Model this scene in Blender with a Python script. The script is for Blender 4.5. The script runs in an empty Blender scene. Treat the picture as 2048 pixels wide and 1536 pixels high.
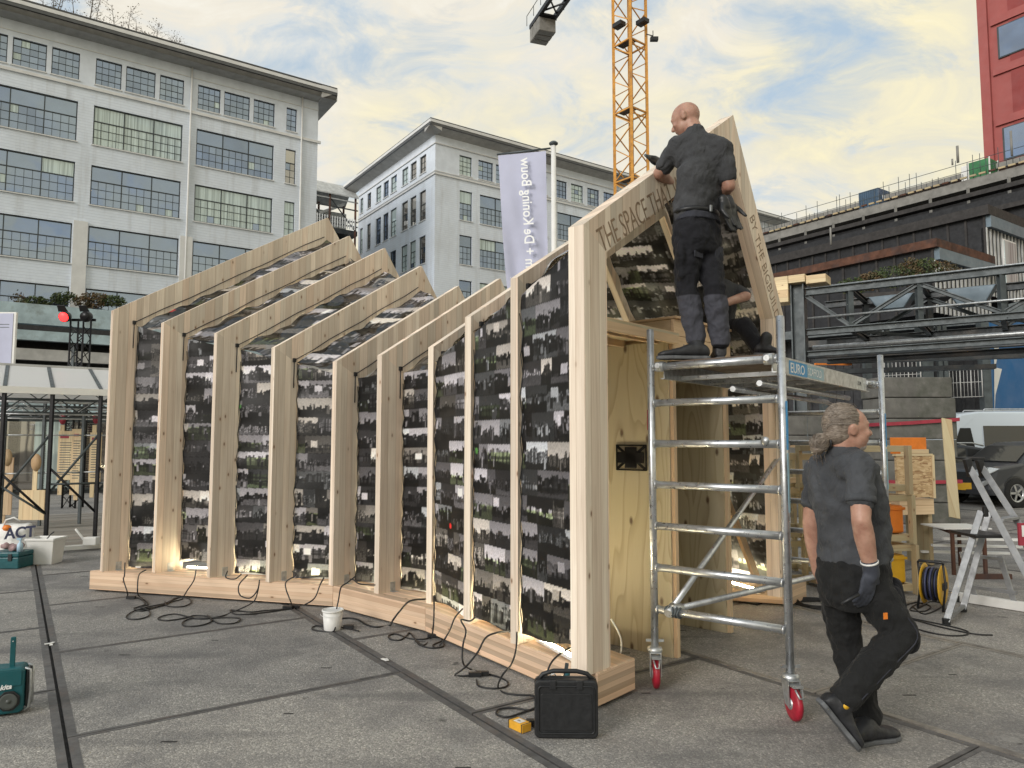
import bpy, bmesh, math, random
import numpy as np
from mathutils import Vector, Matrix, noise as mnoise
random.seed(11); RNG=np.random.default_rng(5)
R=math.radians
scene=bpy.context.scene
COL=scene.collection
# ---------------------------------------------------------------- camera, sky, sun, exposure
FPX=1450.0; TH=math.atan(112/1450); EYE=1.66
cam_d=bpy.data.cameras.new('camera'); cam=bpy.data.objects.new('camera',cam_d); COL.objects.link(cam)
cam_d.sensor_width=36; cam_d.lens=36*FPX/2048; cam_d.clip_start=.05; cam_d.clip_end=3000
cam.location=(0,0,EYE); cam.rotation_euler=(R(90)+TH,0,0); scene.camera=cam
SUN_EL=R(24); SUN_AZ=R(222)      # azimuth from +Y clockwise
sund=bpy.data.lights.new('sun','SUN'); sund.energy=1.5; sund.angle=R(28); sund.color=(1,.95,.90)
sun=bpy.data.objects.new('sun',sund); COL.objects.link(sun)
sdir=Vector((math.sin(SUN_AZ)*math.cos(SUN_EL),math.cos(SUN_AZ)*math.cos(SUN_EL),math.sin(SUN_EL)))
sun.rotation_euler=sdir.to_track_quat('Z','Y').to_euler(); sun.location=(-20,-20,30)
world=bpy.data.worlds.new('World'); scene.world=world; world.use_nodes=True
wn=world.node_tree; wn.nodes.clear()
def N(t,typ,**k):
    n=t.nodes.new(typ)
    for a,b in k.items(): setattr(n,a,b)
    return n
def L(t,a,b): t.links.new(a,b)
def build_sky():
    t=wn
    out=N(t,'ShaderNodeOutputWorld'); bg=N(t,'ShaderNodeBackground'); bg.inputs[1].default_value=.12
    sky=N(t,'ShaderNodeTexSky'); sky.sky_type='NISHITA'; sky.sun_disc=False
    sky.sun_elevation=SUN_EL; sky.sun_rotation=SUN_AZ; sky.air_density=1.0; sky.dust_density=1.5
    tc=N(t,'ShaderNodeTexCoord'); sep=N(t,'ShaderNodeSeparateXYZ'); L(t,tc.outputs['Generated'],sep.inputs[0])
    # project the direction onto a flat cloud layer: x/(z+.12), y/(z+.12)
    za=N(t,'ShaderNodeMath',operation='ADD'); L(t,sep.outputs[2],za.inputs[0]); za.inputs[1].default_value=.34
    zm=N(t,'ShaderNodeMath',operation='MAXIMUM'); L(t,za.outputs[0],zm.inputs[0]); zm.inputs[1].default_value=.05
    dx=N(t,'ShaderNodeMath',operation='DIVIDE'); L(t,sep.outputs[0],dx.inputs[0]); L(t,zm.outputs[0],dx.inputs[1])
    dy=N(t,'ShaderNodeMath',operation='DIVIDE'); L(t,sep.outputs[1],dy.inputs[0]); L(t,zm.outputs[0],dy.inputs[1])
    cmb=N(t,'ShaderNodeCombineXYZ'); L(t,dx.outputs[0],cmb.inputs[0]); L(t,dy.outputs[0],cmb.inputs[1])
    def noise(scale,det,rough,dist,loc,rot,sc):
        mp=N(t,'ShaderNodeMapping'); mp.inputs['Location'].default_value=loc; mp.inputs['Rotation'].default_value=(0,0,R(rot)); mp.inputs['Scale'].default_value=sc
        L(t,cmb.outputs[0],mp.inputs[0])
        n=N(t,'ShaderNodeTexNoise'); n.inputs['Scale'].default_value=scale; n.inputs['Detail'].default_value=det
        n.inputs['Roughness'].default_value=rough; n.inputs['Distortion'].default_value=dist
        L(t,mp.outputs[0],n.inputs['Vector']); return n.outputs['Fac']
    def ramp(src,stops):
        r=N(t,'ShaderNodeValToRGB'); L(t,src,r.inputs[0])
        e=r.color_ramp.elements
        while len(e)<len(stops): e.new(.5)
        for i,(p,c) in enumerate(stops): e[i].position=p; e[i].color=(*c,1) if len(c)==3 else c
        return r.outputs[0]
    def mix(f,a,b,mode='MIX'):
        m=N(t,'ShaderNodeMix',data_type='RGBA',blend_type=mode)
        if isinstance(f,float): m.inputs[0].default_value=f
        else: L(t,f,m.inputs[0])
        L(t,a,m.inputs[6]); L(t,b,m.inputs[7]); return m.outputs[2]
    big=noise(2.0,5,.55,.6,(5.2,3.1,0),28,(1,1.5,1))
    fine=noise(6.2,9,.64,.7,(1.7,7.3,0),-20,(1,1.35,1))
    ten=noise(2.2,3,.5,.4,(9.1,2.2,0),50,(1,1,1))
    g=lambda c:(c[0],c[1],c[2])
    # thin high cloud: cream and pale yellow with grey-blue undersides
    cream=ramp(fine,[(.30,g((3.48,3.92,4.35))),(.45,g((4.26,4.31,4.13))),(.58,g((4.79,4.52,3.92))),(.76,g((5.22,5.05,4.52)))])
    yellow=ramp(fine,[(.30,g((3.74,4.00,4.09))),(.47,g((4.52,4.31,3.48))),(.66,g((5.31,4.87,3.39))),(.8,g((5.66,5.39,4.35)))])
    tw=N(t,'ShaderNodeMath',operation='MULTIPLY_ADD'); L(t,sep.outputs[0],tw.inputs[0]); tw.inputs[1].default_value=.36; L(t,ten,tw.inputs[2])
    col=mix(ramp(tw.outputs[0],[(.44,(0,0,0)),(.62,(1,1,1))]),cream,yellow)
    blue=N(t,'ShaderNodeRGB'); blue.outputs[0].default_value=(2.75,3.4,3.95,1)
    skyb=mix(.82,sky.outputs[0],blue.outputs[0])
    msk=N(t,'ShaderNodeMath',operation='MULTIPLY_ADD'); L(t,fine,msk.inputs[0]); msk.inputs[1].default_value=.55; L(t,big,msk.inputs[2])
    m2=N(t,'ShaderNodeMath',operation='MULTIPLY_ADD'); L(t,sep.outputs[2],m2.inputs[0]); m2.inputs[1].default_value=-.16; L(t,msk.outputs[0],m2.inputs[2]); m3=N(t,'ShaderNodeMath',operation='MULTIPLY_ADD'); L(t,sep.outputs[0],m3.inputs[0]); m3.inputs[1].default_value=.10; L(t,m2.outputs[0],m3.inputs[2]); msk=m3
    cov=ramp(msk.outputs[0],[(.52,(0,0,0)),(.72,(1,1,1))])
    c2=mix(cov,skyb,col)
    # warm haze low down
    hz=ramp(sep.outputs[2],[(.0,(1,1,1)),(.34,(0,0,0))])
    warm=N(t,'ShaderNodeRGB'); warm.outputs[0].default_value=(5.35,4.75,3.25,1)
    hm=N(t,'ShaderNodeMath',operation='MULTIPLY'); L(t,hz,hm.inputs[0]); hm.inputs[1].default_value=.72
    c3=mix(hm.outputs[0],c2,warm.outputs[0])
    L(t,c3,bg.inputs[0]); L(t,bg.outputs[0],out.inputs[0])
build_sky()
scene.view_settings.view_transform='Standard'; scene.view_settings.look='None'
scene.view_settings.gamma=1; scene.view_settings.use_curve_mapping=False; scene.view_settings.exposure=.62
scene.render.engine='CYCLES'

# ---------------------------------------------------------------- where a point of the place lies
def ray(x,y):
    cx=(x-1024)/FPX; cy=(768-y)/FPX
    return Vector((cx,math.cos(TH)-cy*math.sin(TH),math.sin(TH)+cy*math.cos(TH)))
def gnd(x,y,z=0.0):
    r=ray(x,y); t=(z-EYE)/r.z; return Vector((r.x*t,r.y*t,z))
def at(x,y,Y):
    r=ray(x,y)*(Y/ray(x,y).y); return Vector((r.x,Y,r.z+EYE))
P_=Vector((.825,.565,0)); Q_=Vector((-.565,.825,0))   # the axes the square and its buildings follow
def pq(p,q,z=0): return P_*p+Q_*q+Vector((0,0,z))

# ---------------------------------------------------------------- objects
def tag(o,label=None,cat=None,group=None,kind=None):
    if label: o['label']=label
    if cat: o['category']=cat
    if group: o['group']=group
    if kind: o['kind']=kind
    return o
def thing(name,label,cat,loc=(0,0,0),rotz=0,group=None):
    o=bpy.data.objects.new(name,None); COL.objects.link(o); o.location=loc; o.rotation_euler=(0,0,rotz)
    o.empty_display_size=.2
    return tag(o,label,cat,group)
def copy_tree(o,parent=None,label=None,loc=None,rotz=None):
    c=o.copy(); COL.objects.link(c); c.parent=parent
    if label: c['label']=label
    if loc is not None: c.location=loc
    if rotz is not None: c.rotation_euler=(0,0,rotz)
    for ch in list(o.children): copy_tree(ch,c)
    return c
def world_of(o):
    m=Matrix.Identity(4)
    while o is not None:
        m=o.matrix_basis @ m; o=o.parent
    return m
X_=Vector((1,0,0)); Y_=Vector((0,1,0)); Z_=Vector((0,0,1))
def frame_for(d,up=Z_):
    d=d.normalized()
    if abs(d.dot(up))>.99: up=Y_ if abs(d.dot(Y_))<.9 else X_
    s=d.cross(up).normalized(); u=s.cross(d).normalized(); return d,s,u
class MB:
    def __init__(s): s.v=[]; s.f=[]; s.m=[]; s.sm=[]
    def add(s,vs,fs,mi=0,smooth=False):
        b=len(s.v); s.v+= [Vector(p) for p in vs]
        for f in fs: s.f.append([i+b for i in f]); s.m.append(mi); s.sm.append(smooth)
        return s
    def obox(s,c,ax,ay,az,mi=0):   # centre and three half vectors
        c=Vector(c); vs=[c+ax*i+ay*j+az*k for k in(-1,1) for j in(-1,1) for i in(-1,1)]
        fs=[(0,2,3,1),(4,5,7,6),(0,1,5,4),(2,6,7,3),(0,4,6,2),(1,3,7,5)]
        if ax.cross(ay).dot(az)<0: fs=[f[::-1] for f in fs]
        return s.add(vs,fs,mi)
    def box(s,lo,hi,mi=0):
        lo=Vector(lo);hi=Vector(hi);h=(hi-lo)/2
        return s.obox((lo+hi)/2,X_*h.x,Y_*h.y,Z_*h.z,mi)
    def beam(s,a,b,w,h=None,up=Z_,mi=0):
        a=Vector(a);b=Vector(b);h=h or w
        d,sd,u=frame_for(b-a,up); return s.obox((a+b)/2,d*((b-a).length/2),sd*(w/2),u*(h/2),mi)
    def tube(s,pts,r,n=10,mi=0,cap=True,closed=False,smooth=True):
        pts=[Vector(p) for p in pts]; m=len(pts)
        rs=r if isinstance(r,(list,tuple)) else [r]*m
        base=len(s.v); up=None
        for i,p in enumerate(pts):
            a=pts[(i-1)%m] if (i>0 or closed) else p; b=pts[(i+1)%m] if (i<m-1 or closed) else p
            d=(b-a).normalized() if (b-a).length>1e-9 else Z_
            if up is None: _,sd,up=frame_for(d)
            else:
                sd=d.cross(up)
                if sd.length<1e-6: _,sd,up=frame_for(d)
                sd=sd.normalized(); up=sd.cross(d).normalized()
            for k in range(n):
                a_=2*math.pi*k/n; s.v.append(p+sd*(math.cos(a_)*rs[i])+up*(math.sin(a_)*rs[i]))
        for i in range(m if closed else m-1):
            i2=(i+1)%m
            for k in range(n):
                s.f.append([base+i*n+k,base+i*n+(k+1)%n,base+i2*n+(k+1)%n,base+i2*n+k]); s.m.append(mi); s.sm.append(smooth)
        if cap and not closed:
            s.f.append([base+k for k in range(n)][::-1]); s.m.append(mi); s.sm.append(False)
            s.f.append([base+(m-1)*n+k for k in range(n)]); s.m.append(mi); s.sm.append(False)
        return s
    def prism(s,poly,ext,mi=0):
        n=len(poly); poly=[Vector(p) for p in poly]; ext=Vector(ext)
        nrm=Vector((0,0,0))
        for i in range(n): nrm+=poly[i].cross(poly[(i+1)%n])
        fs=[list(range(n))[::-1],list(range(n,2*n))]+[[i,(i+1)%n,n+(i+1)%n,n+i] for i in range(n)]
        if nrm.dot(ext)<0: fs=[f[::-1] for f in fs]
        return s.add(poly+[p+ext for p in poly],fs,mi)
    def lathe(s,c,prof,n=20,ax=Z_,mi=0,smooth=True,sx=1,sy=1,caps=True):
        c=Vector(c); _,a,b=frame_for(ax); ax=ax.normalized(); base=len(s.v); m=len(prof)
        for r,z in prof:
            for k in range(n):
                t=2*math.pi*k/n; s.v.append(c+ax*z+a*(math.cos(t)*r*sx)+b*(math.sin(t)*r*sy))
        for i in range(m-1):
            for k in range(n):
                s.f.append([base+i*n+k,base+i*n+(k+1)%n,base+(i+1)*n+(k+1)%n,base+(i+1)*n+k]); s.m.append(mi); s.sm.append(smooth)
        if caps and prof[0][0]>1e-6: s.f.append([base+k for k in range(n)][::-1]); s.m.append(mi); s.sm.append(False)
        if caps and prof[-1][0]>1e-6: s.f.append([base+(m-1)*n+k for k in range(n)]); s.m.append(mi); s.sm.append(False)
        return s
    def build(s,name,mats,parent=None,grain=None,bevel=0,local=False,uvoff=None,origin=None,seg=2):
        me=bpy.data.meshes.new(name)
        if parent is not None and not local:
            inv=world_of(parent).inverted(); vs=[inv@v for v in s.v]
        else: vs=s.v
        off=Vector((0,0,0))
        if parent is None and not local:
            if origin is None:
                n=len(vs); lo=[min(v[i] for v in vs) for i in range(3)]; hi=[max(v[i] for v in vs) for i in range(3)]
                origin=Vector(((lo[0]+hi[0])/2,(lo[1]+hi[1])/2,lo[2]))
            off=Vector(origin); vs=[v-off for v in vs]
        me.from_pydata([tuple(v) for v in vs],[],s.f)
        if not isinstance(mats,(list,tuple)): mats=[mats]
        for m_ in mats: me.materials.append(m_)
        me.polygons.foreach_set('material_index',s.m); me.polygons.foreach_set('use_smooth',s.sm)
        if grain is not None:
            G=Vector(grain).normalized(); uv=me.uv_layers.new(name='UVMap')
            o0=uvoff if uvoff is not None else (random.uniform(0,30),random.uniform(0,30))
            dat=[0.0]*(2*len(me.loops))
            for poly,f in zip(me.polygons,s.f):
                a,b,c=s.v[f[0]],s.v[f[1]],s.v[f[2]]
                nr=(b-a).cross(c-b)
                nr=nr.normalized() if nr.length>1e-12 else X_
                if abs(nr.dot(G))>.8: U=nr.cross(X_ if abs(nr.x)<.8 else Y_).normalized(); Vv=nr.cross(U)
                else: U=nr.cross(G).normalized(); Vv=G
                for li,vi in zip(poly.loop_indices,f):
                    p=s.v[vi]; dat[2*li]=p.dot(U)+o0[0]; dat[2*li+1]=p.dot(Vv)+o0[1]
            uv.data.foreach_set('uv',dat)
        me.update()
        o=bpy.data.objects.new(name,me); COL.objects.link(o); o.location=off
        if parent is not None: o.parent=parent
        if bevel:
            b=o.modifiers.new('bevel','BEVEL'); b.width=bevel; b.segments=seg; b.limit_method='ANGLE'; b.angle_limit=R(40)
        return o
def text_part(body,size,origin,xdir,ydir,mat,parent,depth=.001,name='lettering',align='LEFT',bold=0,spacing=1.0,squash=1.0,shear=0):
    cu=bpy.data.curves.new('lettering','FONT'); cu.body=body; cu.size=size; cu.extrude=depth; cu.align_x=align; cu.offset=bold
    cu.space_character=spacing; cu.shear=shear; cu.resolution_u=3
    tmp=bpy.data.objects.new('tmp',cu); COL.objects.link(tmp)
    dg=bpy.context.evaluated_depsgraph_get(); me=bpy.data.meshes.new_from_object(tmp.evaluated_get(dg))
    bpy.data.objects.remove(tmp); bpy.data.curves.remove(cu)
    me.name=name
    x=Vector(xdir).normalized(); y=Vector(ydir).normalized(); z=x.cross(y)
    M=Matrix(((x.x*squash,y.x,z.x,origin[0]),(x.y*squash,y.y,z.y,origin[1]),(x.z*squash,y.z,z.z,origin[2]),(0,0,0,1)))
    if parent is not None: M=world_of(parent).inverted()@M
    me.transform(M); me.materials.clear(); me.materials.append(mat)
    o=bpy.data.objects.new(name,me); COL.objects.link(o); o.parent=parent
    return o

# ---------------------------------------------------------------- materials
def new_mat(name):
    m=bpy.data.materials.new(name); m.use_nodes=True; t=m.node_tree
    return m,t,t.nodes['Principled BSDF']
def nz(t,vec,scale,detail=4,rough=.55,dist=0,mapping=None):
    n=N(t,'ShaderNodeTexNoise'); n.inputs['Scale'].default_value=scale; n.inputs['Detail'].default_value=detail
    n.inputs['Roughness'].default_value=rough; n.inputs['Distortion'].default_value=dist
    if mapping:
        mp=N(t,'ShaderNodeMapping'); mp.inputs['Scale'].default_value=mapping; L(t,vec,mp.inputs[0]); vec=mp.outputs[0]
    L(t,vec,n.inputs['Vector']); return n.outputs['Fac']
def rmp(t,src,stops,interp='LINEAR'):
    r=N(t,'ShaderNodeValToRGB'); r.color_ramp.interpolation=interp
    if src is not None: L(t,src,r.inputs[0])
    e=r.color_ramp.elements
    while len(e)<len(stops): e.new(.5)
    for i,(p,c) in enumerate(stops):
        if not isinstance(c,(tuple,list)): c=(c,c,c)
        e[i].position=p; e[i].color=(*c[:3],1)
    return r.outputs[0]
def mixc(t,f,a,b,mode='MIX'):
    m=N(t,'ShaderNodeMix',data_type='RGBA',blend_type=mode)
    for i,s in ((0,f),(6,a),(7,b)):
        if isinstance(s,(int,float)): m.inputs[i].default_value=s if i==0 else (s,s,s,1)
        elif isinstance(s,(tuple,list)): m.inputs[i].default_value=(*s[:3],1)
        else: L(t,s,m.inputs[i])
    return m.outputs[2]
def mth(t,op,a,b=None,c=None):
    m=N(t,'ShaderNodeMath',operation=op)
    for i,s in enumerate((a,b,c)):
        if s is None: continue
        if isinstance(s,(int,float)): m.inputs[i].default_value=s
        else: L(t,s,m.inputs[i])
    return m.outputs[0]
def bump(t,bs,h,strength=.3,dist=.01):
    b=N(t,'ShaderNodeBump'); b.inputs['Strength'].default_value=strength; b.inputs['Distance'].default_value=dist
    L(t,h,b.inputs['Height']); L(t,b.outputs[0],bs.inputs['Normal']); return b
def objco(t): return N(t,'ShaderNodeTexCoord').outputs['Object']
def simple(name,col,rough=.6,metal=0,var=.25,scale=6,bmp=.1,bscale=None,spec=.5,dirt=None):
    m,t,b=new_mat(name); co=objco(t)
    n=nz(t,co,scale,6,.6)
    lo=tuple(c*(1-var) for c in col); hi=tuple(min(1,c*(1+var)) for c in col)
    c=rmp(t,n,[(.3,lo),(.7,hi)])
    if dirt: c=mixc(t,rmp(t,nz(t,co,scale*.4,8,.7),[(.5,0),(.68,1)]),c,dirt)
    L(t,c,b.inputs['Base Color']); b.inputs['Roughness'].default_value=rough; b.inputs['Metallic'].default_value=metal
    b.inputs['Specular IOR Level'].default_value=spec
    rr=rmp(t,nz(t,co,scale*2.3,4),[(.3,max(0,rough-.1)),(.7,min(1,rough+.12))]); L(t,rr,b.inputs['Roughness'])
    if bmp: bump(t,b,nz(t,co,bscale or scale*12,4),bmp,.004)
    return m
def wood(name,base,tone=.16,board=.105,knots=True,dark=(.30,.17,.08),rough=.62,gscale=1.0,pink=.5):
    """boards run along V, board width `board` metres along U"""
    m,t,b=new_mat(name)
    uvn=N(t,'ShaderNodeUVMap'); sep=N(t,'ShaderNodeSeparateXYZ'); L(t,uvn.outputs[0],sep.inputs[0])
    oi=N(t,'ShaderNodeObjectInfo')
    u=sep.outputs[0]; v=sep.outputs[1]
    # uneven board widths
    uu=mth(t,'ADD',mth(t,'DIVIDE',u,board),mth(t,'MULTIPLY',mth(t,'SINE',mth(t,'MULTIPLY',u,11.3)),.28))
    idx=mth(t,'FLOOR',uu); fr=mth(t,'FRACT',uu)
    wnz=N(t,'ShaderNodeTexWhiteNoise',noise_dimensions='2D'); cc=N(t,'ShaderNodeCombineXYZ'); L(t,idx,cc.inputs[0])
    L(t,mth(t,'FLOOR',mth(t,'MULTIPLY',oi.outputs['Random'],50)),cc.inputs[1]); L(t,cc.outputs[0],wnz.inputs['Vector'])
    rnd=wnz.outputs['Value']
    c3=N(t,'ShaderNodeCombineXYZ'); L(t,u,c3.inputs[0]); L(t,v,c3.inputs[1]); L(t,mth(t,'MULTIPLY',idx,3.7),c3.inputs[2])
    grain=nz(t,c3.outputs[0],1,5,.6,.8,(34*gscale,1.1*gscale,1))
    fineg=nz(t,c3.outputs[0],1,3,.7,0,(260,5,1))
    cloud=nz(t,c3.outputs[0],1.6,3,.5,0,(1,.6,1))
    bc=tuple(base); lo=tuple(c*(1-tone) for c in bc); hi=tuple(min(1,c*(1+tone)) for c in bc)
    col=rmp(t,rnd,[(0,lo),(.5,bc),(1,hi)])
    # some boards pinker, some greyer
    pk=mixc(t,rmp(t,mth(t,'FRACT',mth(t,'MULTIPLY',rnd,7.13)),[(.35,0),(.95,pink)]),col,mixc(t,1.0,col,(1.0,.84,.76),'MULTIPLY'))
    col=mixc(t,rmp(t,grain,[(.38,.0),(.72,.32)]),pk,dark)
    col=mixc(t,rmp(t,fineg,[(.45,0),(.8,.14)]),col,dark)
    col=mixc(t,rmp(t,cloud,[(.42,0),(.75,.16)]),col,(.42,.35,.30))
    if knots:
        kv=N(t,'ShaderNodeTexVoronoi',voronoi_dimensions='2D'); kv.inputs['Scale'].default_value=1; kv.inputs['Randomness'].default_value=1
        mp=N(t,'ShaderNodeMapping'); mp.inputs['Scale'].default_value=(7.7,3.4,1); mp.inputs['Rotation'].default_value=(0,0,.6); L(t,c3.outputs[0],mp.inputs[0]); L(t,mp.outputs[0],kv.inputs['Vector'])
        kd=kv.outputs['Distance']
        gate=rmp(t,kv.outputs['Color'],[(.66,0),(.70,1)])
        k=mth(t,'MULTIPLY',rmp(t,kd,[(.03,1),(.085,0)]),gate)
        k2=mth(t,'MULTIPLY',rmp(t,kd,[(.05,.5),(.2,0)]),gate)
        col=mixc(t,mth(t,'MULTIPLY',k2,.5),col,(.5,.30,.16)); col=mixc(t,mth(t,'MULTIPLY',k,.85),col,(.16,.08,.04))
    col=mixc(t,1.0,col,rmp(t,oi.outputs['Random'],[(0,(.93,.93,.93)),(1,(1.06,1.05,1.04))]),'MULTIPLY')
    seam=rmp(t,fr,[(0,.6),(.04,0),(.96,0),(1,.6)])
    col=mixc(t,seam,col,dark)
    L(t,col,b.inputs['Base Color']); b.inputs['Roughness'].default_value=rough; b.inputs['Specular IOR Level'].default_value=.3
    h=mth(t,'SUBTRACT',mth(t,'MULTIPLY',grain,.25),mth(t,'MULTIPLY',seam,.9))
    bump(t,b,h,.35,.003)
    return m
M={}
M['glulam']=wood('glulam_wood',(.80,.715,.60),.21,.085,pink=.5)
M['beam']=wood('beam_wood',(.69,.52,.375),.28,.036,gscale=.8,pink=.4)
M['pine']=wood('pine_timber',(.68,.52,.34),.12,.3)
M['yellow_pine']=wood('fresh_pine',(.72,.60,.38),.12,.12)
M['batten']=wood('greenish_batten',(.46,.40,.25),.12,.2)
def plywood():
    m,t,b=new_mat('plywood')
    uvn=N(t,'ShaderNodeUVMap'); sep=N(t,'ShaderNodeSeparateXYZ'); L(t,uvn.outputs[0],sep.inputs[0])
    # cathedral figure: contour bands of a stretched field
    c=N(t,'ShaderNodeCombineXYZ'); L(t,sep.outputs[0],c.inputs[0]); L(t,sep.outputs[1],c.inputs[1])
    f=nz(t,c.outputs[0],1,2,.45,.35,(2.6,.42,1))
    f2=nz(t,c.outputs[0],1,2,.5,0,(9,1.0,1))
    ring=mth(t,'FRACT',mth(t,'ADD',mth(t,'MULTIPLY',f,15),mth(t,'MULTIPLY',f2,.8)))
    band=rmp(t,ring,[(0,.0),(.55,.1),(.82,.75),(.92,1),(1,.0)])
    fine=nz(t,c.outputs[0],1,4,.6,0,(220,6,1))
    col=mixc(t,mth(t,'MULTIPLY',band,.5),(.56,.49,.345),(.28,.19,.11))
    col=mixc(t,rmp(t,fine,[(.45,0),(.8,.15)]),col,(.3,.19,.09))
    col=mixc(t,rmp(t,nz(t,c.outputs[0],1.4,3),[(.4,0),(.7,.25)]),col,(.55,.47,.24))
    kv=N(t,'ShaderNodeTexVoronoi',voronoi_dimensions='2D'); kv.inputs['Scale'].default_value=1
    mp=N(t,'ShaderNodeMapping'); mp.inputs['Scale'].default_value=(3.2,1.6,1); L(t,c.outputs[0],mp.inputs[0]); L(t,mp.outputs[0],kv.inputs['Vector'])
    col=mixc(t,rmp(t,kv.outputs['Distance'],[(.025,.9),(.07,0)]),col,(.10,.05,.03))
    L(t,col,b.inputs['Base Color']); b.inputs['Roughness'].default_value=.6; bump(t,b,band,.1,.002)
    return m
M['ply']=plywood()
def osb():
    m,t,b=new_mat('strand_board'); co=objco(t)
    v=N(t,'ShaderNodeTexVoronoi'); v.inputs['Scale'].default_value=1
    mp=N(t,'ShaderNodeMapping'); mp.inputs['Scale'].default_value=(18,18,55); L(t,co,mp.inputs[0])
    n=nz(t,co,9,3); 
    a=N(t,'ShaderNodeVectorMath',operation='ADD'); L(t,mp.outputs[0],a.inputs[0]); L(t,n,a.inputs[1]); L(t,a.outputs[0],v.inputs['Vector'])
    s=N(t,'ShaderNodeSeparateColor'); L(t,v.outputs['Color'],s.inputs[0])
    L(t,rmp(t,s.outputs[0],[(0,(.30,.17,.08)),(.4,(.50,.34,.18)),(1,(.66,.50,.30))]),b.inputs['Base Color'])
    b.inputs['Roughness'].default_value=.7; bump(t,b,s.outputs[1],.2,.002); return m
M['osb']=osb()
def aggregate():
    m,t,b=new_mat('exposed_aggregate_concrete'); g=N(t,'ShaderNodeNewGeometry'); co=g.outputs['Position']
    v=N(t,'ShaderNodeTexVoronoi'); v.inputs['Scale'].default_value=95; L(t,co,v.inputs['Vector'])
    s=N(t,'ShaderNodeSeparateColor'); L(t,v.outputs['Color'],s.inputs[0])
    v2=N(t,'ShaderNodeTexVoronoi'); v2.inputs['Scale'].default_value=230; L(t,co,v2.inputs['Vector'])
    s2=N(t,'ShaderNodeSeparateColor'); L(t,v2.outputs['Color'],s2.inputs[0])
    st=rmp(t,s.outputs[0],[(0,(.13,.128,.125)),(.35,(.185,.180,.173)),(.7,(.25,.242,.23)),(.92,(.34,.33,.31)),(1,(.52,.50,.47))])
    st2=rmp(t,s2.outputs[0],[(0,(.11,.108,.105)),(.5,(.20,.195,.188)),(.9,(.29,.28,.265)),(1,(.55,.53,.50))])
    col=mixc(t,.45,st,st2)
    oi=N(t,'ShaderNodeObjectInfo')
    col=mixc(t,1.0,col,rmp(t,oi.outputs['Random'],[(0,(1.06,1.06,1.06)),(.5,(1.26,1.24,1.20)),(1,(1.42,1.38,1.32))]),'MULTIPLY')
    big=nz(t,co,1.1,6,.62)
    col=mixc(t,rmp(t,big,[(.44,0),(.62,.6)]),col,(.125,.122,.125))
    tm=nz(t,co,1,3,.5,.3,(.35,3.2,1)); col=mixc(t,rmp(t,tm,[(.56,0),(.70,.5)]),col,(.10,.098,.10))
    ch=nz(t,co,2.3,8,.75); col=mixc(t,rmp(t,ch,[(.57,0),(.64,.45)]),col,(.34,.33,.31))
    sp=nz(t,co,5.5,3,.5); col=mixc(t,rmp(t,sp,[(.68,0),(.74,.75)]),col,(.055,.052,.05))
    st_=nz(t,co,1,4,.6,1.2,(2.6,.5,1)); col=mixc(t,rmp(t,st_,[(.62,0),(.74,.3)]),col,(.30,.27,.24))
    L(t,col,b.inputs['Base Color']); b.inputs['Roughness'].default_value=.82; b.inputs['Specular IOR Level'].default_value=.3
    bump(t,b,mth(t,'ADD',s.outputs[1],mth(t,'MULTIPLY',v.outputs['Distance'],-1.5)),.55,.004)
    return m
M['agg']=aggregate()
M['joint']=simple('joint_dirt',(.035,.032,.03),.95,0,.5,14,.5)
M['rim']=simple('steel_edge_strip',(.115,.112,.110),.6,.2,.35,9,.2,dirt=(.13,.11,.10))
M['rim2']=simple('pale_steel_edge_strip',(.26,.24,.21),.6,.2,.3,9,.2,dirt=(.13,.12,.11))
def whitebrick():
    m,t,b=new_mat('white_painted_brick'); co=objco(t); 
    g=N(t,'ShaderNodeNewGeometry')
    sp=N(t,'ShaderNodeSeparateXYZ'); L(t,co,sp.inputs[0])
    row=mth(t,'FRACT',mth(t,'MULTIPLY',sp.outputs[2],4.6))
    line=rmp(t,row,[(0,1),(.12,0),(.88,0),(1,1)])
    c=N(t,'ShaderNodeCombineXYZ'); L(t,mth(t,'ADD',sp.outputs[0],sp.outputs[1]),c.inputs[0]); L(t,mth(t,'FLOOR',mth(t,'MULTIPLY',sp.outputs[2],4.6)),c.inputs[1])
    n=nz(t,c.outputs[0],1,3,.5,0,(1.3,1,1)); big=nz(t,co,.16,5,.6)
    gr=nz(t,co,1,4,.6,0,(1.5,1.5,.12))
    col=rmp(t,n,[(.3,(.66,.73,.83)),(.7,(.73,.80,.89))])
    col=mixc(t,mth(t,'MULTIPLY',line,.22),col,(.25,.26,.27))
    col=mixc(t,rmp(t,big,[(.45,0),(.7,.35)]),col,(.38,.39,.38)); col=mixc(t,rmp(t,gr,[(.52,0),(.75,.4)]),col,(.34,.34,.33))
    L(t,col,b.inputs['Base Color']); b.inputs['Roughness'].default_value=.8; bump(t,b,line,.4,.02); return m
M['wbrick']=whitebrick()
M['render']=simple('pale_grey_render',(.66,.72,.80),.8,0,.08,1.2,.05)
M['fascia']=simple('grey_fascia',(.42,.42,.41),.7,0,.18,1.5,.1)
M['gutter']=simple('zinc_gutter',(.10,.105,.11),.5,.3,.2,2,.1)
M['trim']=simple('pale_trim',(.66,.67,.67),.75,0,.08,1.5,.05)
M['wframe']=simple('dark_window_frame',(.045,.055,.06),.5,.2,.2,3,.05)
M['bridge_white']=simple('dull_white_sheet',(.45,.46,.45),.6,0,.25,2,.1)
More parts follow.
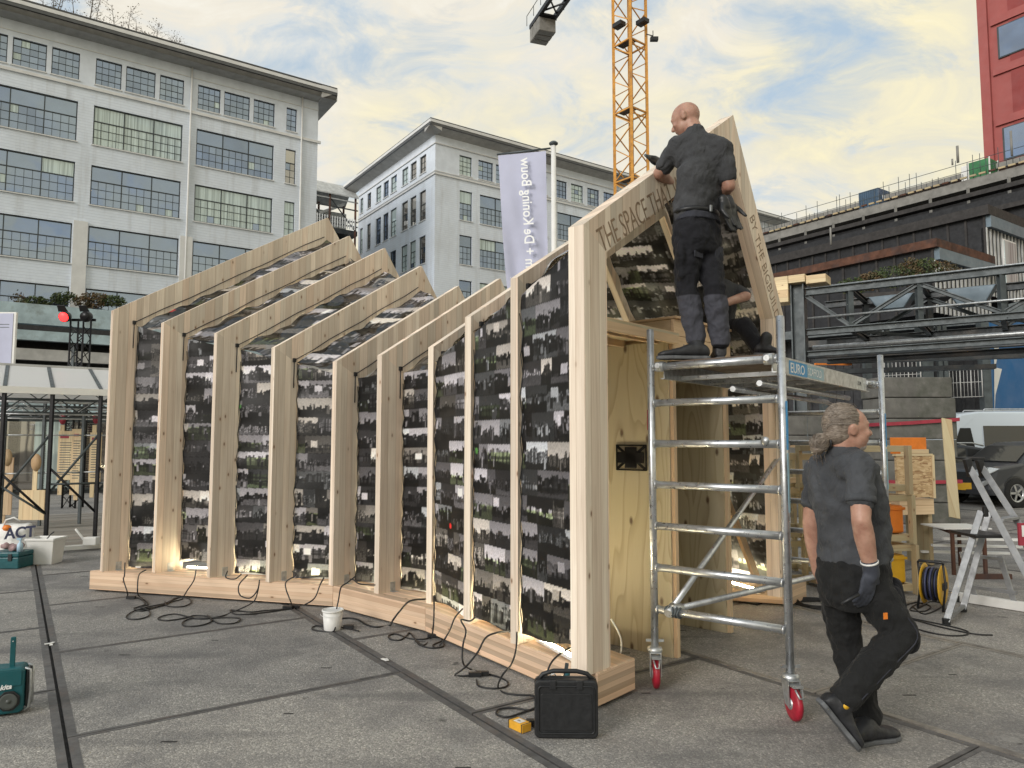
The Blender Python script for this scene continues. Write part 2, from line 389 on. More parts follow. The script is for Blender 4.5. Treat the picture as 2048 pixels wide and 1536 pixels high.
def glass(name,inner,fac=.42,tint=(1,1,1),curtain=False):
    m,t,b=new_mat(name); co=objco(t); oi=N(t,'ShaderNodeObjectInfo')
    if curtain:
        sp=N(t,'ShaderNodeSeparateXYZ'); L(t,co,sp.inputs[0])
        c=N(t,'ShaderNodeCombineXYZ'); L(t,mth(t,'ADD',mth(t,'MULTIPLY',sp.outputs[0],.825),mth(t,'MULTIPLY',sp.outputs[1],.565)),c.inputs[0])
        L(t,mth(t,'MULTIPLY',sp.outputs[2],.12),c.inputs[1])
        f=nz(t,c.outputs[0],1,2,.5,0,(7,1,1)); col=rmp(t,f,[(.32,tuple(x*.35 for x in inner)),(.6,inner)])
    else:
        n=nz(t,co,.8,3); col=rmp(t,n,[(.35,tuple(x*.4 for x in inner)),(.7,tuple(x*1.5 for x in inner))])
    L(t,col,b.inputs['Base Color']); b.inputs['Roughness'].default_value=.5
    gl=N(t,'ShaderNodeBsdfGlossy'); gl.inputs['Roughness'].default_value=.04; gl.inputs['Color'].default_value=(*tint,1)
    wv=nz(t,co,.5,2); bp=N(t,'ShaderNodeBump'); bp.inputs['Strength'].default_value=.15; bp.inputs['Distance'].default_value=.06; L(t,wv,bp.inputs['Height']); L(t,bp.outputs[0],gl.inputs['Normal'])
    mx=N(t,'ShaderNodeMixShader'); 
    L(t,mth(t,'ADD',fac-.06,mth(t,'MULTIPLY',oi.outputs['Random'],.12)),mx.inputs[0]) 
    L(t,b.outputs[0],mx.inputs[1]); L(t,gl.outputs[0],mx.inputs[2]); L(t,mx.outputs[0],t.nodes['Material Output'].inputs[0]); return m
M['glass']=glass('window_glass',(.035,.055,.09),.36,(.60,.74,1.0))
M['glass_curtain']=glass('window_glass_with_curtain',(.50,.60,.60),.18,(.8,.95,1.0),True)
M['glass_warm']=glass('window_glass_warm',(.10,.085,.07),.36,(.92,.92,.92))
M['alu']=simple('aluminium_tube',(.56,.58,.60),.34,.85,.16,14,.05,dirt=(.36,.37,.38))
M['galv']=simple('galvanised_steel',(.50,.52,.53),.4,.8,.3,18,.15)
M['dark_steel']=simple('dark_grey_steel',(.042,.048,.052),.5,.4,.3,4,.1,dirt=(.09,.08,.07))
M['mid_steel']=simple('grey_painted_steel',(.068,.082,.088),.5,.2,.3,4,.1)
M['black']=simple('black_plastic',(.012,.013,.015),.45,0,.3,20,.1)
M['black_steel']=simple('black_steel',(.015,.015,.017),.4,.5,.3,9,.05)
M['white']=simple('white_plastic',(.72,.72,.70),.4,0,.05,6,.03)
M['red']=simple('red_wheel',(.34,.012,.03),.45,0,.2,20,.05)
M['cable']=simple('black_rubber_cable',(.012,.012,.013),.5,0,.2,30,.03)
M['crane']=simple('yellow_crane_steel',(.62,.30,.055),.5,.1,.25,2,.05,dirt=(.35,.17,.06))
M['orange']=simple('orange_panel',(.72,.20,.02),.5,0,.15,5,.05)
M['yellow']=simple('yellow_plastic',(.70,.40,.02),.45,0,.12,8,.05)
M['teal']=simple('teal_plastic',(.006,.085,.10),.4,0,.2,12,.05)
def emis(name,col,s):
    m,t,b=new_mat(name); b.inputs['Base Color'].default_value=(*col,1); b.inputs['Emission Color'].default_value=(*col,1); b.inputs['Emission Strength'].default_value=s; return m
M['led']=emis('led_tube',(1,.88,.58),85)
M['red_lamp']=emis('red_lamp',(1,.02,.02),3.5)
# ================================================================ the square: big concrete plates in a grid
gp=MB(); gp.box((-420,-60,-.5),(420,700,-.020)); ground=gp.build('plaza_ground',M['joint'])
tag(ground,kind='structure')
def plate_mesh(wp,wq,rimmat):
    h=.019; e=.018; b=MB(); rp,rq=.046,.026
    # body with a rim strip proud of the aggregate; local axes are P and Q
    hp,hq=wp/2,wq/2
    ax=P_;ay=Q_
    def quad(p0,p1,q0,q1,z,mi):
        b.add([ax*p0+ay*q0+Z_*z,ax*p1+ay*q0+Z_*z,ax*p1+ay*q1+Z_*z,ax*p0+ay*q1+Z_*z],[(0,1,2,3)],mi)
    quad(-hp+rp,hp-rp,-hq+rq,hq-rq,0,0)
    quad(-hp,hp,-hq,-hq+rq,.0015,1); quad(-hp,hp,hq-rq,hq,.0015,1)
    quad(-hp,-hp+rp,-hq+rq,hq-rq,.0015,1); quad(hp-rp,hp,-hq+rq,hq-rq,.0015,1)
    for (a,c) in (((-hp,-hq),(hp,-hq)),((hp,-hq),(hp,hq)),((hp,hq),(-hp,hq)),((-hp,hq),(-hp,-hq))):
        A=ax*a[0]+ay*a[1];C=ax*c[0]+ay*c[1]; b.add([A-Z_*h,C-Z_*h,C+Z_*.0015,A+Z_*.0015],[(0,1,2,3)],1)
    for (a,c,w) in ((-.5,.62,.045),(.55,-.6,.04),(.1,.66,.03)):   # lifting slots
        cc=ax*a*hp*1.1+ay*c*hq; b.add([cc+X_*i*w+Y_*j*.010+Z_*.0008 for i,j in((-1,-1),(1,-1),(1,1),(-1,1))],[(0,1,2,3)],2)
    o=b.build('concrete_plate',[M['agg'],rimmat,M['joint']],local=True); return o
PW,QW=2.055,1.965
protoplate=plate_mesh(PW-.02,QW-.012,M['rim']); pm=protoplate.data
protoplate2=plate_mesh(PW-.02,QW-.012,M['rim2']); pm2=protoplate2.data
bpy.data.objects.remove(protoplate); bpy.data.objects.remove(protoplate2)
p0,q0=.31,4.86
cands=[]
for k in range(-12,26):
    for j in range(-14,26):
        pc=p0+PW*(k+.5); qc=q0-.965*k+QW*(j+.5)
        c=pq(pc,qc)
        d=math.hypot(c.x,c.y)
        if c.y<-1.5 or d>34: continue
        if abs(c.x)>1.2*abs(c.y)+3.5: continue
        cands.append((d,c,k))
cands.sort(key=lambda a:a[0])
for n,(d,c,k) in enumerate(cands[:290]):
    o=bpy.data.objects.new('concrete_plate',pm2 if k in(2,3) and random.random()<.75 else pm); COL.objects.link(o); o.parent=ground
    o.location=c+Vector((0,0,random.uniform(-.0025,.0015))) - ground.location
# the rest of the square further off
far=MB()
for d,c,k in cands[290:]:
    hp,hq=(PW-.05)/2,(QW-.03)/2
    far.add([c+P_*a*hp+Q_*b_*hq for a,b_ in((-1,-1),(1,-1),(1,1),(-1,1))],[(0,1,2,3)])
# roads and pavement beyond the plates
rd=MB(); rd.add([(-400,36,-.012),(400,36,-.012),(400,700,-.012),(-400,700,-.012)],[(0,1,2,3)])
M['asph']=simple('worn_asphalt',(.13,.13,.13),.9,0,.3,.8,.3,30)
far_ground=rd.build('far_pavement',M['asph']); tag(far_ground,kind='structure')
fp=far.build('concrete_plate_area',M['agg'],parent=ground); tag(fp,kind='stuff')

# ================================================================ photo prints (flat print) painted as colour attributes
PX=.006
def photo(w,h,rng):
    """a small dark documentary photograph w x h pixels: sky, a built or crowded middle, ground, figures"""
    im=np.zeros((h,w,3)); yy,xx=np.mgrid[0:h,0:w]; fy=yy/h; fx=xx/w      # row 0 is the top
    sky=rng.choice([.015,.05,.12,.22,.36,.5]); kind=rng.integers(0,8)
    hor=rng.uniform(.18,.55); gr=rng.uniform(.55,.85)
    def steps(n,lo,hi,smax):   # piecewise constant profile
        out=np.zeros(n); p=0
        while p<n: k=rng.integers(1,smax+1); out[p:p+k]=rng.uniform(lo,hi); p+=k
        return out
    v=np.exp(rng.normal(-3.4,.75))
    colp=steps(w,.15,2.0,4); rowp=steps(h,.35,1.5,4); col2=steps(w,.4,1.8,2)
    mid=v*colp[None,:]*rowp[:,None]
    if kind in(2,3,6): mid=v*(.3+colp[None,:]*col2[None,:])*np.where(rng.random((h,w))<.5,.5,1.3)
    skyline=hor+steps(w,-.16,.10,7)-(.25*np.abs(fx[0]-rng.uniform(.2,.8)) if kind==1 else 0)+(.9*np.abs(fx[0]-.5)-.2 if kind==5 else 0)
    base=np.where(fy<skyline[None,:],sky*(.75+.4*fy),mid)
    ground=rng.choice([.008,.015,.03,.06,.10])*(1+.6*(fy-gr))*(.75+.5*rng.random((h,w)))
    base=np.where(fy>gr+.05*np.sin(fx*4+kind),ground,base)
    im[:]=base[...,None]
    if kind==4: im[fy>=hor]=im[fy>=hor]*np.array([.85,1.0,.62])
    for k in range(rng.integers(2,9)):       # people
        cx=rng.uniform(0,1); s_=rng.uniform(.02,.055); top=rng.uniform(.25,.6); bot=min(1,top+rng.uniform(.25,.5)); c=rng.choice([.008,.012,.02,.05,.14,.25],p=[.3,.25,.2,.1,.1,.05])
        im[(np.abs(fx-cx)<s_)&(fy>top+.07)&(fy<bot)]=c
        im[((fx-cx)/(s_*.8))**2+((fy-top-.03)/.05)**2<1]=rng.uniform(.06,.28)
    if kind==7:                               # a bright window or sheet
        x0=rng.uniform(0,.6); y0=rng.uniform(0,.4); im[(fx>x0)&(fx<x0+.25)&(fy>y0)&(fy<y0+.35)]=rng.uniform(.25,.6)
    im*=(1+.3*(rng.random((h,w,1))-.5))
    if rng.random()<.018:
        cx,cy=rng.random(),rng.random(); im[((fx-cx)**2*3+(fy-cy)**2<.015)]=np.array([[.5,.04,.03],[.5,.4,.02],[.5,.18,.03],[.05,.15,.4],[.1,.25,.08]][rng.integers(0,5)])
    t=rng.random(); tint=np.array([1,.96,1.05]) if t<.55 else (np.array([1.06,.98,.92]) if t<.8 else np.array([.96,1,1.08]))
    im[-1]*=.4; im=np.clip(im,0,1)**1.3*2.0
    return np.clip(im*tint*rng.uniform(.6,1.15)+.003,0,.8)
def collage(Wm,Hm,rng):
    W,H=int(Wm/PX),int(Hm/PX); A=np.full((H,W,3),.02); y=0
    while y<H:
        h=int(rng.uniform(.185,.21)/PX); x=-int(rng.uniform(0,.3)/PX)
        while x<W:
            w=int(rng.choice([.14,.30,.34,.36,.38])/PX); ph=photo(w,h,rng)
            x0,x1=max(0,x),min(W,x+w); y1=min(H,y+h)
            if x1>x0: A[y:y1,x0:x1]=ph[:y1-y,x0-x:x1-x]
            x+=w
        y+=h
    B=A.copy()
    for ax in(0,1): B=.5*B+.25*np.roll(B,1,ax)+.25*np.roll(B,-1,ax)
    return .88*A+.12*B
COLL=collage(8.4,6.6,np.random.default_rng(21))
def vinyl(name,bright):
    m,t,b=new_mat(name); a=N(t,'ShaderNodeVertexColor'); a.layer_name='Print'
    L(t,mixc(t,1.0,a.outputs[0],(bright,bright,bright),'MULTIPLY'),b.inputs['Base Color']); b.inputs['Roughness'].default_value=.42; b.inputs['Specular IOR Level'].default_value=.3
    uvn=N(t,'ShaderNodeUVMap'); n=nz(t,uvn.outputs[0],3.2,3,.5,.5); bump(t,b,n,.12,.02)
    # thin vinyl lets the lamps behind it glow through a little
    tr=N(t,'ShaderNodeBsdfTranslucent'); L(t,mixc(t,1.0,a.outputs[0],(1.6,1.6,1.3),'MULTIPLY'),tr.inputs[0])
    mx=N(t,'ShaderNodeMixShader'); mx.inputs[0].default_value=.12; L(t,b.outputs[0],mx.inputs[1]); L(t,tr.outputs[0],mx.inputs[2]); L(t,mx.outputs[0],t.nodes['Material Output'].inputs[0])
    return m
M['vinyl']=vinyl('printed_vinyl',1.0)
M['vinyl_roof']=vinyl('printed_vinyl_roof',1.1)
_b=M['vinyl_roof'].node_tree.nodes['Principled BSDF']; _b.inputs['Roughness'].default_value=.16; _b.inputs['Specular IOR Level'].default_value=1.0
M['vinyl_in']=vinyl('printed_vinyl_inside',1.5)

# ================================================================ the timber pavilion
U2=Vector((math.cos(R(48)),math.sin(R(48)),0)); V2=Vector((U2.y,-U2.x,0))   # along a rib / towards the front
legpx=[(200,1142),(304,1144),(413,1154),(531,1163),(657,1170),(748,1186),(852,1206),(927,1245),(1021,1286),(1142,1344)]
BT=.22
LEG=[gnd(x,y,BT) for x,y in legpx]
EAVE=[3.12,2.97,2.81,2.62,2.455,2.475,2.50,2.66,2.85,3.04]
SL=.615
ap0=LEG[0]+U2*2.78; ap9=LEG[9]+U2*2.47
rd_=(ap9-ap0).normalized()
RUN=[]
for l in LEG:   # where each rib meets the straight ridge
    # l+U2*t = ap0+rd_*s
    det=U2.x*(-rd_.y)+rd_.x*U2.y
    dx,dy=ap0.x-l.x,ap0.y-l.y
    RUN.append((dx*(-rd_.y)+rd_.x*dy)/det)
RRUN=[1.25,1.12,1.0,.88,.78,.74,.80,.95,1.08,1.20]
def online(px,py):   # point of the front rib's plane seen at a pixel: distance along the rib and height
    l=LEG[9]; r=ray(px,py); k=r.x/r.y; t=(k*l.y-l.x)/(U2.x-k*U2.y); Yq=l.y+U2.y*t; return t,EYE+Yq*r.z/r.y
RUN[9],APX=online(1440,238); _t,EAV=online(1541,632); RRUN[9]=_t-RUN[9]
DEP=.30
def rib_outer(i):
    e=EAVE[i]; r=RUN[i]; A=e+SL*r; er=e-.02
    if i==9: A=APX; er=EAV
    return [(0,BT),(0,e),(r,A),(r+RRUN[i],er),(r+RRUN[i],BT)]
def offset_poly(P,d):
    lines=[]
    for (a,b) in zip(P[:-1],P[1:]):
        dx,dz=b[0]-a[0],b[1]-a[1]; l=math.hypot(dx,dz); nx,nz_=dz/l,-dx/l
        dd=d if not isinstance(d,(list,tuple)) else d[len(lines)]
        lines.append(((a[0]+nx*dd,a[1]+nz_*dd),(dx/l,dz/l)))
    out=[lines[0][0]]
    for (p,u),(q,w) in zip(lines[:-1],lines[1:]):
        det=u[0]*(-w[1])+w[0]*u[1]; ex,ez=q[0]-p[0],q[1]-p[1]; t=(ex*(-w[1])+w[0]*ez)/det
        out.append((p[0]+u[0]*t,p[1]+u[1]*t))
    q,w=lines[-1]; out.append((q[0],P[-1][1])); return out
pav=thing('timber_pavilion','pale timber pavilion of ten house shaped ribs with hanging photo print banners','pavilion',(LEG[4].x,LEG[4].y,0))
def rp(i,u,z,v=0): return Vector((LEG[i].x,LEG[i].y,0))+U2*u+V2*v+Z_*z
TH_=[.07]*9+[.125]
for i in range(10):
    O=rib_outer(i); I=offset_poly(O,DEP if i<9 else .25)
    nm=['left_post','left_rafter','right_rafter','right_post']
    for k in range(4):
        poly=[O[k],O[k+1],I[k+1],I[k]]
        b=MB(); b.prism([rp(i,u,z) for u,z in poly],V2*TH_[i])
        b.build(nm[k],M['glulam'],pav,grain=Z_,uvoff=(i*1.37,i*2.1))
    # joint line screws, plates: steel angle brackets at the foot
    if i in (0,1,2,3,4,5,6):
        f=MB()
        c=rp(i,DEP*.55,BT,TH_[i]+.002); f.obox(c+Z_*.045,U2*.03,V2*.0015,Z_*.045); f.obox(c+V2*.025+Z_*.003,U2*.03,V2*.025,Z_*.0015)
        f.build('steel_bracket',M['galv'],pav)
# base beams
def base_beam(a,b,w,inward,name='base_beam'):
    a=Vector(a);b=Vector(b); d=(b-a).normalized()
    bm=MB(); c0=a+inward*0; 
    poly=[a,b,b+inward*w,a+inward*w]
    bm.prism([Vector((p.x,p.y,.02)) for p in poly],Z_*(BT-.02))
    return bm.build(name,M['beam'],pav,grain=d,bevel=.004,seg=1)
bl=[gnd(178,1182),gnd(665,1217),gnd(850,1267),gnd(1195,1421)]
for k in range(3):
    d=(bl[k+1]-bl[k]).normalized(); 
    a=bl[k]+d*(.003 if k else 0); b=bl[k+1]
    W=.42
    # ends cut along the ribs so the pieces meet
    w=W/abs(U2.dot(Vector((-d.y,d.x,0))))*1.0
    base_beam(a,b,w,U2)
br=[gnd(1584,1214),gnd(1455,1206)+Vector((-1.2,.45,0))]
mid=br[0]+(br[1]-br[0])
base_beam(br[0],mid,.40,U2)
base_beam(mid+Vector((-.003,0,0)),rp(4,RUN[4]+RRUN[4]-.1,0),.40,U2)
base_beam(rp(4,RUN[4]+RRUN[4]-.1,0)+Vector((-.003,0,0)),rp(0,RUN[0]+RRUN[0]-.1,0),.40,U2)
# shims under the beams
for k in range(3):
    for s in (.04,.35,.68,.95):
        p=bl[k].lerp(bl[k+1],s)+U2*.12; b=MB(); b.obox(p+Z_*.01,U2*.06,V2*.08,Z_*.01); b.build('shim',M['black'],pav)
b=MB(); b.obox(br[0].lerp(br[1],.2)+Vector((0,.05,.01)),U2*.06,V2*.1,Z_*.01); b.build('shim',M['black'],pav)

def banner(i,seg,off,mat,xo,yo,res,zbot=None,name='photo_banner'):
    """sheet between rib i and i+1 along segment seg (0 left wall,1 left roof,2 right roof,3 right wall)"""
    A=offset_poly(rib_outer(i),off); B=offset_poly(rib_outer(i+1),off)
    a0,a1=A[seg],A[seg+1]; b0,b1=B[seg],B[seg+1]
    if seg==0: a0=(a0[0],zbot[0]); b0=(b0[0],zbot[1])
    if seg==3: a1=(a1[0],.32); b1=(b1[0],.32)
    lenA=math.dist(a0,a1); Lm=max(lenA,math.dist(b0,b1))
    A0=rp(i,*a0,TH_[i]+.004); B0=rp(i+1,*b0,-.004)
    Wm=(A0-B0).length
    nu=max(8,int(Wm/res)); nv=max(8,int(Lm/res))
    s=np.linspace(0,1,nu)[None,:]; t=np.linspace(0,1,nv)[:,None]
    A0=np.array(rp(i,*a0,TH_[i]+.004));A1=np.array(rp(i,*a1,TH_[i]+.004));B0=np.array(rp(i+1,*b0,-.004));B1=np.array(rp(i+1,*b1,-.004))
    S=s[...,None];T=t[...,None]
    # lacing: the free edges pull in between the eyelets
    sc=.5-.5*np.cos(2*np.pi*t*Lm/.31); inset=((.002+.011*sc+.006*np.sin(t*7+i)) if seg==0 else (-.004+.006*sc+0*t))/Wm
    Se=inset[...,None]+S*(1-2*inset[...,None])
    P=(A0*(1-T)+A1*T)*(1-Se)+(B0*(1-T)+B1*T)*Se
    nrm=np.cross(A1-A0,B0-A0); nrm/=np.linalg.norm(nrm)
    ph=RNG.uniform(0,6,6)
    amp=.003 if seg==0 else .013
    wob=amp*(np.sin(t*Lm*9+ph[0]+3*s)+.8*np.sin(t*Lm*21+ph[1]-5*s)*.6+.7*np.sin(s*9+ph[2]+t*4))+.005*np.sin(t*Lm*20.3)*np.where(s<.5,1-4*s*(1-s),1-4*s*(1-s))
    if seg in(1,2): wob=wob+.014*np.sin(s*5+t*13+ph[5])+.012*np.sin(s*14+ph[3]+np.sin(t*11+ph[4])*1.8)
    if seg==0 and i==1: wob=wob+.05*np.clip(.1-t,0,1)*10*np.sin(s*9)
    P=P+nrm*wob[...,None]
    if seg==0: P[...,2]+= (np.clip(1-t*14,0,1)*(.012*np.sin(s*6+ph[5])+ (0.05*np.sin(s*3.1)**2 if i==1 else 0)))
    verts=P.reshape(-1,3); idx=np.arange(nu*nv).reshape(nv,nu)
    f=np.stack([idx[:-1,:-1],idx[:-1,1:],idx[1:,1:],idx[1:,:-1]],-1).reshape(-1,4)
    inv=world_of(pav).inverted(); verts=verts+np.array(inv.translation)
    me=bpy.data.meshes.new(name); me.vertices.add(len(verts)); me.vertices.foreach_set('co',verts.ravel())
    me.loops.add(f.size); me.loops.foreach_set('vertex_index',f.ravel()); me.polygons.add(len(f))
    me.polygons.foreach_set('loop_start',np.arange(0,f.size,4)); me.polygons.foreach_set('use_smooth',np.ones(len(f),bool))
    me.update(calc_edges=True)
    # print
    H,W,_=COLL.shape
    cx=((s*Wm+xo)/PX).astype(int)%W+0*t.astype(int); cy=((((A1[2]-P[...,2])*(1.0 if seg in(0,3) else 1.15)+yo)/PX).astype(int)%H)
    c=COLL[cy,cx].reshape(-1,3); ca=me.color_attributes.new('Print','FLOAT_COLOR','POINT')
    ca.data.foreach_set('color',np.concatenate([c,np.ones((len(c),1))],1).ravel())
    uv=me.uv_layers.new(name='UVMap'); UVv=np.stack([(s*Wm+xo)+0*t,(t*Lm+yo)+0*s],-1).reshape(-1,2)
    uv.data.foreach_set('uv',UVv[f.ravel()].ravel())
    me.materials.append(mat); o=bpy.data.objects.new(name,me); COL.objects.link(o); o.parent=pav
    return P
EDGE={}
for i in range(9):
    off=[.265,.27,.2,.2] if i<6 else [.03,.13,.2,.2]
    res=.011 if i<6 else .0075
    if i<6: zb=(.238,.236)
    else: zb=((.25,.27) if i==6 else (.26,.29) if i==7 else (.28,.37))
    if i==1: zb=(.30,.27)
    EDGE[i]=banner(i,0,off,M['vinyl'],i*.93+.1,(i*1.7)%3,res,zb)
    banner(i,1,off,M['vinyl_roof'],i*.77+.4,(i*1.3)%3+2.6,.014)
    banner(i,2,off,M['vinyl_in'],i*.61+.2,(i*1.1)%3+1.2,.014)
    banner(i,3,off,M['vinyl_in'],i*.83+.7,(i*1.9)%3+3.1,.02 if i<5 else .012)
# black lacing cord and eyelets along the banner edges
for i in range(9):
    P=EDGE[i]; nv=P.shape[0]
    for side,col in ((0,0),(1,P.shape[1]-1)):
        if side==1 and i<6: continue
        sgn=-1 if side==0 else 1
        pts=[]; st=max(2,int(nv/ (9 if i<6 else 8)))
        for k in range(2,nv-1,st):
            p=Vector(P[k,col]); pts.append(p-U2*.012+V2*(.02*(1 if side==0 else -1)))
            k2=min(nv-1,k+st//2); p=Vector(P[k2,col]); pts.append(p-U2*.006-V2*(.006*(1 if side==0 else -1)))
        if len(pts)>2 and side==0:
            b=MB(); b.tube(pts,.0042,5); b.build('lacing_cord',M['cable'],pav)
    # roof edge cord
    A=offset_poly(rib_outer(i),.235 if i<6 else .12)
    if i<8 or True:
        pts=[rp(i,A[1][0]-.015,A[1][1]-.28,TH_[i]+.012),rp(i,A[1][0]-.012,A[1][1]+.015,TH_[i]+.012)]
        for k in range(1,9):
            f=k/8; pts.append(rp(i,A[1][0]+(A[2][0]-A[1][0])*f,A[1][1]+(A[2][1]-A[1][1])*f+.022+.008*math.sin(k*2.1+i),TH_[i]+.015))
        b=MB(); b.tube(pts,.0055,6); b.build('edge_cord',M['cable'],pav)
        b=MB(); c=pts[1]; b.obox(c,U2*.016,V2*.012,Z_*.02); b.build('corner_clip',M['black'],pav)
# LED bars behind the foot of each banner
for i in range(9):
    a=rp(i,.33 if i<6 else .16,BT+.03,TH_[i]+.06); c=rp(i+1,.33 if i<6 else .16,BT+.03,-.06)
    a=a-Z_*.012;c=c-Z_*.012; b=MB(); b.beam(a,c,.05,.02,mi=0); b.beam(a+Z_*.012,c+Z_*.012,.026,.008,mi=1)
    b.build('light_bar',[M['white'],M['led']],pav)
    if i>=1:
        c2=rp(i,RUN[i]+RRUN[i]-.30,BT+.03,TH_[i]+.06); c3=rp(i+1,RUN[i+1]+RRUN[i+1]-.30,BT+.03,-.06)
        b=MB(); b.beam(c2,c3,.05,.03,mi=0); b.beam(c2+Z_*.018,c3+Z_*.018,.034,.012,mi=1); b.build('light_bar',[M['white'],M['led']],pav)
# carved lettering
M['carved']=simple('burnt_carving',(.27,.19,.125),.8,0,.3,30,.1)
sl=math.atan(SL); rdir=(U2*math.cos(sl)+Z_*math.sin(sl)); rup=(U2*-math.sin(sl)+Z_*math.cos(sl))
o0=rp(9,.0,EAVE[9],TH_[9]+.0015)+rdir*.10-rup*.235
text_part('THE SPACE THAT WE SHARE',.235,o0,rdir,rup,M['carved'],pav,.001,name='carved_lettering',bold=-.002,spacing=.98,squash=.62)
O9=rib_outer(9); dr=Vector((O9[3][0]-O9[2][0],0,O9[3][1]-O9[2][1])).normalized()
rd3=(U2*dr.x+Z_*dr.z); ru3=(U2*-dr.z+Z_*dr.x)
text_part('BY THE BIGBUILD',.165,rp(9,O9[2][0],O9[2][1],TH_[9]+.0015)+rd3*.88-ru3*.205,rd3,ru3,M['carved'],pav,.001,name='carved_lettering',bold=-.002,squash=.80)
# ---------------------------------------------------------------- plywood booth inside the front
bA=gnd(1350,1315); bB=gnd(1457,1265)
booth=thing('plywood_booth','plywood booth with shelf roof standing inside the pavilion front','booth',(bA.x,bA.y,0))
def panel(b0,length,z0,z1,th,mat='ply'):
    b=MB(); a=b0; e=b0-V2*length
    b.obox((a+e)/2+Z_*(z0+z1)/2,V2*length/2,U2*th/2,Z_*(z1-z0)/2); return b
panel(bA-V2*.0-U2*.02,1.15,0,2.44,.018).build('side_panel',M['ply'],booth,grain=Z_,uvoff=(3.1,0))
panel(bB-V2*.0-U2*.02,1.15,0,2.2,.018).build('side_panel',M['ply'],booth,grain=Z_,uvoff=(9.3,1.7))
for c,zt in ((bA,2.44),(bB,2.2)):
    b=MB(); b.obox(c+U2*.012+V2*.0+Z_*zt/2,V2*.03,U2*.0225,Z_*zt/2); b.build('edge_post',M['pine'],booth,grain=Z_,bevel=.003)
    b=MB(); b.obox(c+U2*.012-V2*1.1+Z_*zt/2,V2*.03,U2*.0225,Z_*zt/2); b.build('edge_post',M['pine'],booth,grain=Z_,bevel=.003)
w1=(bA-Vector((LEG[9].x,LEG[9].y,0))).dot(U2)
b=MB(); c=bA-U2*(w1-.30)/2 -V2*.5; b.obox(c+V2*.28+Z_*2.485,U2*((w1-.30)/2+.01),V2*.30,Z_*.009); b.build('shelf_board',M['ply'],booth,grain=U2)
b=MB(); c=bA-U2*(w1-.30)/2+V2*.06; b.obox(c+Z_*2.455,U2*((w1-.30)/2),V2*.02,Z_*.045); b.build('shelf_edge',M['pine'],booth,grain=U2,bevel=.003)
for k in range(2):
    c=bA-U2*(w1-.30)/2-V2*(.1+k*.32); b=MB(); b.obox(c+Z_*2.45,U2*((w1-.32)/2),V2*.02,Z_*.026); b.build('shelf_joist',M['pine'],booth,grain=U2)
# raised box over the second bay
w2=(bB-bA).dot(U2)
for k,(z0,z1) in enumerate(((2.205,2.345),(2.348,2.485),(2.488,2.62))):
    c=bA+U2*(w2/2+.03); b=MB(); b.obox(c+V2*.02+Z_*(z0+z1)/2,U2*(w2/2+.02),V2*.014,Z_*(z1-z0)/2); b.build('front_plank',M['pine'],booth,grain=U2,bevel=.003,uvoff=(k*3.3,k))
b=MB(); b.obox(bA+U2*(w2/2+.03)-V2*.5+Z_*2.63,U2*(w2/2+.03),V2*.56,Z_*.009); b.build('top_board',M['pine'],booth,grain=U2)
b=MB(); b.obox(bA+U2*.03-V2*.5+Z_*2.52,U2*.012,V2*.5,Z_*.10); b.build('side_board',M['pine'],booth,grain=V2)
b=MB(); b.obox(bA+U2*(w2/2+.03)-V2*.5+Z_*2.19,U2*(w2/2-.03),V2*.5,Z_*.009); b.build('ceiling_board',M['ply'],booth,grain=U2)
b=MB(); b.obox(bA+U2*(w2/2)-V2*1.12+Z_*1.1,U2*(w2/2),V2*.01,Z_*1.1); b.build('back_panel',M['ply'],booth,grain=Z_)
b=MB(); c=bB+U2*.05; b.obox(c+U2*.02+Z_*2.16,U2*.05,V2*.03,Z_*.03); b.build('rail_end',M['pine'],booth,grain=U2)
# television bracket on the panel
nT=-U2
# hit the panel plane
rr=ray(1264,915); pn=bA-U2*.03; tt=(pn.dot(U2))/(rr.x*U2.x+rr.y*U2.y); tc_=Vector((rr.x*tt,rr.y*tt,EYE+rr.z*tt))-U2*.012
tv=thing('tv_bracket','black metal television wall bracket screwed to the plywood panel','bracket',tuple(tc_))
b=MB(); hw,hh=.145,.105
for sx in(-1,1): b.obox(tc_+V2*sx*(hw-.006),V2*.006,U2*.004,Z_*hh)
for sz in(-1,1): b.obox(tc_+Z_*sz*(hh-.006),V2*(hw-.013),U2*.004,Z_*.006)
b.build('rim',M['black_steel'],tv)
b=MB(); b.obox(tc_-U2*.006,V2*.055,U2*.006,Z_*.085); b.obox(tc_-U2*.008,V2*.125,U2*.004,Z_*.045); b.build('plate',M['black_steel'],tv,bevel=.004)
b=MB()
for sx in(-1,1):
    for sz in(-1,1): b.beam(tc_-U2*.004+V2*sx*.05+Z_*sz*.03,tc_-U2*.004+V2*sx*.13+Z_*sz*.09,.022,.005,up=U2)
b.build('arm',M['black_steel'],tv)
# diagonal brace on the right inner wall
b=MB()
wr=lambda i,u,z,v:rp(i,RUN[i]+RRUN[i]-DEP-.03+u,z,v)
b.beam(rp(8,RUN[8]+RRUN[8]-.26,1.55,.02),rp(9,RUN[9]+RRUN[9]-.30,.25,-.03),.03,.11,up=U2); b.build('diagonal_brace',M['pine'],pav,grain=Z_)

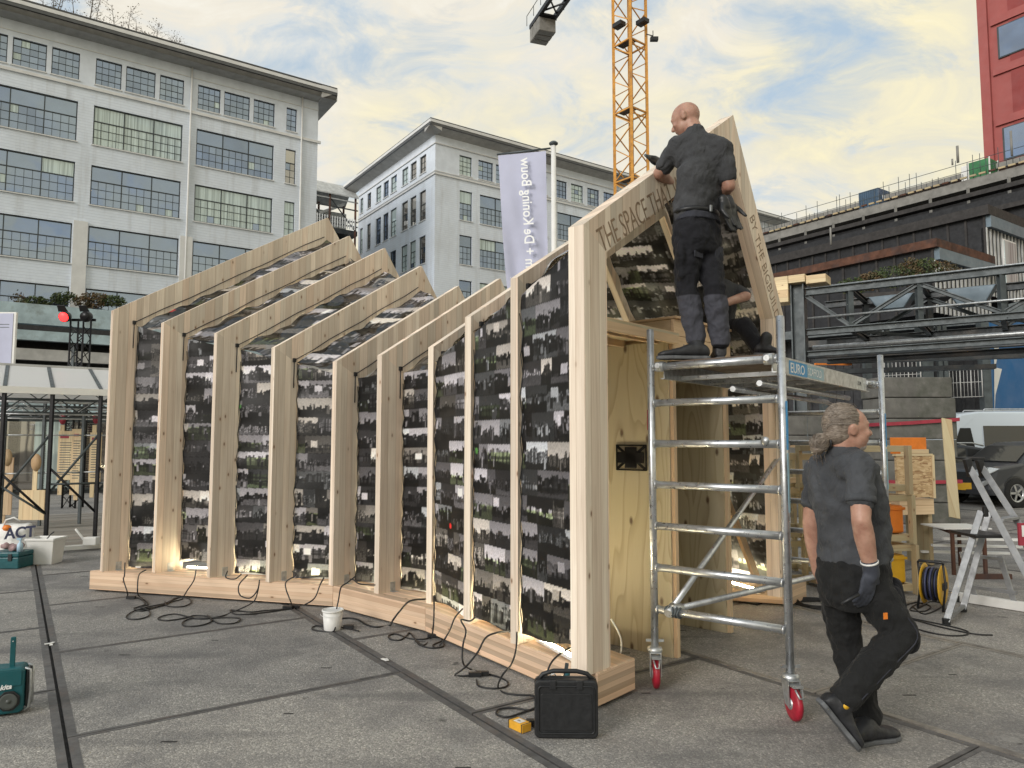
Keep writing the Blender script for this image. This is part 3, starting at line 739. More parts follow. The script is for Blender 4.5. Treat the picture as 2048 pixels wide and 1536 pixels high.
# ================================================================ buildings
def wall_frame(P0,d,nout):   # helper: maps (s,z,depth) on a facade; depth>0 is outward
    P0=Vector(P0); return lambda s,z,o=0: P0+d*s+Z_*z+nout*o
class Facade:
    def __init__(s,P0,d,nout,root): s.P0=Vector(P0);s.d=d;s.n=nout;s.root=root;s.panes=0;s.rest=MB();s.restc=MB();s.meshes={}
    def pt(s,a,z,o=0): return s.P0+s.d*a+Z_*z+s.n*o
    def wall(s,s0,s1,z0,z1,holes,th=.4,mat=None,name='wall',split=None):
        """wall with real window openings: strips between sorted holes (grid decomposition)"""
        xs=sorted({s0,s1,*[h[0] for h in holes],*[h[1] for h in holes]}); zs=sorted({z0,z1,*[h[2] for h in holes],*[h[3] for h in holes]})
        b=MB(); 
        for j in range(len(zs)-1):
            za,zb=zs[j],zs[j+1]; run=None
            for i in range(len(xs)-1):
                xa,xb=xs[i],xs[i+1]; xm,zm=(xa+xb)/2,(za+zb)/2
                hole=any(h[0]<xm<h[1] and h[2]<zm<h[3] for h in holes)
                if hole:
                    if run: s._blk(b,run[0],run[1],za,zb); run=None
                else: run=(run[0],xb) if run else (xa,xb)
            if run: s._blk(b,run[0],run[1],za,zb)
        for h in holes:   # reveals
            a,c,z_,w=h
            for (p,q) in (((a,z_),(a,w)),((a,w),(c,w)),((c,w),(c,z_)),((c,z_),(a,z_))):
                b.add([s.pt(*p,0),s.pt(*q,0),s.pt(*q,-.25),s.pt(*p,-.25)],[(0,1,2,3)])
        return b.build(name,mat or M['wbrick'],s.root)
    def _blk(s,b,x0,x1,z0,z1):
        b.add([s.pt(x0,z0),s.pt(x1,z0),s.pt(x1,z1),s.pt(x0,z1)],[(0,1,2,3)])
    def window(s,s0,s1,z0,z1,cols,rows,tr=None,pm='glass',fw=.07,top_cols=None,individual=True,rec=-.16,sill=True):
        """steel window: outer frame, transom at tr, small panes below (cols x rows), big lights above"""
        key=None; b=MB(); P=lambda a,z,o=0:s.pt(a,z,rec+o)
        def bar(a,z,c,w,t,dd=.05):
            if abs(a-c)<1e-6: b.obox(P(a,(z+w)/2),s.d*(t/2),s.n*(dd/2),Z_*(abs(w-z)/2))
            else: b.obox(P((a+c)/2,z,.0015),s.d*(abs(c-a)/2),s.n*(dd/2),Z_*(t/2))
        for a in(s0+fw/2,s1-fw/2): bar(a,z0,a,z1,fw,.09)
        for z in(z0+fw/2,z1-fw/2): bar(s0,z,s1,z,fw,.093)
        zt=tr if tr else z1-fw
        cells=[]
        W=(s1-s0)
        if tr:
            bar(s0,tr,s1,tr,.07,.08)
            tc=top_cols or 3
            for k in range(1,tc): a=s0+W*k/tc; bar(a,z0,a,z1,.075,.085)
            for k in range(tc): cells.append((s0+W*k/tc+.035,s0+W*(k+1)/tc-.035,tr+.03,z1-fw))
        for k in range(1,cols): a=s0+W*k/cols; bar(a,z0,a,zt,.032,.04)
        for k in range(1,rows): z=z0+(zt-z0)*k/rows; bar(s0,z,s1,z,.032,.042)
        for i in range(cols):
            for j in range(rows): cells.append((s0+W*i/cols+.012,s0+W*(i+1)/cols-.012,z0+(zt-z0)*j/rows+.012,z0+(zt-z0)*(j+1)/rows-.012))
        w=b.build('window',M['wframe'],s.root)
        for (a,c,z,zz) in cells:
            mt=pm if random.random()>.10 else random.choice(['glass','glass_curtain','glass'])
            if pm=='mix': mt=random.choice(['glass','glass','glass_curtain','glass_warm'])
            if individual and s.panes<295:
                q=MB(); cc=P((a+c)/2,(z+zz)/2,-.012)
                q.add([P(a,z,-.012),P(c,z,-.012),P(c,zz,-.012),P(a,zz,-.012),P(a,z,-.03),P(c,z,-.03),P(c,zz,-.03),P(a,zz,-.03)],[(0,1,2,3),(7,6,5,4),(0,4,5,1),(2,6,7,3),(1,5,6,2),(3,7,4,0)])
                q.build('pane',M[mt],w); s.panes+=1
            else:
                q=s.restc if mt=='glass_curtain' else s.rest
                q.add([P(a,z,-.012),P(c,z,-.012),P(c,zz,-.012),P(a,zz,-.012)],[(0,1,2,3)])
        if sill:
            q=MB(); q.obox(s.pt((s0+s1)/2,z0-.045,.04),s.d*((s1-s0)/2+.08),s.n*.06,Z_*.04); q.build('sill',M['trim'],w)
        return w
    def finish(s):
        if s.rest.v: tag(s.rest.build('small_panes',M['glass'],s.root),kind='stuff')
        if s.restc.v: tag(s.restc.build('small_curtained_panes',M['glass_curtain'],s.root),kind='stuff')
    def band(s,s0,s1,z0,z1,proud,mat,name='string_course'):
        b=MB(); b.obox(s.pt((s0+s1)/2,(z0+z1)/2,proud/2-.01),s.d*((s1-s0)/2),s.n*(proud/2+.01),Z_*((z1-z0)/2)); return b.build(name,mat,s.root)
    def pipe(s,a,z0,z1,r=.08):
        b=MB(); b.tube([s.pt(a,z0,.12),s.pt(a,z1,.12)],r,8); return b.build('downpipe',M['trim'],s.root)
nP=-Q_   # facades along P face -Q
C1=Vector((-17.44,63.2,0))
bld1=thing('factory_building','white brick former factory with wide steel windows, tallest at left','building',tuple(C1))
f1=Facade(C1,P_,nP,bld1)
rows=[(24.0,27.07,25.88),(19.35,22.4,21.25),(14.7,17.72,16.55),(10.05,12.95,11.85)]
holes=[]; wins=[]
for k in range(4):
    b0=-17.4-7.3*(k-1)
    for a,c in((0,1.76),(2.06,4.14),(4.46,6.24)): holes.append((b0+a,b0+c,28.72,30.8)); wins.append(('t',b0+a,b0+c,28.72,30.8,None,k))
    for r,(z0,z1,t) in enumerate(rows): holes.append((b0,b0+6.25,z0,z1)); wins.append(('b',b0,b0+6.25,z0,z1,t,(k,r)))
holes.append((-2.83,-1.93,28.72,30.8)); wins.append(('n',-2.83,-1.93,28.72,30.8,None,0))
for r,(z0,z1,t) in enumerate(rows): holes.append((-2.83,-1.93,z0,z1)); wins.append(('n2',-2.83,-1.93,z0,z1,t,r))
f1.wall(-46,0,0,28.28,[h for h in holes if h[3]<28.2]); f1.wall(-46,0,28.28,32.0,[h for h in holes if h[3]>28.2],mat=M['render'],name='top_wall')
special={(1,0):'glass_curtain',(0,0):'glass',(2,0):'glass',(0,1):'glass_curtain',(1,1):'glass_warm',(2,1):'glass_warm',(0,2):'glass_warm',(1,2):'glass_warm',(2,2):'glass',(0,3):'glass_curtain'}
order=sorted(wins,key=lambda w:-(w[3])-(w[1]*.1))
for kd,a,c,z0,z1,t,k in order:
    if c<-30: ind=False
    else: ind=True
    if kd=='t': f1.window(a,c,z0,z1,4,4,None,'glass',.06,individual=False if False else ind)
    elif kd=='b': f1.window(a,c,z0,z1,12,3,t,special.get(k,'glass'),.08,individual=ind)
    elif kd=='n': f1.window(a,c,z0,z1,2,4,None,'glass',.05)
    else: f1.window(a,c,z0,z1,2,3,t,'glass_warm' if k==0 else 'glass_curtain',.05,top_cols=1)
f1.finish()
f1.band(-46,.25,28.18,28.4,.14,M['trim'])
for a in(-10.62,-1.5): f1.pipe(a,0,32.1)
for k in range(-1,3):
    a=-17.95-7.3*k+7.3; 
    if a<0: f1.band(a-.5+.08,a+.5,0,17.95,.16,M['trim'],'pilaster')
f1.band(-46,0,31.2,31.26,.05,M['trim'])
# deep eaves and roof
def eaves(root,P0,d,n,s0,s1,z,over=1.15):
    z+=.1
    pt=lambda a,zz,o:P0+d*a+Z_*zz+n*o
    b=MB(); b.prism([pt(s0,z,-.1),pt(s0,z+.42,over-.1),pt(s0,z+.85,over-.1),pt(s0,z+.9,-.1)],d*(s1-s0)); b.build('eaves',M['fascia'],root)
    b=MB(); b.prism([pt(s0,z+.42,over-.08),pt(s0,z+.64,over-.08),pt(s0,z+.64,over+.1),pt(s0,z+.42,over+.1)],d*(s1-s0)); b.build('gutter',M['gutter'],root)
    b=MB(); b.prism([pt(s0,z+.645,over-.05),pt(s0,z+.95,over-.05),pt(s0,z+.95,over+.13),pt(s0,z+.67,over+.13)],d*(s1-s0)); b.build('roof_edge',M['trim'],root)
eaves(bld1,C1,P_,nP,-46,1.3,31.95)
b=MB(); b.prism([f1.pt(0,0),f1.pt(0,0,-18),f1.pt(-46,0,-18),f1.pt(-46,0)][::-1],Z_*0) if False else None
b.add([f1.pt(0,0,0),f1.pt(0,0,-18),f1.pt(0,32.0,-18),f1.pt(0,32.0,0)],[(0,1,2,3)]); b.build('side_wall',M['render'],bld1)
b=MB(); b.add([f1.pt(1.3,33.2,1.2),f1.pt(-46,33.2,1.2),f1.pt(-46,33.2,-18),f1.pt(1.3,33.2,-18),f1.pt(1.3,32,1.2),f1.pt(-46,32,1.2),f1.pt(-46,32,-18),f1.pt(1.3,32,-18)],[(0,1,2,3),(4,7,6,5),(0,3,7,4),(2,6,7,3)]); b.build('roof',M['fascia'],bld1)
eb=MB(); eb.prism([f1.pt(-.1,31.95,1.2),f1.pt(1.25,32.7,1.2),f1.pt(1.25,33.1,1.2),f1.pt(-.1,33.1,1.2)],Q_*19); eb.build('eaves',M['fascia'],bld1)
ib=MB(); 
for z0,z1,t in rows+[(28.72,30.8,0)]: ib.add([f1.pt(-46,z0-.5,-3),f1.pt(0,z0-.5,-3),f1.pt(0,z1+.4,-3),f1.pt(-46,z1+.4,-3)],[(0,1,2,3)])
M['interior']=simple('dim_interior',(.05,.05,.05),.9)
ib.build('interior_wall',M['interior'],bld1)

# building two, a corner block further off
C2=Vector((-7.83,72,0))
bld2=thing('corner_factory_building','grey white factory block seen at its corner behind the flag banner','building',tuple(C2))
f2=Facade(C2,P_,nP,bld2); f2l=Facade(C2,Q_,-P_,bld2)
top=[(2.85,4.37),(5.18,7.03),(7.4,9.4),(9.8,11.5),(12.5,14.3),(15.66,17.17),(17.78,19.61),(20.24,22.1),(22.79,24.6)]
big=[(2.9,4.42,3),(5.38,11.5,12),(12.5,14.3,4),(15.76,21.9,12)]
s_=26
while s_<92: top+=[(s_,s_+1.8),(s_+2.1,s_+4.1),(s_+4.4,s_+6.2)]; big.append((s_,s_+6.2,12)); s_+=7.3
hl=[];ws=[]
for a,c in top: hl.append((a,c,29.25,31.35)); ws.append((a,c,29.25,31.35,3,4,None))
for z0,z1,t in ((24.45,27.6,26.3),(19.78,22.87,21.7),(15.1,18.13,17),(10.4,13.4,12.3)):
    for a,c,n in big: hl.append((a,c,z0,z1)); ws.append((a,c,z0,z1,n,3,t))
f2.wall(0,95,0,28.75,[h for h in hl if h[3]<28.7]); f2.wall(0,95,28.75,33,[h for h in hl if h[3]>28.7],mat=M['render'],name='top_wall')
for a,c,z0,z1,n,rw,t in sorted(ws,key=lambda w:w[0]):
    far_=a>13
    f2.window(a,c,z0,z1,n,rw,t,random.choice(['glass','glass','glass_curtain']),.07,top_cols=(1 if n<5 else 3),individual=not far_)
f2.finish()
tl=[(2.0,3.43),(4.2,5.6),(6.2,7.7),(9.07,10.6),(11.2,12.6),(13.25,14.7),(16.2,17.3),(18.6,19.5)]
hl=[];ws=[]
for a,c in tl:
    for z0,z1,t in((29.6,31.5,None),(24.5,27.7,26.3),(19.9,22.85,21.7),(15.1,18.1,17)): hl.append((a,c,z0,z1)); ws.append((a,c,z0,z1,t))
f2l.wall(0,20,0,28.75,[h for h in hl if h[3]<28.7]); f2l.wall(0,20,28.75,33,[h for h in hl if h[3]>28.7],mat=M['render'],name='top_wall')
for a,c,z0,z1,t in ws: f2l.window(a,c,z0,z1,2,3,t,random.choice(['glass_warm','glass','glass_curtain']),.07,top_cols=1 if t else 2)
f2l.finish()
for f,s1 in((f2,95),(f2l,20)):
    f.band(-.14 if f is f2 else 0,s1,28.68,28.86,.14,M['trim']); f.band(-.1 if f is f2 else 0,s1,29.0,29.08,.1,M['trim']); f.band(-.1 if f is f2 else 0,s1,31.9,32.0,.12,M['trim'])
eaves(bld2,C2,P_,nP,-1.2,95,32.7); eaves(bld2,C2,Q_,-P_,-1.2,22,32.7)
for a in(15.2,25.2,32.5,39.8,47.1,54.4,61.7,69): f2.pipe(a,0,33)
b=MB(); b.add([f2.pt(-1.2,33.9,1.2),f2.pt(95,33.9,1.2),f2.pt(95,33.9,-18),f2.pt(-1.2,33.9,-18)],[(0,1,2,3)]); b.build('roof',M['fascia'],bld2)
b=MB(); b.add([f2l.pt(20,0,0),f2l.pt(20,0,-95),f2l.pt(20,33,-95),f2l.pt(20,33,0)],[(0,1,2,3)]); b.build('rear_wall',M['render'],bld2)
# ================================================================ people
def cloth(name,col,bstr=.35,rough=.85):
    m,t,b=new_mat(name); co=objco(t)
    n=nz(t,co,5,4,.6,.6,(1,1,.45)); n2=nz(t,co,240,2,.5)
    L(t,rmp(t,nz(t,co,7,4),[(.3,tuple(c*.75 for c in col)),(.7,tuple(c*1.2 for c in col))]),b.inputs['Base Color'])
    b.inputs['Roughness'].default_value=rough; b.inputs['Specular IOR Level'].default_value=.2
    b.inputs['Sheen Weight'].default_value=.04
    f=nz(t,co,11,3,.5,1.5,(1,1,.6))
    bump(t,b,mth(t,'ADD',mth(t,'MULTIPLY',f,1.0),mth(t,'MULTIPLY',n2,.05)),bstr,.03); return m
M['shirt']=cloth('dark_grey_shirt',(.052,.054,.058),.7)
M['shirt2']=cloth('grey_polo_shirt',(.058,.062,.069),.7)
M['trouser']=cloth('black_work_trousers',(.013,.0135,.017),.6)
M['trouser2']=cloth('slate_trouser_panel',(.034,.036,.046),.6)
def panels():
    m=M['trouser'].copy(); m.name='trousers_with_slate_panels'; t=m.node_tree; b=t.nodes['Principled BSDF']; sp=N(t,'ShaderNodeSeparateXYZ'); L(t,objco(t),sp.inputs[0])
    src=b.inputs['Base Color'].links[0].from_socket
    z=mth(t,'ADD',sp.outputs[2],mth(t,'MULTIPLY',nz(t,objco(t),6,2),.02))
    f=rmp(t,z,[(.115,0),(.12,1),(.455,1),(.46,0)]); L(t,mixc(t,f,src,(.058,.060,.074)),b.inputs['Base Color']); return m
M['trouser_panels']=panels()
M['trouser3']=cloth('charcoal_work_trousers',(.014,.0145,.015),.7)
M['navy']=cloth('dark_navy_trousers',(.010,.015,.026))
def skin():
    m,t,b=new_mat('skin'); co=objco(t)
    L(t,rmp(t,nz(t,co,14,5,.6),[(.3,(.30,.15,.105)),(.55,(.42,.24,.175)),(.75,(.48,.29,.22))]),b.inputs['Base Color'])
    b.inputs['Roughness'].default_value=.5; b.inputs['Subsurface Weight'].default_value=.08; b.inputs['Subsurface Scale'].default_value=.01
    bump(t,b,nz(t,co,160,3),.12,.002); return m
M['skin']=skin()
def hairm():
    m,t,b=new_mat('grey_brown_hair'); co=objco(t)
    n=nz(t,co,1,4,.7,.9,(26,26,170)); n2=nz(t,co,9,3)
    c=rmp(t,n,[(.3,(.04,.03,.023)),(.5,(.19,.15,.115)),(.7,(.38,.33,.28))]); L(t,c,b.inputs['Base Color']); b.inputs['Roughness'].default_value=.45
    bump(t,b,n,.8,.006); return m
M['hair']=hairm()
M['hair2']=simple('grey_hair',(.27,.235,.20),.45,0,.3,40,0)
M['beard']=simple('short_grey_beard',(.33,.29,.26),.8,0,.4,90,.4,200)
M['stubble']=simple('cropped_scalp_hair',(.33,.22,.17),.7,0,.2,60,.2,300)
M['boot']=simple('black_boot_leather',(.016,.017,.02),.55,0,.4,22,.4,70)
M['sole']=simple('grey_rubber_sole',(.10,.105,.112),.7,0,.3,20,.3)
M['glove']=cloth('grey_work_glove',(.045,.05,.065),.3,.6)
def smooth_path(pts,n=6):
    pts=[Vector(p) for p in pts]; out=[]
    for i in range(len(pts)-1):
        p0=pts[max(0,i-1)];p1=pts[i];p2=pts[i+1];p3=pts[min(len(pts)-1,i+2)]
        for k in range(n):
            t=k/n; out.append(.5*((2*p1)+(p2-p0)*t+(2*p0-5*p1+4*p2-p3)*t*t+(3*p1-p0-3*p2+p3)*t**3))
    out.append(pts[-1]); return out
class Blob(MB):
    def sphere(s,c,rx,ry=None,rz=None,ax=None,n=14):
        c=Vector(c); ry=ry or rx; rz=rz or rx
        X,Y,Zz=ax if ax else (X_,Y_,Z_)
        vs=[];fs=[];m=n//2+1
        for i in range(m+1):
            ph=math.pi*i/m
            for k in range(n):
                th=2*math.pi*k/n; vs.append(c+X*(rx*math.sin(ph)*math.cos(th))+Y*(ry*math.sin(ph)*math.sin(th))+Zz*(rz*math.cos(ph)))
        for i in range(m):
            for k in range(n): fs.append((i*n+k,(i+1)*n+k,(i+1)*n+(k+1)%n,i*n+(k+1)%n))
        return s.add(vs,fs)
    def limb(s,pts,rs,n=12):
        # smooth chain with rounded ends
        pts=[Vector(p) for p in pts]; P2=[];R2=[]
        for i in range(len(pts)-1):
            for k in range(4): f=k/4; P2.append(pts[i].lerp(pts[i+1],f)); R2.append(rs[i]*(1-f)+rs[i+1]*f)
        P2.append(pts[-1]);R2.append(rs[-1])
        s.tube(P2,R2,n); s.sphere(pts[0],rs[0]*.99); s.sphere(pts[-1],rs[-1]*.99)
        for p,r in zip(pts[1:-1],rs[1:-1]): s.sphere(p,r*.99)
        return s
    def loft(s,rings,n=20,power=2.3):
        # rings: (centre, half side vector, half depth vector)
        b=len(s.v)
        for c,a,d in rings:
            for k in range(n):
                t=2*math.pi*k/n; ct,st=math.cos(t),math.sin(t)
                cx=math.copysign(abs(ct)**(2/power),ct); sy=math.copysign(abs(st)**(2/power),st)
                s.v.append(Vector(c)+a*cx+d*sy)
        m=len(rings)
        for i in range(m-1):
            for k in range(n): s.f.append([b+i*n+k,b+i*n+(k+1)%n,b+(i+1)*n+(k+1)%n,b+(i+1)*n+k]); s.m.append(0); s.sm.append(True)
        s.f.append([b+k for k in range(n)][::-1]); s.f.append([b+(m-1)*n+k for k in range(n)]); s.m+=[0,0]; s.sm+=[True,True]
        return s
    def grow(s,name,mat,parent,voxel=.012,smooth=5,disp=0,dsize=.08,extra=None):
        o=s.build(name,mat,parent)
        r=o.modifiers.new('skin','REMESH'); r.mode='VOXEL'; r.voxel_size=voxel; r.use_smooth_shade=True
        sm=o.modifiers.new('smooth','SMOOTH'); sm.factor=.5; sm.iterations=smooth
        if disp:
            tx=bpy.data.textures.new('folds','CLOUDS'); tx.noise_scale=dsize; tx.noise_depth=2
            d=o.modifiers.new('folds','DISPLACE'); d.texture=tx; d.strength=disp; d.mid_level=.5
            s2=o.modifiers.new('smooth2','SMOOTH'); s2.factor=.5; s2.iterations=2
        return o
def dirs(f):
    f=Vector(f).normalized(); r=Vector((f.y,-f.x,0)).normalized(); return f,r
def head(b,c,face,up,s=1.0,jaw=1.0):
    """c centre of the cranium; face direction; adds skull, jaw, nose, ears, lips, brow"""
    f=face.normalized(); r=f.cross(up).normalized(); u=r.cross(f).normalized(); c=Vector(c); ax=(r,f,u)
    k=s
    b.sphere(c,.078*k,.098*k,.092*k,ax,20)
    b.sphere(c-u*.055*k+f*.030*k,.066*k*jaw,.066*k,.075*k,ax,16)     # mid face
    b.sphere(c-u*.100*k+f*.048*k,.044*k*jaw,.040*k,.030*k,ax,14)     # chin
    b.sphere(c+u*.008*k+f*.080*k,.052*k,.020*k,.014*k,ax)           # brow
    for q in(-1,1):
        b.sphere(c-u*.040*k+f*.075*k+r*q*.038*k,.022*k,.018*k,.020*k,ax)   # cheek
        b.sphere(c-u*.024*k-f*.006*k+r*q*.078*k,.010*k,.020*k,.033*k,ax)   # ear
        b.sphere(c-u*.012*k-f*.014*k+r*q*.085*k,.008*k,.014*k,.018*k,ax)
        b.sphere(c-u*.012*k+f*.084*k+r*q*.030*k,.013*k,.010*k,.008*k,ax)   # eyelid
    b.limb([c-u*.010*k+f*.092*k,c-u*.040*k+f*.113*k],[.008*k,.013*k])
    b.sphere(c-u*.046*k+f*.108*k,.017*k,.012*k,.010*k,ax)
    b.sphere(c-u*.070*k+f*.092*k,.024*k,.010*k,.006*k,ax); b.sphere(c-u*.080*k+f*.090*k,.021*k,.010*k,.006*k,ax)
    return f,r,u
def hand(b,wrist,d,palm,thumb,curl=.5,s=1.0,open_=1.0):
    """d: direction of the fingers, palm: palm normal, thumb: side direction of the thumb"""
    d=d.normalized(); thumb=(thumb-d*thumb.dot(d)).normalized(); pn=d.cross(thumb).normalized()
    if pn.dot(palm)<0: pn=-pn
    w=Vector(wrist); pc=w+d*.050*s
    b.sphere(pc,.040*s,.052*s,.017*s,(thumb,d,pn)); b.limb([w-d*.01*s,w+d*.03*s],[.026*s,.028*s])
    for k,(off,ln) in enumerate(((.030,.072),(.011,.080),(-.009,.074),(-.028,.058))):
        base=w+d*.088*s+thumb*off*s; a=curl*.5; p=[base-d*.02*s,base]; dd=d
        for j,fr in enumerate((.45,.32,.23)):
            ang=curl*(.55+.25*j); dd=(dd*math.cos(ang)+pn*math.sin(ang)).normalized(); p.append(p[-1]+dd*ln*fr*s)
        b.limb(p,[.010*s,.0098*s,.0092*s,.0085*s,.0072*s],8)
    t0=w+d*.02*s+thumb*.025*s; t1=t0+(thumb*.7+d*.7+pn*.25).normalized()*.040*s; t2=t1+(d*.9+thumb*.2+pn*.4).normalized()*.030*s; t3=t2+(d*.9+pn*.5).normalized()*.024*s
    b.limb([t0,t1,t2,t3],[.016*s,.013*s,.0105*s,.009*s],8)
def shoe(root,heel,toe,up=Z_,s=1.0,ankle=None,name='boot'):
    heel=Vector(heel);toe=Vector(toe); f=(toe-heel).normalized(); r=f.cross(up).normalized(); u=r.cross(f).normalized(); Ln=(toe-heel).length
    b=Blob(); R_=[]
    for t,w,h in ((.0,.030,.050),(.06,.038,.075),(.2,.041,.095),(.38,.042,.085),(.58,.047,.060),(.78,.051,.045),(.92,.043,.036),(1.0,.024,.022)):
        c=heel+f*(t*Ln)+u*(.018+h*.56); R_.append((c,r*w*s*1.06,u*h*.56))
    b.loft(R_,18,2.4)
    an=Vector(ankle) if ankle is not None else heel+f*.09+u*.16
    b.limb([heel+f*.085+u*.07,an],[.050*s,.052*s])
    o=b.grow(name,M['boot'],root,.008,3,.006,.03)
    q=Blob(); S_=[]
    sl_=MB(); pts=[]
    out=[(-.012,.0),(-.006,.030),(.08,.041),(.35,.036),(.55,.043),(.75,.054),(.92,.044),(1.02,.020),(1.035,0)]
    ring=[(t,w) for t,w in out]+[(t,-w) for t,w in out[::-1][1:-1]]
    sl_.prism([heel+f*(t*Ln)+r*w*s for t,w in ring],u*.024); sl_.build('sole',M['sole'],o,bevel=.006)
    lc=MB()
    for k in range(5):
        t=.42+.07*k; c=heel+f*(t*Ln)+u*(.118-.022*k); lc.tube([c-r*.024+f*.006,c+u*.008,c+r*.024-f*.006],.0028,5)
    lc.build('laces',M['sole'],o)
    return o

# ---------------------------------------------------------------- the bald man on the scaffold
def J(x,y,Y): return at(x,y,Y)
PZ=2.215
m1=thing('person','bald man in dark shirt and trousers standing on the scaffold with arms on the rafter','person',(1.33,5.05,PZ))
F1=Vector((-.60,.80,0)).normalized(); r1=Vector((F1.y,-F1.x,0))
hipc=Vector((J(1393,432,5.05).x,5.05,PZ+.93)); chest=Vector((J(1402,320,5.05).x,5.05,PZ+1.30))
def torso(b,hip,ch,f,r,hw=.165,cw=.205,hd=.12,cd=.125,belly=.0,neck=None,sh=.09):
    m=hip.lerp(ch,.45)
    b.loft([(hip-Z_*.05,r*hw*1.0,f*hd),(hip+Z_*.05,r*hw,f*hd),(m+f*belly,r*(hw*.98),f*(hd*1.02+belly)),(ch-Z_*.06+f*belly*.4,r*cw*.97,f*cd),(ch+Z_*.04,r*cw,f*cd*1.02),(ch+Z_*sh,r*cw*.86,f*cd*.86),(ch+Z_*(sh+.045),r*cw*.55,f*cd*.62),(ch+Z_*(sh+.07),r*.07,f*.07)],24,2.5)
# body (head, neck, arms, hands) as one continuous skin
b=Blob(); hc=J(1371,233,5.10)
hf=(F1*.86+Vector((-.35,-.1,0))*.9).normalized(); up1=(Z_+hf*.30).normalized(); hf=(hf-Z_*.36).normalized(); 
up1=(Z_-hf*Z_.dot(hf)).normalized()
head(b,hc,hf,up1,1.08)
nk=J(1391,270,5.05)
b.limb([hc-Z_*.05-hf*.03,nk],[.062,.066])
shL=J(1358,292,5.10); shR=J(1443,300,4.98)
elL=J(1318,348,5.22); wrL=J(1342,366,5.45)
elR=J(1458,372,4.98); wrR=J(1436,398,5.20)
b.limb([nk,chest+Z_*.05],[.066,.09]); b.limb([shL,chest,shR],[.05,.09,.05])
b.limb([shL,shL.lerp(elL,.5),elL],[.056,.053,.047]); b.limb([elL,elL.lerp(wrL,.4),wrL],[.046,.047,.031])
b.limb([shR,elR],[.056,.046]); b.limb([elR,elR.lerp(wrR,.4),wrR],[.046,.046,.031])
hand(b,wrL,(wrL-elL).normalized()*.5+Vector((.3,.1,-.8)),F1,Z_,.9); hand(b,wrR,(wrR-elR).normalized()+F1*.2,-r1,Z_,1.0)
body1=b.grow('body',M['skin'],m1,.0075,4)
# shirt
b=Blob(); torso(b,hipc+Z_*.08,chest,F1,r1,.172,.198,.125,.13,.02)
b.limb([nk+Z_*.02,nk-Z_*.06,chest+Z_*.05],[.070,.095,.14])
for s_ in (shL,shR): b.limb([nk-Z_*.035,s_+Z_*.0],[.075,.085])

for s_,e_ in ((shL,elL),(shR,elR)):
    b.limb([chest.lerp(s_,.6),s_,s_.lerp(e_,.72)],[.10,.078,.066])
sh1=b.grow('t_shirt',M['shirt'],m1,.010,4,.034,.07)
# trousers
b=Blob(); kneeL=J(1372,572,5.02); ankL=J(1392,678,5.05); kneeR=J(1428,572,5.00); ankR=J(1440,682,5.05)
hL=hipc-r1*.095-Z_*.08; hR=hipc+r1*.095-Z_*.08
b.loft([(hipc+Z_*.12,r1*.163,F1*.118),(hipc+Z_*.02,r1*.188,F1*.134),(hipc-Z_*.09,r1*.196,F1*.142),(hipc-Z_*.18,r1*.178,F1*.125)],22,2.4)
for h_,k_,a_ in((hL,kneeL,ankL),(hR,kneeR,ankR)):
    b.limb([h_,h_.lerp(k_,.5),k_,k_.lerp(a_,.35),k_.lerp(a_,.85),a_-Z_*.0],[.104,.096,.078,.082,.072,.070])
# cargo and holster pockets
b.sphere(hL.lerp(kneeL,.35)-r1*.075,.035,.07,.11); b.sphere(hL.lerp(kneeL,.65)-r1*.07,.03,.06,.09)
tr1=b.grow('trousers',M['trouser_panels'],m1,.010,4,.032,.055)
b=Blob(); b.loft([(hipc+Z_*.10-F1*.006,r1*.169,F1*.125),(hipc+Z_*.045-F1*.006,r1*.188,F1*.137)],22,2.4); b.grow('yoke',M['trouser2'],tr1,.009,2)
b=MB(); 
for k in range(28):
    pass
b.tube([hipc+Z_*.115+r1*.170*math.cos(a)+F1*.126*math.sin(a) for a in [2*math.pi*k/28 for k in range(28)]],.018,6,closed=True)
bt=b.build('belt',M['black'],m1)
b=MB(); c=hipc+Z_*.115-F1*.15-r1*.03; b.obox(c,r1*.008,F1*.006,Z_*.022); b.build('belt_loop',M['galv'],bt)
shoe(m1,Vector((J(1418,706,5.0).x,5.0,PZ)),Vector((J(1316,716,4.98).x,4.98,PZ)),ankle=ankL)
shoe(m1,Vector((J(1446,708,4.98).x,5.02,PZ)),Vector((J(1437,706,5.2).x,5.27,PZ)),ankle=ankR)
# pair of gloves hanging from the belt
gl1=thing('work_gloves','pair of black work gloves hanging from the belt of the man on the scaffold','gloves',tuple(J(1455,430,4.95)))
for q in range(2):
    b=Blob(); w=J(1447+q*10,402,4.93+q*.05); dd=(J(1470+q*8,468,4.95)-w).normalized(); hand(b,w,dd,-F1,r1*(1 if q else -1),.12,1.35); b.grow('glove',M['black'],gl1,.008,2)
for s__,e__ in ((hL,kneeL),(hR,kneeR)):
    b=MB(); c=s__.lerp(e__,.30)-F1*.095; b.obox(c,r1*.045,F1*.004,Z_*.05); b.build('back_pocket',M['trouser2'],tr1,bevel=.006)
g2=thing('cordless_drill','dark cordless drill gripped on top of the front rafter','drill',tuple(J(1306,330,5.55)))
c=J(1312,322,5.50); 
b=MB(); b.tube([c-U2*.10,c-U2*.03,c+U2*.07],[.018,.034,.036],12); b.build('motor_housing',M['black'],g2)
b=MB(); b.tube([c-U2*.16,c-U2*.10],[.010,.018],10); b.build('chuck',M['mid_steel'],g2)
b=MB(); b.tube([c+U2*.03,c+U2*.03-Z_*.10],.02,10); b.box(c+U2*.03-Vector((.045,.035,.14)),c+U2*.03+Vector((.045,.035,-.09))); b.build('handle',M['teal'],g2)

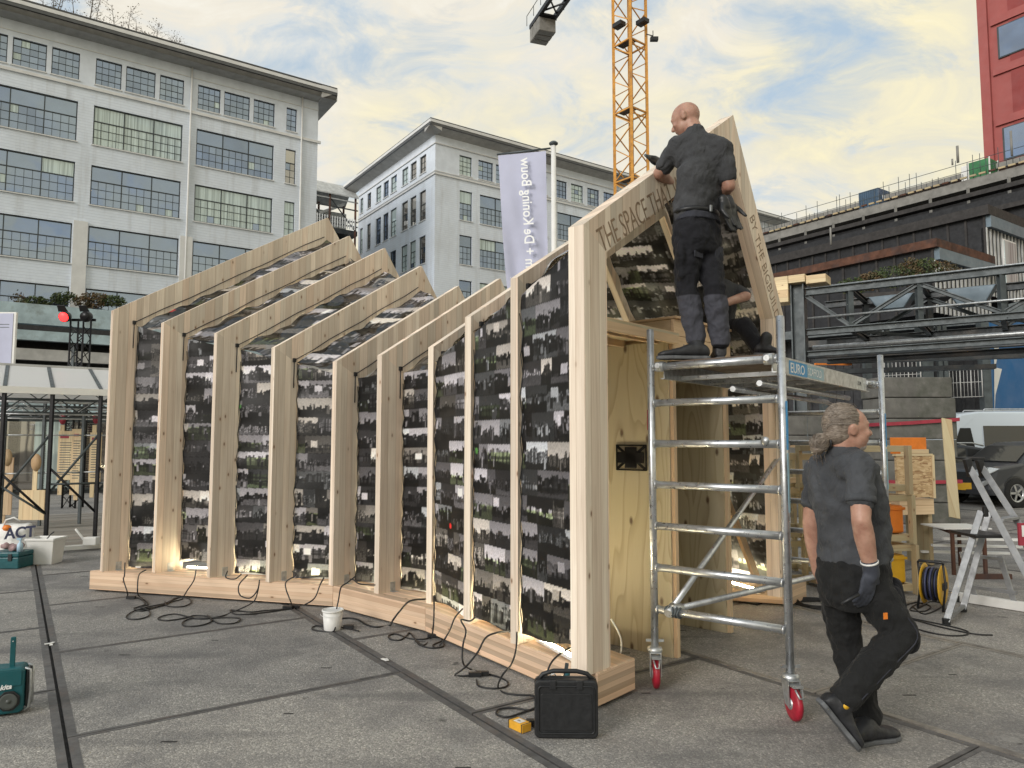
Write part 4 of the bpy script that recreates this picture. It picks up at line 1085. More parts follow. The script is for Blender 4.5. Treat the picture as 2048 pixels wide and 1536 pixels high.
# ---------------------------------------------------------------- the man walking past
Fd=Vector((.84,.54,0)).normalized(); rd2=Vector((Fd.y,-Fd.x,0))
YW=4.12
m2=thing('person','man with grey ponytail in grey polo shirt walking to the right past the scaffold','person',(1.98,4.08,0))
hc=J(1694,850,4.10); hf=Vector((1,.02,0)).normalized(); up2=Z_
b=Blob(); head(b,hc,hf,up2,1.16,1.06)
nk=J(1688,905,4.12); hip=J(1706,1150,4.14); ch=J(1688,965,4.12)
b.limb([hc-Z_*.06-hf*.02,nk-Z_*.02],[.072,.080])
sR=J(1722,930,3.93); eR=J(1722,1040,3.86); wR=J(1742,1140,3.92)
sL=J(1636,935,4.30); eL=J(1624,1045,4.36); wL=J(1637,1145,4.42)
b.limb([nk,ch],[.08,.12]); b.limb([sL,ch,sR],[.06,.1,.06])
b.limb([sR,sR.lerp(eR,.5),eR],[.058,.058,.049]); b.limb([eR,eR.lerp(wR,.35),wR],[.050,.053,.036])
b.limb([sL,sL.lerp(eL,.5),eL],[.066,.062,.054]); b.limb([eL,eL.lerp(wL,.35),wL],[.055,.056,.037])
hand(b,wL,(wL-eL)+Fd*.1,rd2,Fd,.5,1.05)
b.grow('body',M['skin'],m2,.0085,4)
# hair
b=Blob(); ax=(hf.cross(up2).normalized(),hf,up2)
b.sphere(hc-hf*.026+Z_*.016,.097,.112,.106,ax,22); b.sphere(hc-hf*.055-Z_*.035,.085,.075,.085,ax,18)
for q in(-1,1): b.sphere(hc+ax[0]*q*.078-hf*.03+Z_*.03,.018,.045,.040,ax)
b.limb([hc-hf*.10-Z_*.055,hc-hf*.135-Z_*.085],[.034,.030])
hr=b.grow('hair',M['hair'],m2,.008,3,.010,.04)
# clear the face side
b=Blob(); bc=hc-hf*.155-Z_*.10
b.sphere(bc,.050,.050,.052); b.sphere(bc-hf*.018-Z_*.03,.040); b.sphere(bc+rd2*.012+Z_*.018,.038); b.grow('hair_bun',M['hair'],hr,.007,2,.012,.03)
b=MB(); b.tube([bc+hf*.045+Vector((0,0,0))+ax[0]*.034*math.cos(a)+Z_*.034*math.sin(a) for a in [2*math.pi*k/14 for k in range(14)]],.006,6,closed=True); b.build('hair_tie',M['black'],hr)
random.seed(4); b=MB()
for k in range(26):   # loose wisps
    a=random.uniform(-1.2,1.2); p=hc+Z_*.10-hf*random.uniform(-.05,.09)+ax[0]*a*.05; b.tube([p,p+Z_*random.uniform(.01,.026)-hf*.02,p+Z_*random.uniform(.005,.03)-hf*.05],.0009,3)
for k in range(14):
    p=bc+Vector((random.uniform(-.03,.03),random.uniform(-.03,.03),-.02)); b.tube([p,p-Z_*.05-hf*.02,p-Z_*random.uniform(.07,.11)-hf*.01],.0012,3)
tag(b.build('loose_hair',M['hair'],hr),kind='stuff')
b=Blob(); b.sphere(hc-Z_*.118+hf*.052,.056,.052,.034,ax); b.sphere(hc-Z_*.088+hf*.083,.036,.027,.020,ax); b.grow('beard',M['beard'],m2,.007,2,.004,.02)
# combed back strands of hair
tie=hc-hf*.118-Z_*.072; random.seed(9)
for nm,cnt,mt in (('hair_strands',340,'hair'),('grey_hair_strands',160,'hair2')):
    b=MB()
    for k in range(cnt):
        th=random.uniform(-1.75,1.75); fr=random.uniform(.15,1.0)   # angle round the head, start on the hairline
        side=ax[0]*math.sin(th); up_=Z_*math.cos(th)
        pts=[]
        for j in range(7):
            a_=(.55*fr)-(j/6)*(1.65+.3*fr)    # forward .. backward
            d=(hf*math.sin(a_)+(side+up_)*math.cos(a_))
            c=hc-hf*.026+Z_*.016
            rr=random.uniform(1.005,1.03)
            p=c+hf*d.dot(hf)*.112*rr+ax[0]*d.dot(ax[0])*.097*rr+Z_*d.dot(Z_)*.107*rr
            w=max(0,(j-3)/3)**2; pts.append(p.lerp(tie+Vector((random.gauss(0,.008),random.gauss(0,.008),random.gauss(0,.008))),w*.92))
        b.tube(smooth_path(pts,2),.0011,3,cap=False)
    for k in range(cnt//3):
        a0_=random.uniform(0,6.28); q=Vector((random.gauss(0,1),random.gauss(0,1),random.gauss(0,1))).normalized(); q2=q.orthogonal().normalized(); r_=random.uniform(.047,.056)
        b.tube([bc-hf*.006+(q*math.cos(a0_+i*.45)+q2*math.sin(a0_+i*.45))*r_ for i in range(7)],.0012,3,cap=False)
    tag(b.build(nm,M[mt],hr),kind='stuff')
# polo shirt
b=Blob()
hp=hip+Z_*.10
b.loft([(hp-Z_*.03,rd2*.190,Fd*.150),(hp+Z_*.06+Fd*.03,rd2*.188,Fd*.172),(hp.lerp(ch,.45)+Fd*.045,rd2*.186,Fd*.182),(ch-Z_*.08+Fd*.02,rd2*.206,Fd*.155),(ch+Z_*.03,rd2*.208,Fd*.138),(ch+Z_*.10,rd2*.19,Fd*.12),(ch+Z_*.15,rd2*.12,Fd*.09),(ch+Z_*.175,rd2*.08,Fd*.08)],26,2.4)
for s_,e_ in((sR,eR),(sL,eL)): b.limb([ch.lerp(s_,.6)+Z_*.02,s_,s_.lerp(e_,.62)],[.11,.078,.073])
sh2=b.grow('polo_shirt',M['shirt2'],m2,.011,4,.040,.08)
b=Blob(); b.tube([nk-Z_*.035,nk+Z_*.035],[.100,.088],20); b.grow('collar',M['shirt2'],sh2,.008,2,.005,.04)
for s_,e_ in((sR,eR),(sL,eL)):
    p=s_.lerp(e_,.62); d=(e_-s_).normalized(); b=MB(); b.tube([p-d*.012,p+d*.022],[.0745,.0755],24); b.build('sleeve_cuff',M['shirt2'],sh2)
# trousers seams and knee pads are added below
kR=J(1802,1268,3.98); aR=J(1693,1392,3.93); kL=J(1692,1290,4.28); aL=J(1733,1432,4.20)
hR=hip+rd2*.095-Z_*.05; hL=hip-rd2*.095-Z_*.05
b=Blob(); b.loft([(hip+Z_*.09,rd2*.185,Fd*.155),(hip-Z_*.0,rd2*.195,Fd*.160),(hip-Z_*.12,rd2*.185,Fd*.15),(hip-Z_*.18,rd2*.16,Fd*.12)],22,2.4)
b.limb([hR,hR.lerp(kR,.5),kR,kR.lerp(aR,.4),kR.lerp(aR,.85),aR],[.116,.110,.088,.090,.082,.080])
b.limb([hL,hL.lerp(kL,.5),kL,kL.lerp(aL,.4),aL],[.112,.104,.086,.086,.083])
tr2=b.grow('trousers',M['trouser3'],m2,.011,4,.036,.055)
b=Blob(); c=hip+rd2*.12+Fd*.18-Z_*.13; b.limb([c+Z_*.07,c-Z_*.13+Fd*.03],[.055,.065]); b.limb([c+Z_*.05+rd2*.05-Fd*.07,c-Z_*.12+rd2*.05-Fd*.03],[.04,.05]); b.grow('holster_pocket',M['trouser'],tr2,.01,3,.012,.05)
for nm_,pts_,r_ in (('side_seam',[hR+rd2*.108,hR.lerp(kR,.5)+rd2*.111,kR+rd2*.089,kR.lerp(aR,.4)+rd2*.091,aR+rd2*.081],.0035),('pocket_seam',[hip+Z_*.05+rd2*.17-Fd*.09,hip-Z_*.02+rd2*.19-Fd*.02,hip-Z_*.03+rd2*.19+Fd*.05],.003)):
    b=MB(); b.tube(smooth_path(pts_,4),r_,5); b.build(nm_,M['trouser2'],tr2)
b=Blob(); kd=Vector((.9,.2,-.3)).normalized(); b.sphere(kR+kd*.045-Z_*.01,.062,.062,.085); b.grow('knee_pad',M['trouser'],tr2,.010,3,.012,.05)
b=MB(); c=J(1771,1232,3.86); b.obox(c,Vector((.012,.004,0)),Z_*.016,Y_*.003); b.build('orange_label',M['orange'],tr2)
# boots
shoe(m2,gnd(1712,1496)+Vector((0,.03,0)),gnd(1793,1474)+Vector((.0,.0,0)),s=1.22,ankle=aL-Z_*.02)
tR=J(1712,1500,3.93); hRr=J(1636,1404,3.93)
shoe(m2,hRr,tR,up=(Vector((.72,0,.45))).normalized(),s=1.22,ankle=aR)
b=MB(); c=J(1692,1412,3.875); b.lathe(c,[(0,0),(.016,.0),(.016,.006),(0,.008)],12,ax=-Y_); b.build('orange_boot_dial',M['yellow'],m2)
# glove on the right hand
b=Blob(); hand(b,wR-(wR-eR).normalized()*.0,(J(1727,1215,3.93)-wR),rd2*-.6-Fd*.6,Fd*.9+rd2*.2,.45,1.35)
b.limb([wR-(wR-eR).normalized()*.045,wR+(wR-eR).normalized()*.02],[.044,.042])
gv=b.grow('glove',M['glove'],m2,.007,3)
b=MB(); p=wR-(wR-eR).normalized()*.045; d=(wR-eR).normalized(); b.tube([p-d*.006,p+d*.004],[.0455,.0455],20); b.build('glove_hem',M['white'],gv)
# folding knife held in the glove
kn=thing('folding_tool','small grey folding tool held in the walking man\'s gloved hand','tool',tuple(J(1695,1208,3.86)))
b=MB(); b.tube([J(1683,1208,3.87),J(1718,1188,3.87)],[.008,.011],8); b.build('grip',M['black'],kn)

# ---------------------------------------------------------------- the man crouching inside on the booth
m3=thing('person','dark clothed man sitting inside the pavilion behind the standing man\'s legs','person',(2.0,6.6,2.64))
b=Blob(); hc=J(1426,548,6.45); f3=Vector((-.35,-.55,-.5)).normalized(); u3=(Z_-f3*Z_.dot(f3)).normalized(); head(b,hc,f3,u3,1.0)
sh=J(1440,590,6.6); hp=J(1432,668,6.75); el=J(1492,592,6.45); wr=J(1450,606,6.25)
b.limb([hc-Z_*.06,sh],[.055,.075]); b.limb([sh,J(1432,640,6.7)],[.13,.12]); b.limb([sh+Vector((.12,0,.0)),el],[.055,.046]); b.limb([el,wr],[.047,.034]); hand(b,wr,Vector((-.8,-.4,-.1)),-Z_,Y_,.4)
b.grow('body',M['skin'],m3,.01,4)
b=Blob(); b.limb([sh+Z_*.0,J(1436,625,6.7),hp],[.16,.165,.15]); b.limb([sh,sh+Vector((.14,-.02,.02)),(sh+Vector((.14,0,0))).lerp(el,.85)],[.12,.085,.066]); b.limb([sh,sh+Vector((-.2,.02,0))],[.12,.08]); b.grow('t_shirt',M['shirt'],m3,.012,4,.02,.08)
b=Blob(); kn_=J(1488,652,6.35); an=J(1520,700,6.25); b.limb([hp,kn_,an],[.115,.085,.065]); b.limb([hp+Vector((-.1,0,0)),J(1405,668,6.3),J(1410,705,6.3)],[.11,.08,.06]); b.grow('trousers',M['trouser'],m3,.012,4,.02,.07)
shoe(m3,an-Z_*.05+Vector((-.05,0,0)),an+Vector((.17,-.12,-.07)))
b=Blob(); b.sphere(hc+u3*.02,.088,.10,.09,(f3.cross(u3).normalized(),f3,u3)); b.sphere(hc+u3*.01+f3*.09,.07,.05,.012,(f3.cross(u3).normalized(),f3,u3)); b.grow('cap',M['navy'],m3,.009,2)

# ================================================================ scaffold tower
SA=Vector((.969,5.04,0)); SB=Vector((1.671,4.475,0)); sd_=(SB-SA).normalized(); sn=Vector((-sd_.y,sd_.x,0)); SLN=2.68
sc=thing('scaffold_tower','silver aluminium scaffold tower on red castor wheels in front of the pavilion','scaffold',tuple((SA+SB)/2))
RZ=[.515,.795,1.075,1.355,1.635,1.915,2.165]
for fr,off in enumerate((Vector((0,0,0)),sn*SLN)):
    for c in (SA,SB):
        c=c+off; b=MB(); b.tube([c+Z_*.27,c+Z_*2.43],.0255,16); b.tube([c+Z_*2.43,c+Z_*2.432],[.021,.021],16)
        up_=b.build('upright',M['alu'],sc)
        w=MB()
        for z in RZ: w.tube([c+Z_*z-sd_*(.024 if c.x<(SA+off).lerp(SB+off,.5).x else -.024)*-1,c+Z_*z+sd_*(.034 if (c-off-SA).length<.01 else -.034)],[.030,.030],12)
        tag(w.build('weld_collars',M['alu'],up_),kind='stuff')
    for z in RZ:
        b=MB(); b.tube([SA+off+Z_*z+sd_*.02,SB+off+Z_*z-sd_*.02],.0255,14); b.build('rung',M['alu'],sc)
# castors
for c,ang in ((SA,R(5)),(SB,R(-4)),(SA+sn*SLN,R(20)),(SB+sn*SLN,R(60))):
    fw=Vector((math.sin(ang),math.cos(ang),0)); ax_=Vector((fw.y,-fw.x,0))
    cs=MB(); cs.tube([c+Z_*.245,c+Z_*.36],.019,12); cs.lathe(c,[(.05,.235),(.052,.245),(.045,.262),(.02,.266)],16); cs.obox(c+Z_*.305,ax_*.06,fw*.008,Z_*.008)
    k=cs.build('castor_stem',M['galv'],sc)
    wc=c-fw*.035+Z_*.10
    fk=MB()
    for q in(-1,1): fk.prism([wc+ax_*q*.033-fw*.02-Z_*.02,wc+ax_*q*.033+fw*.035-Z_*.01,c+ax_*q*.033+fw*.05+Z_*.235,c+ax_*q*.033-fw*.05+Z_*.235],ax_*q*.005)
    fk.obox(c+Z_*.232,ax_*.038,fw*.05,Z_*.004); fk.build('fork',M['galv'],k)
    wh=MB(); wh.lathe(wc-ax_*.022,[(.03,0),(.078,0),(.094,.006),(.099,.016),(.099,.028),(.094,.038),(.078,.044),(.03,.044)],26,ax=ax_); wh.build('wheel',M['red'],k)
    hb=MB(); hb.lathe(wc-ax_*.027,[(.0,0),(.034,0),(.034,.054),(0,.054)],16,ax=ax_); hb.build('hub',M['galv'],k)
    br=MB(); br.obox(wc+fw*.0+Z_*.112-fw*.03,ax_*.03,fw*.04,Z_*.006); br.tube([wc-fw*.07+Z_*.10-ax_*.02,wc-fw*.105+Z_*.06-ax_*.01,wc-fw*.105+Z_*.06+ax_*.01,wc-fw*.07+Z_*.10+ax_*.02],.006,6); br.build('brake_lever',M['galv'],k)
# platform
ins=.075; pz0,pz1=2.085,2.205
a0=SA+sd_*ins+sn*.05; b0=SB-sd_*ins+sn*.05; L_=SLN-.28
for q,(c,sg) in enumerate(((a0,-1),(b0,1))):
    b=MB(); m_=c+sn*L_/2; b.obox(m_+Z_*(pz0+pz1)/2,sn*L_/2,sd_*.003,Z_*(pz1-pz0)/2); b.obox(m_+Z_*(pz1-.003)+sd_*sg*-.012,sn*L_/2,sd_*.014,Z_*.003); b.obox(m_+Z_*(pz0+.003)+sd_*sg*.012,sn*L_/2,sd_*.014,Z_*.003)
    b.build('side_beam',M['galv'],sc)
b=MB(); b.obox((a0+b0)/2+sn*L_/2+Z_*(pz1-.004),sn*(L_/2-.01),(b0-a0)*.47,Z_*.006); b.build('deck',simple('brown_deck_ply',(.10,.07,.05),.7),sc)
for k in range(5):
    f=.12+.19*k; b=MB(); b.beam(a0+sn*L_*f+Z_*(pz0+.02),b0+sn*L_*f+Z_*(pz0+.02),.04,.03); b.build('cross_bearer',M['alu'],sc)
for c in(a0,b0):
    for e,s_ in((c,-1),(c+sn*L_,1)):
        b=MB(); b.tube([e+Z_*2.17,e+sn*s_*(.10 if s_<0 else .22)+Z_*2.17],.02,10); b.lathe(e+sn*s_*(.05 if s_<0 else .23)+Z_*2.166-sd_*.03,[(.036,0),(.036,.06)],14,ax=sd_); b.build('hook',M['galv'],sc)
# side rail tubes below the deck
for s_,z in ((.12,2.03),(.3,2.0)):
    b=MB(); b.tube([b0+sn*.1-sd_*s_+Z_*z,b0+sn*L_*.95-sd_*s_+Z_*z],.02,10); b.build('deck_stiffener',M['alu'],sc)
# braces
def brace(p,q,nm='diagonal_brace'):
    b=MB(); b.tube([p,q],.0215,12); o=b.build(nm,M['alu'],sc)
    c=MB()
    for e,d in((p,(q-p).normalized()),(q,(p-q).normalized())): c.tube([e-d*.04,e+d*.05],.030,10)
    c.build('brace_hook',M['galv'],o)
brace(SA+sd_*.12+Z_*.52,SA+sn*SLN+sd_*.05+Z_*1.62)
brace(SA+sd_*.15+sn*.03+Z_*.53,SB+sn*SLN+Z_*.60)
# tape wrapped around the joint
b=MB()
for k in range(5): 
    c=SA+sd_*(.10+.022*k)+Z_*.513; b.tube([c+sn*.031*math.cos(a)+Z_*.031*math.sin(a)+sd_*.006*math.sin(a*2+k) for a in[2*math.pi*j/12 for j in range(12)]],.008,6,closed=True)
b.build('wrapped_tape',M['mid_steel'],sc)
# stickers and printed name
M['blue']=simple('blue_sticker',(.0,.25,.55),.4,0,.05,3,0); M['whitep']=simple('white_print',(.78,.80,.80),.4,0,.03,3,0); M['palebl']=simple('pale_sticker',(.25,.42,.50),.4,0,.08,3,0)
nf=sd_
s0=b0+sn*.32+Z_*2.145+sd_*.0045
b=MB(); b.obox(s0+sn*.19,sn*.19,sd_*.0008,Z_*.046); b.build('blue_label',M['blue'],sc)
b=MB(); b.obox(s0+sn*.585,sn*.2,sd_*.0008,Z_*.044); b.build('pale_label',M['palebl'],sc)
text_part('EURO',.094,s0+sn*.015-Z_*.033+sd_*.0015,sn,Z_,M['whitep'],sc,.0005,'printed_name',bold=.001,squash=1.25)
text_part('SCAFFOLD',.078,s0+sn*.395-Z_*.028+sd_*.003,sn,Z_,M['whitep'],sc,.0005,'printed_name',squash=.86)
text_part('2.5 M',.05,b0+sn*(L_-.30)+Z_*2.13+sd_*.0045,sn,Z_,M['black'],sc,.0005,'printed_size')
for c,off in((SB,0),(SB,SLN)):
    p=c+sn*(off)+sd_*.0255*0
    b=MB(); b.obox(p+Z_*1.75+sd_*.0258,sn*.014,sd_*.0012,Z_*.15); b.build('blue_sleeve_label',M['blue'],sc)
    b=MB(); b.obox(p+Z_*1.40+sd_*.0258,sn*.014,sd_*.0012,Z_*.18); b.build('pale_sleeve_label',M['palebl'],sc)
b=MB(); p=SA; b.obox(p+Z_*1.80-sd_*.0258,sn*.014,sd_*.0012,Z_*.07); b.build('red_sleeve_label',M['red'],sc)
b=MB(); c=SA+sd_*.80+Z_*1.655; b.lathe(c-sn*.03,[(.0,0),(.026,0),(.026,.012),(0,.012)],14,ax=-sn); b.build('round_latch',M['galv'],sc)

# ================================================================ foreground things
# black tool case
cc=gnd(1133,1478); cd=Vector((1,-.03,0)).normalized(); cn=Vector((cd.y,-cd.x,0)) # towards camera
case=thing('tool_case','black plastic tool case standing upright by the pavilion corner','case',tuple(cc))
hw=.178; H_=.315; T_=.095
def rrect(c,u,v,w,h,r,n=4):
    out=[]
    for (sx,sy,a0) in ((1,1,0),(-1,1,90),(-1,-1,180),(1,-1,270)):
        for k in range(n+1):
            a=R(a0+90*k/n); out.append(c+u*(sx*(w-r)+r*math.cos(a))+v*(sy*(h-r)+r*math.sin(a)))
    return out
cz=cc+Z_*(H_/2); back=-cn
for q,(o_,t_) in enumerate(((.0,.055),(.058,.040))):
    b=MB(); b.prism(rrect(cz+back*o_,cd,Z_,hw,H_/2,.03),back*t_); b.build('shell',M['black'],case,bevel=.009,seg=3)
b=MB(); ring=rrect(cz+cn*.004,cd,Z_,hw-.022,H_/2-.030,.02); b.tube(ring,.0045,6,closed=True)
b.build('raised_rib',M['black'],case)
b=MB(); b.prism(rrect(cz+cn*.0-Z_*.012,cd,Z_,hw-.035,H_/2-.058,.015),cn*.004); b.build('front_pad',M['black'],case,bevel=.002)
b=MB(); t=cz+Z_*(H_/2)+back*.045
b.tube([t-cd*.165-Z_*.02,t-cd*.13+Z_*.022,t-cd*.07+Z_*.040,t+cd*.06+Z_*.040,t+cd*.12+Z_*.026,t+cd*.165-Z_*.02],.0125,10); b.build('handle',M['black'],case)
for q in(-1,1):
    b=MB(); b.obox(cz+Z_*(H_/2-.022)+cd*q*.075+cn*.004,cd*.018,cn*.006,Z_*.026); b.build('latch',M['black'],case,bevel=.004)
# saw behind the case, on the beam
sw=thing('reciprocating_saw','teal and black power saw with upright blade leaning behind the black case','saw',(.28,4.32,0))
p=at(1110,1375,4.36); b=MB(); b.tube([p,p+Vector((.05,.0,.01))],[.03,.035],12); b.tube([p+Vector((.05,0,.01)),p+Vector((.08,.0,.09))],[.022,.012],8); b.build('body',M['teal'],sw)
b=MB(); a=at(1126,1385,4.40); c=at(1134,1326,4.40); b.beam(a,c,.022,.004,up=Y_); b.build('blade',M['mid_steel'],sw)
b=MB(); b.tube([at(1098,1352,4.36),at(1108,1347,4.35),at(1116,1356,4.35)],.004,6); b.build('guard',M['galv'],sw)
# yellow carton
bx=thing('small_carton','small yellow and orange printed carton lying on the ground by the case','box',tuple(gnd(1030,1455)))
c0=gnd(1030,1461); bd=(gnd(1044,1470)-gnd(1006,1452)).normalized(); bn=Vector((-bd.y,bd.x,0))
b=MB(); b.obox(c0+Z_*.0225+bn*.035,bd*.062,bn*.035,Z_*.0225); M['carton']=simple('yellow_orange_carton',(.70,.36,.03),.5,0,.15,18,.0); b.build('carton',M['carton'],bx,bevel=.002)
b=MB(); b.obox(c0+Z_*.0457+bn*.035,bd*.028,bn*.024,Z_*.0005); b.build('white_label',M['white'],bx)
text_part('50x',.018,c0+Z_*.0465+bn*.028-bd*.015,bd,bn,M['navy'],bx,.0003)
b=MB(); 
for q in(-1,1): b.obox(c0+Z_*.0228+bn*.035+bd*q*.056,bd*.0035,bn*.0355,Z_*.0230)
b.build('dark_band',M['black'],bx)
# buckets
def bucket(name,label,c,r0,r1,h,handle=True,group=None,sq=False):
    t=thing(name,label,'bucket',tuple(c),group=group)
    b=MB(); prof=[(r0,0),(r0+.002,.004),(r1,h),(r1-.004,h),(r0-.004,.006),(0,.006)]
    b.lathe(c,prof,28); b.build('shell',M['white'],t)
    b=MB(); b.lathe(c,[(r1,h-.012),(r1+.007,h-.010),(r1+.007,h+.003),(r1-.003,h+.004),(r1-.006,h-.004)],28); b.build('rim',M['white'],t)
    return t
bk=bucket('bucket','small white bucket on the ground beside the middle of the pavilion beam',gnd(661,1263)+Vector((0,.07,0)),.072,.088,.17)
c=gnd(661,1263)+Vector((0,.07,0)); b=MB(); b.tube([c+Vector((.09*math.cos(a),.09*math.sin(a)*.5-.07,.15+.02*math.sin(a))) for a in [R(180+18*k) for k in range(11)]],.002,5); b.build('handle',M['white'],bk)
tb=thing('plastic_tub','white rectangular plastic tub standing beside the teal tool boxes','tub',tuple(gnd(77,1130)))
c=gnd(77,1130)+Vector((0,.14,0)); b=MB()
bx0,bx1=.165,.19; h=.34
def ringz(w,d,z): return [c+Vector((sx*w,sy*d,z)) for sx,sy in((-1,-1),(1,-1),(1,1),(-1,1))]
r=[ringz(.155,.115,0),ringz(.185,.14,h),ringz(.175,.13,h),ringz(.145,.105,.01)]
vs=[p for q in r for p in q]; fs=[(0,3,2,1)]
for i in range(3):
    for k in range(4): fs.append((i*4+k,i*4+(k+1)%4,(i+1)*4+(k+1)%4,(i+1)*4+k))
fs.append((12,13,14,15)); b.add(vs,fs); b.build('shell',M['white'],tb,bevel=.012)
b=MB(); q=ringz(.192,.147,h-.02); q2=ringz(.192,.147,h+.004)
for k in range(4): b.beam(q[k]+Z_*.012,q[(k+1)%4]+Z_*.012,.014,.03)
b.build('rim',M['white'],tb,bevel=.004)
b=MB(); b.tube([c+Vector((.03,-.05,h-.02)),c+Vector((.07,-.02,h+.05)),c+Vector((.10,.0,h+.08))],.008,6); b.build('stirring_stick',M['black'],tb)
# teal radio at the left edge
rc=gnd(18,1432); rdx=(gnd(55,1425)-gnd(-60,1440)).normalized(); rn=Vector((rdx.y,-rdx.x,0))
rad=thing('site_radio','teal job site radio with folding aerial at the left edge','radio',tuple(rc))
b=MB(); cR=rc+Z_*.145-rdx*.09; b.prism(rrect(cR-rn*.0,rdx,Z_,.16,.135,.03),-rn*.14); b.build('case',M['teal'],rad,bevel=.012,seg=3)
b=MB(); b.prism(rrect(cR+Z_*.075+rn*.002,rdx,Z_,.145,.045,.01),rn*.004); b.build('front_panel',M['teal'],rad,bevel=.002)
b=MB(); sp=cR+rdx*.085-Z_*.055+rn*.004; b.prism([sp+rdx*.062*math.cos(R(22.5+45*k))+Z_*.062*math.sin(R(22.5+45*k)) for k in range(8)],rn*.010); b.build('speaker_surround',M['black'],rad,bevel=.003)
b=MB(); b.lathe(sp+rn*.0145,[(.048,0),(.046,.004),(.030,-.003),(.014,-.002),(.012,.004),(0,.006)],24,ax=rn); b.build('speaker_cone',simple('speaker_grille',(.07,.08,.075),.6),rad)
text_part('makita',.040,cR-rdx*.01+Z_*.012+rn*.0068,rdx+Z_*.05,Z_,M['whitep'],rad,.0006,'printed_name',bold=.0012,shear=.25)
b=MB(); an0=cR+rdx*.085+Z_*.13-rn*.05; b.obox(an0+Z_*.09-rdx*.0,rdx*.014,rn*.008,Z_*.09); b.build('folding_aerial',M['teal'],rad,bevel=.003)
b=MB(); b.lathe(an0+Z_*.155+rn*.009,[(.004,0),(.004,.002),(0,.003)],8,ax=rn); b.build('aerial_pin',M['galv'],rad)
b=MB(); g0=cR+rdx*.185-rn*.03; b.tube([g0+Z_*.12-rdx*.03,g0+Z_*.11,g0-Z_*.02+rdx*.004,g0-Z_*.11-rdx*.002,g0-Z_*.13-rdx*.03],.009,10); b.build('guard_bar',M['galv'],rad)
b=MB(); b.tube([g0+Z_*.12-rdx*.03-rn*.09,g0+Z_*.11-rn*.09,g0-Z_*.11-rn*.09,g0-Z_*.13-rdx*.03-rn*.09],.009,10); b.build('guard_bar',M['galv'],rad)
b=MB(); b.prism(rrect(cR-rn*.07+rdx*.165,Z_,rn,.11,.05,.012),rdx*.012); b.build('side_bumper',M['black'],rad,bevel=.004)
# teal boxes and printed bag at the left
tb2=thing('tool_box','teal plastic tool box stacked beside the white tub','tool box',tuple(gnd(18,1138)))
c=gnd(12,1138)+Vector((0,.15,0)); 
for z0,z1,nm in((0,.145,'lower_case'),(.15,.21,'lid')):
    b=MB(); b.box(c+Vector((-.24,-.15,z0)),c+Vector((.155,.15,z1))); b.build(nm,M['teal'],tb2,bevel=.012)
b=MB(); b.box(c+Vector((.02,-.16,.10)),c+Vector((.07,-.148,.19))); b.build('latch',M['black'],tb2,bevel=.003)
sp_=thing('work_clothes_heap','heap of rags and a spray bottle on the teal tool box','rags',tuple(c+Z_*.215))
b=Blob(); 
for k in range(7): b.sphere(c+Vector((-.14+.04*k,random.uniform(-.05,.05),.25+random.uniform(-.01,.03))),random.uniform(.03,.06))
b.grow('rag',simple('dusty_pink_rag',(.32,.22,.22),.9,0,.4,14,.5),sp_,.012,3,.03,.05)
b=MB(); b.lathe(c+Vector((.12,-.08,.212)),[(.035,0),(.036,.09),(.014,.12),(.013,.15)],14); b.box(c+Vector((.08,-.095,.36)),c+Vector((.135,-.065,.385))); b.build('spray_bottle',simple('blue_white_bottle',(.35,.5,.62),.4),sp_)
bag=thing('carrier_bag','white carrier bag printed ACT in dark blue standing behind the tub','bag',tuple(gnd(30,1120)))
b=Blob(); bc=at(32,1060,10.4); b.loft([(bc-Z_*.42,X_*.22,Y_*.12),(bc-Z_*.2,X_*.24,Y_*.14),(bc,X_*.23,Y_*.12),(bc+Z_*.09,X_*.21,Y_*.08)],20,3); b.grow('bag',M['white'],bag,.014,2,.025,.1)
text_part('ACT',.21,at(9,1078,10.2),Vector((1,.03,.09)),Z_,simple('dark_blue_print',(.01,.015,.05),.6),bag,.002,'printed_letters',bold=.006)
b=MB(); b.tube([at(5,1058,10.3),at(12,1040,10.3),at(28,1035,10.3),at(40,1042,10.3)],.012,8); b.build('handle',M['white'],bag)
b=Blob(); b.sphere(at(14,1056,10.3),.06,.05,.045); b.grow('orange_lid',M['orange'],bag,.01,2)
# ---------------------------------------------------------------- cables
def G(x,y,z=.008): return gnd(x,y,z)
def cable(label,path,r=.0065,plug=None,group='black cables hanging from the base beam'):
    b=MB(); b.tube(smooth_path(path),r,6)
    t=thing('power_cable',label,'cable',tuple(Vector((path[-1].x,path[-1].y,0))),group=group)
    b.build('cord',M['cable'],t)
    if plug:
        q=MB()
        for p in plug: q.obox(p+Z_*.012,X_*.045,Y_*.016,Z_*.014)
        q.build('connector',M['black'],t)
    return t
cable('black cable dropping from the far left bay into a small loop',[at(250,1125,7.9),G(249,1150,.225),at(247,1160,7.75),at(255,1185,7.7),G(256,1194),G(275,1195),G(290,1208),G(268,1217),G(283,1222),G(310,1215),G(338,1203),G(352,1196),G(375,1196),G(382,1205),G(365,1213),G(335,1212),G(330,1203)],plug=[G(262,1197)])
cable('black cable looping left below the second bay with its plug',[at(292,1140,7.8),at(278,1150,7.7),at(275,1180,7.5),G(278,1192),G(293,1203),G(295,1210),G(280,1213),G(298,1222),G(297,1232),G(278,1238),G(258,1238),G(253,1232),G(268,1222),G(300,1213),G(330,1207),G(366,1198)])
cable('black cable hanging from the scrunched banner foot of the third rib',[at(392,1140,7.75),at(388,1160,7.5),at(375,1180,7.4),G(365,1194),G(345,1200),G(330,1210),G(300,1216),G(270,1221)])
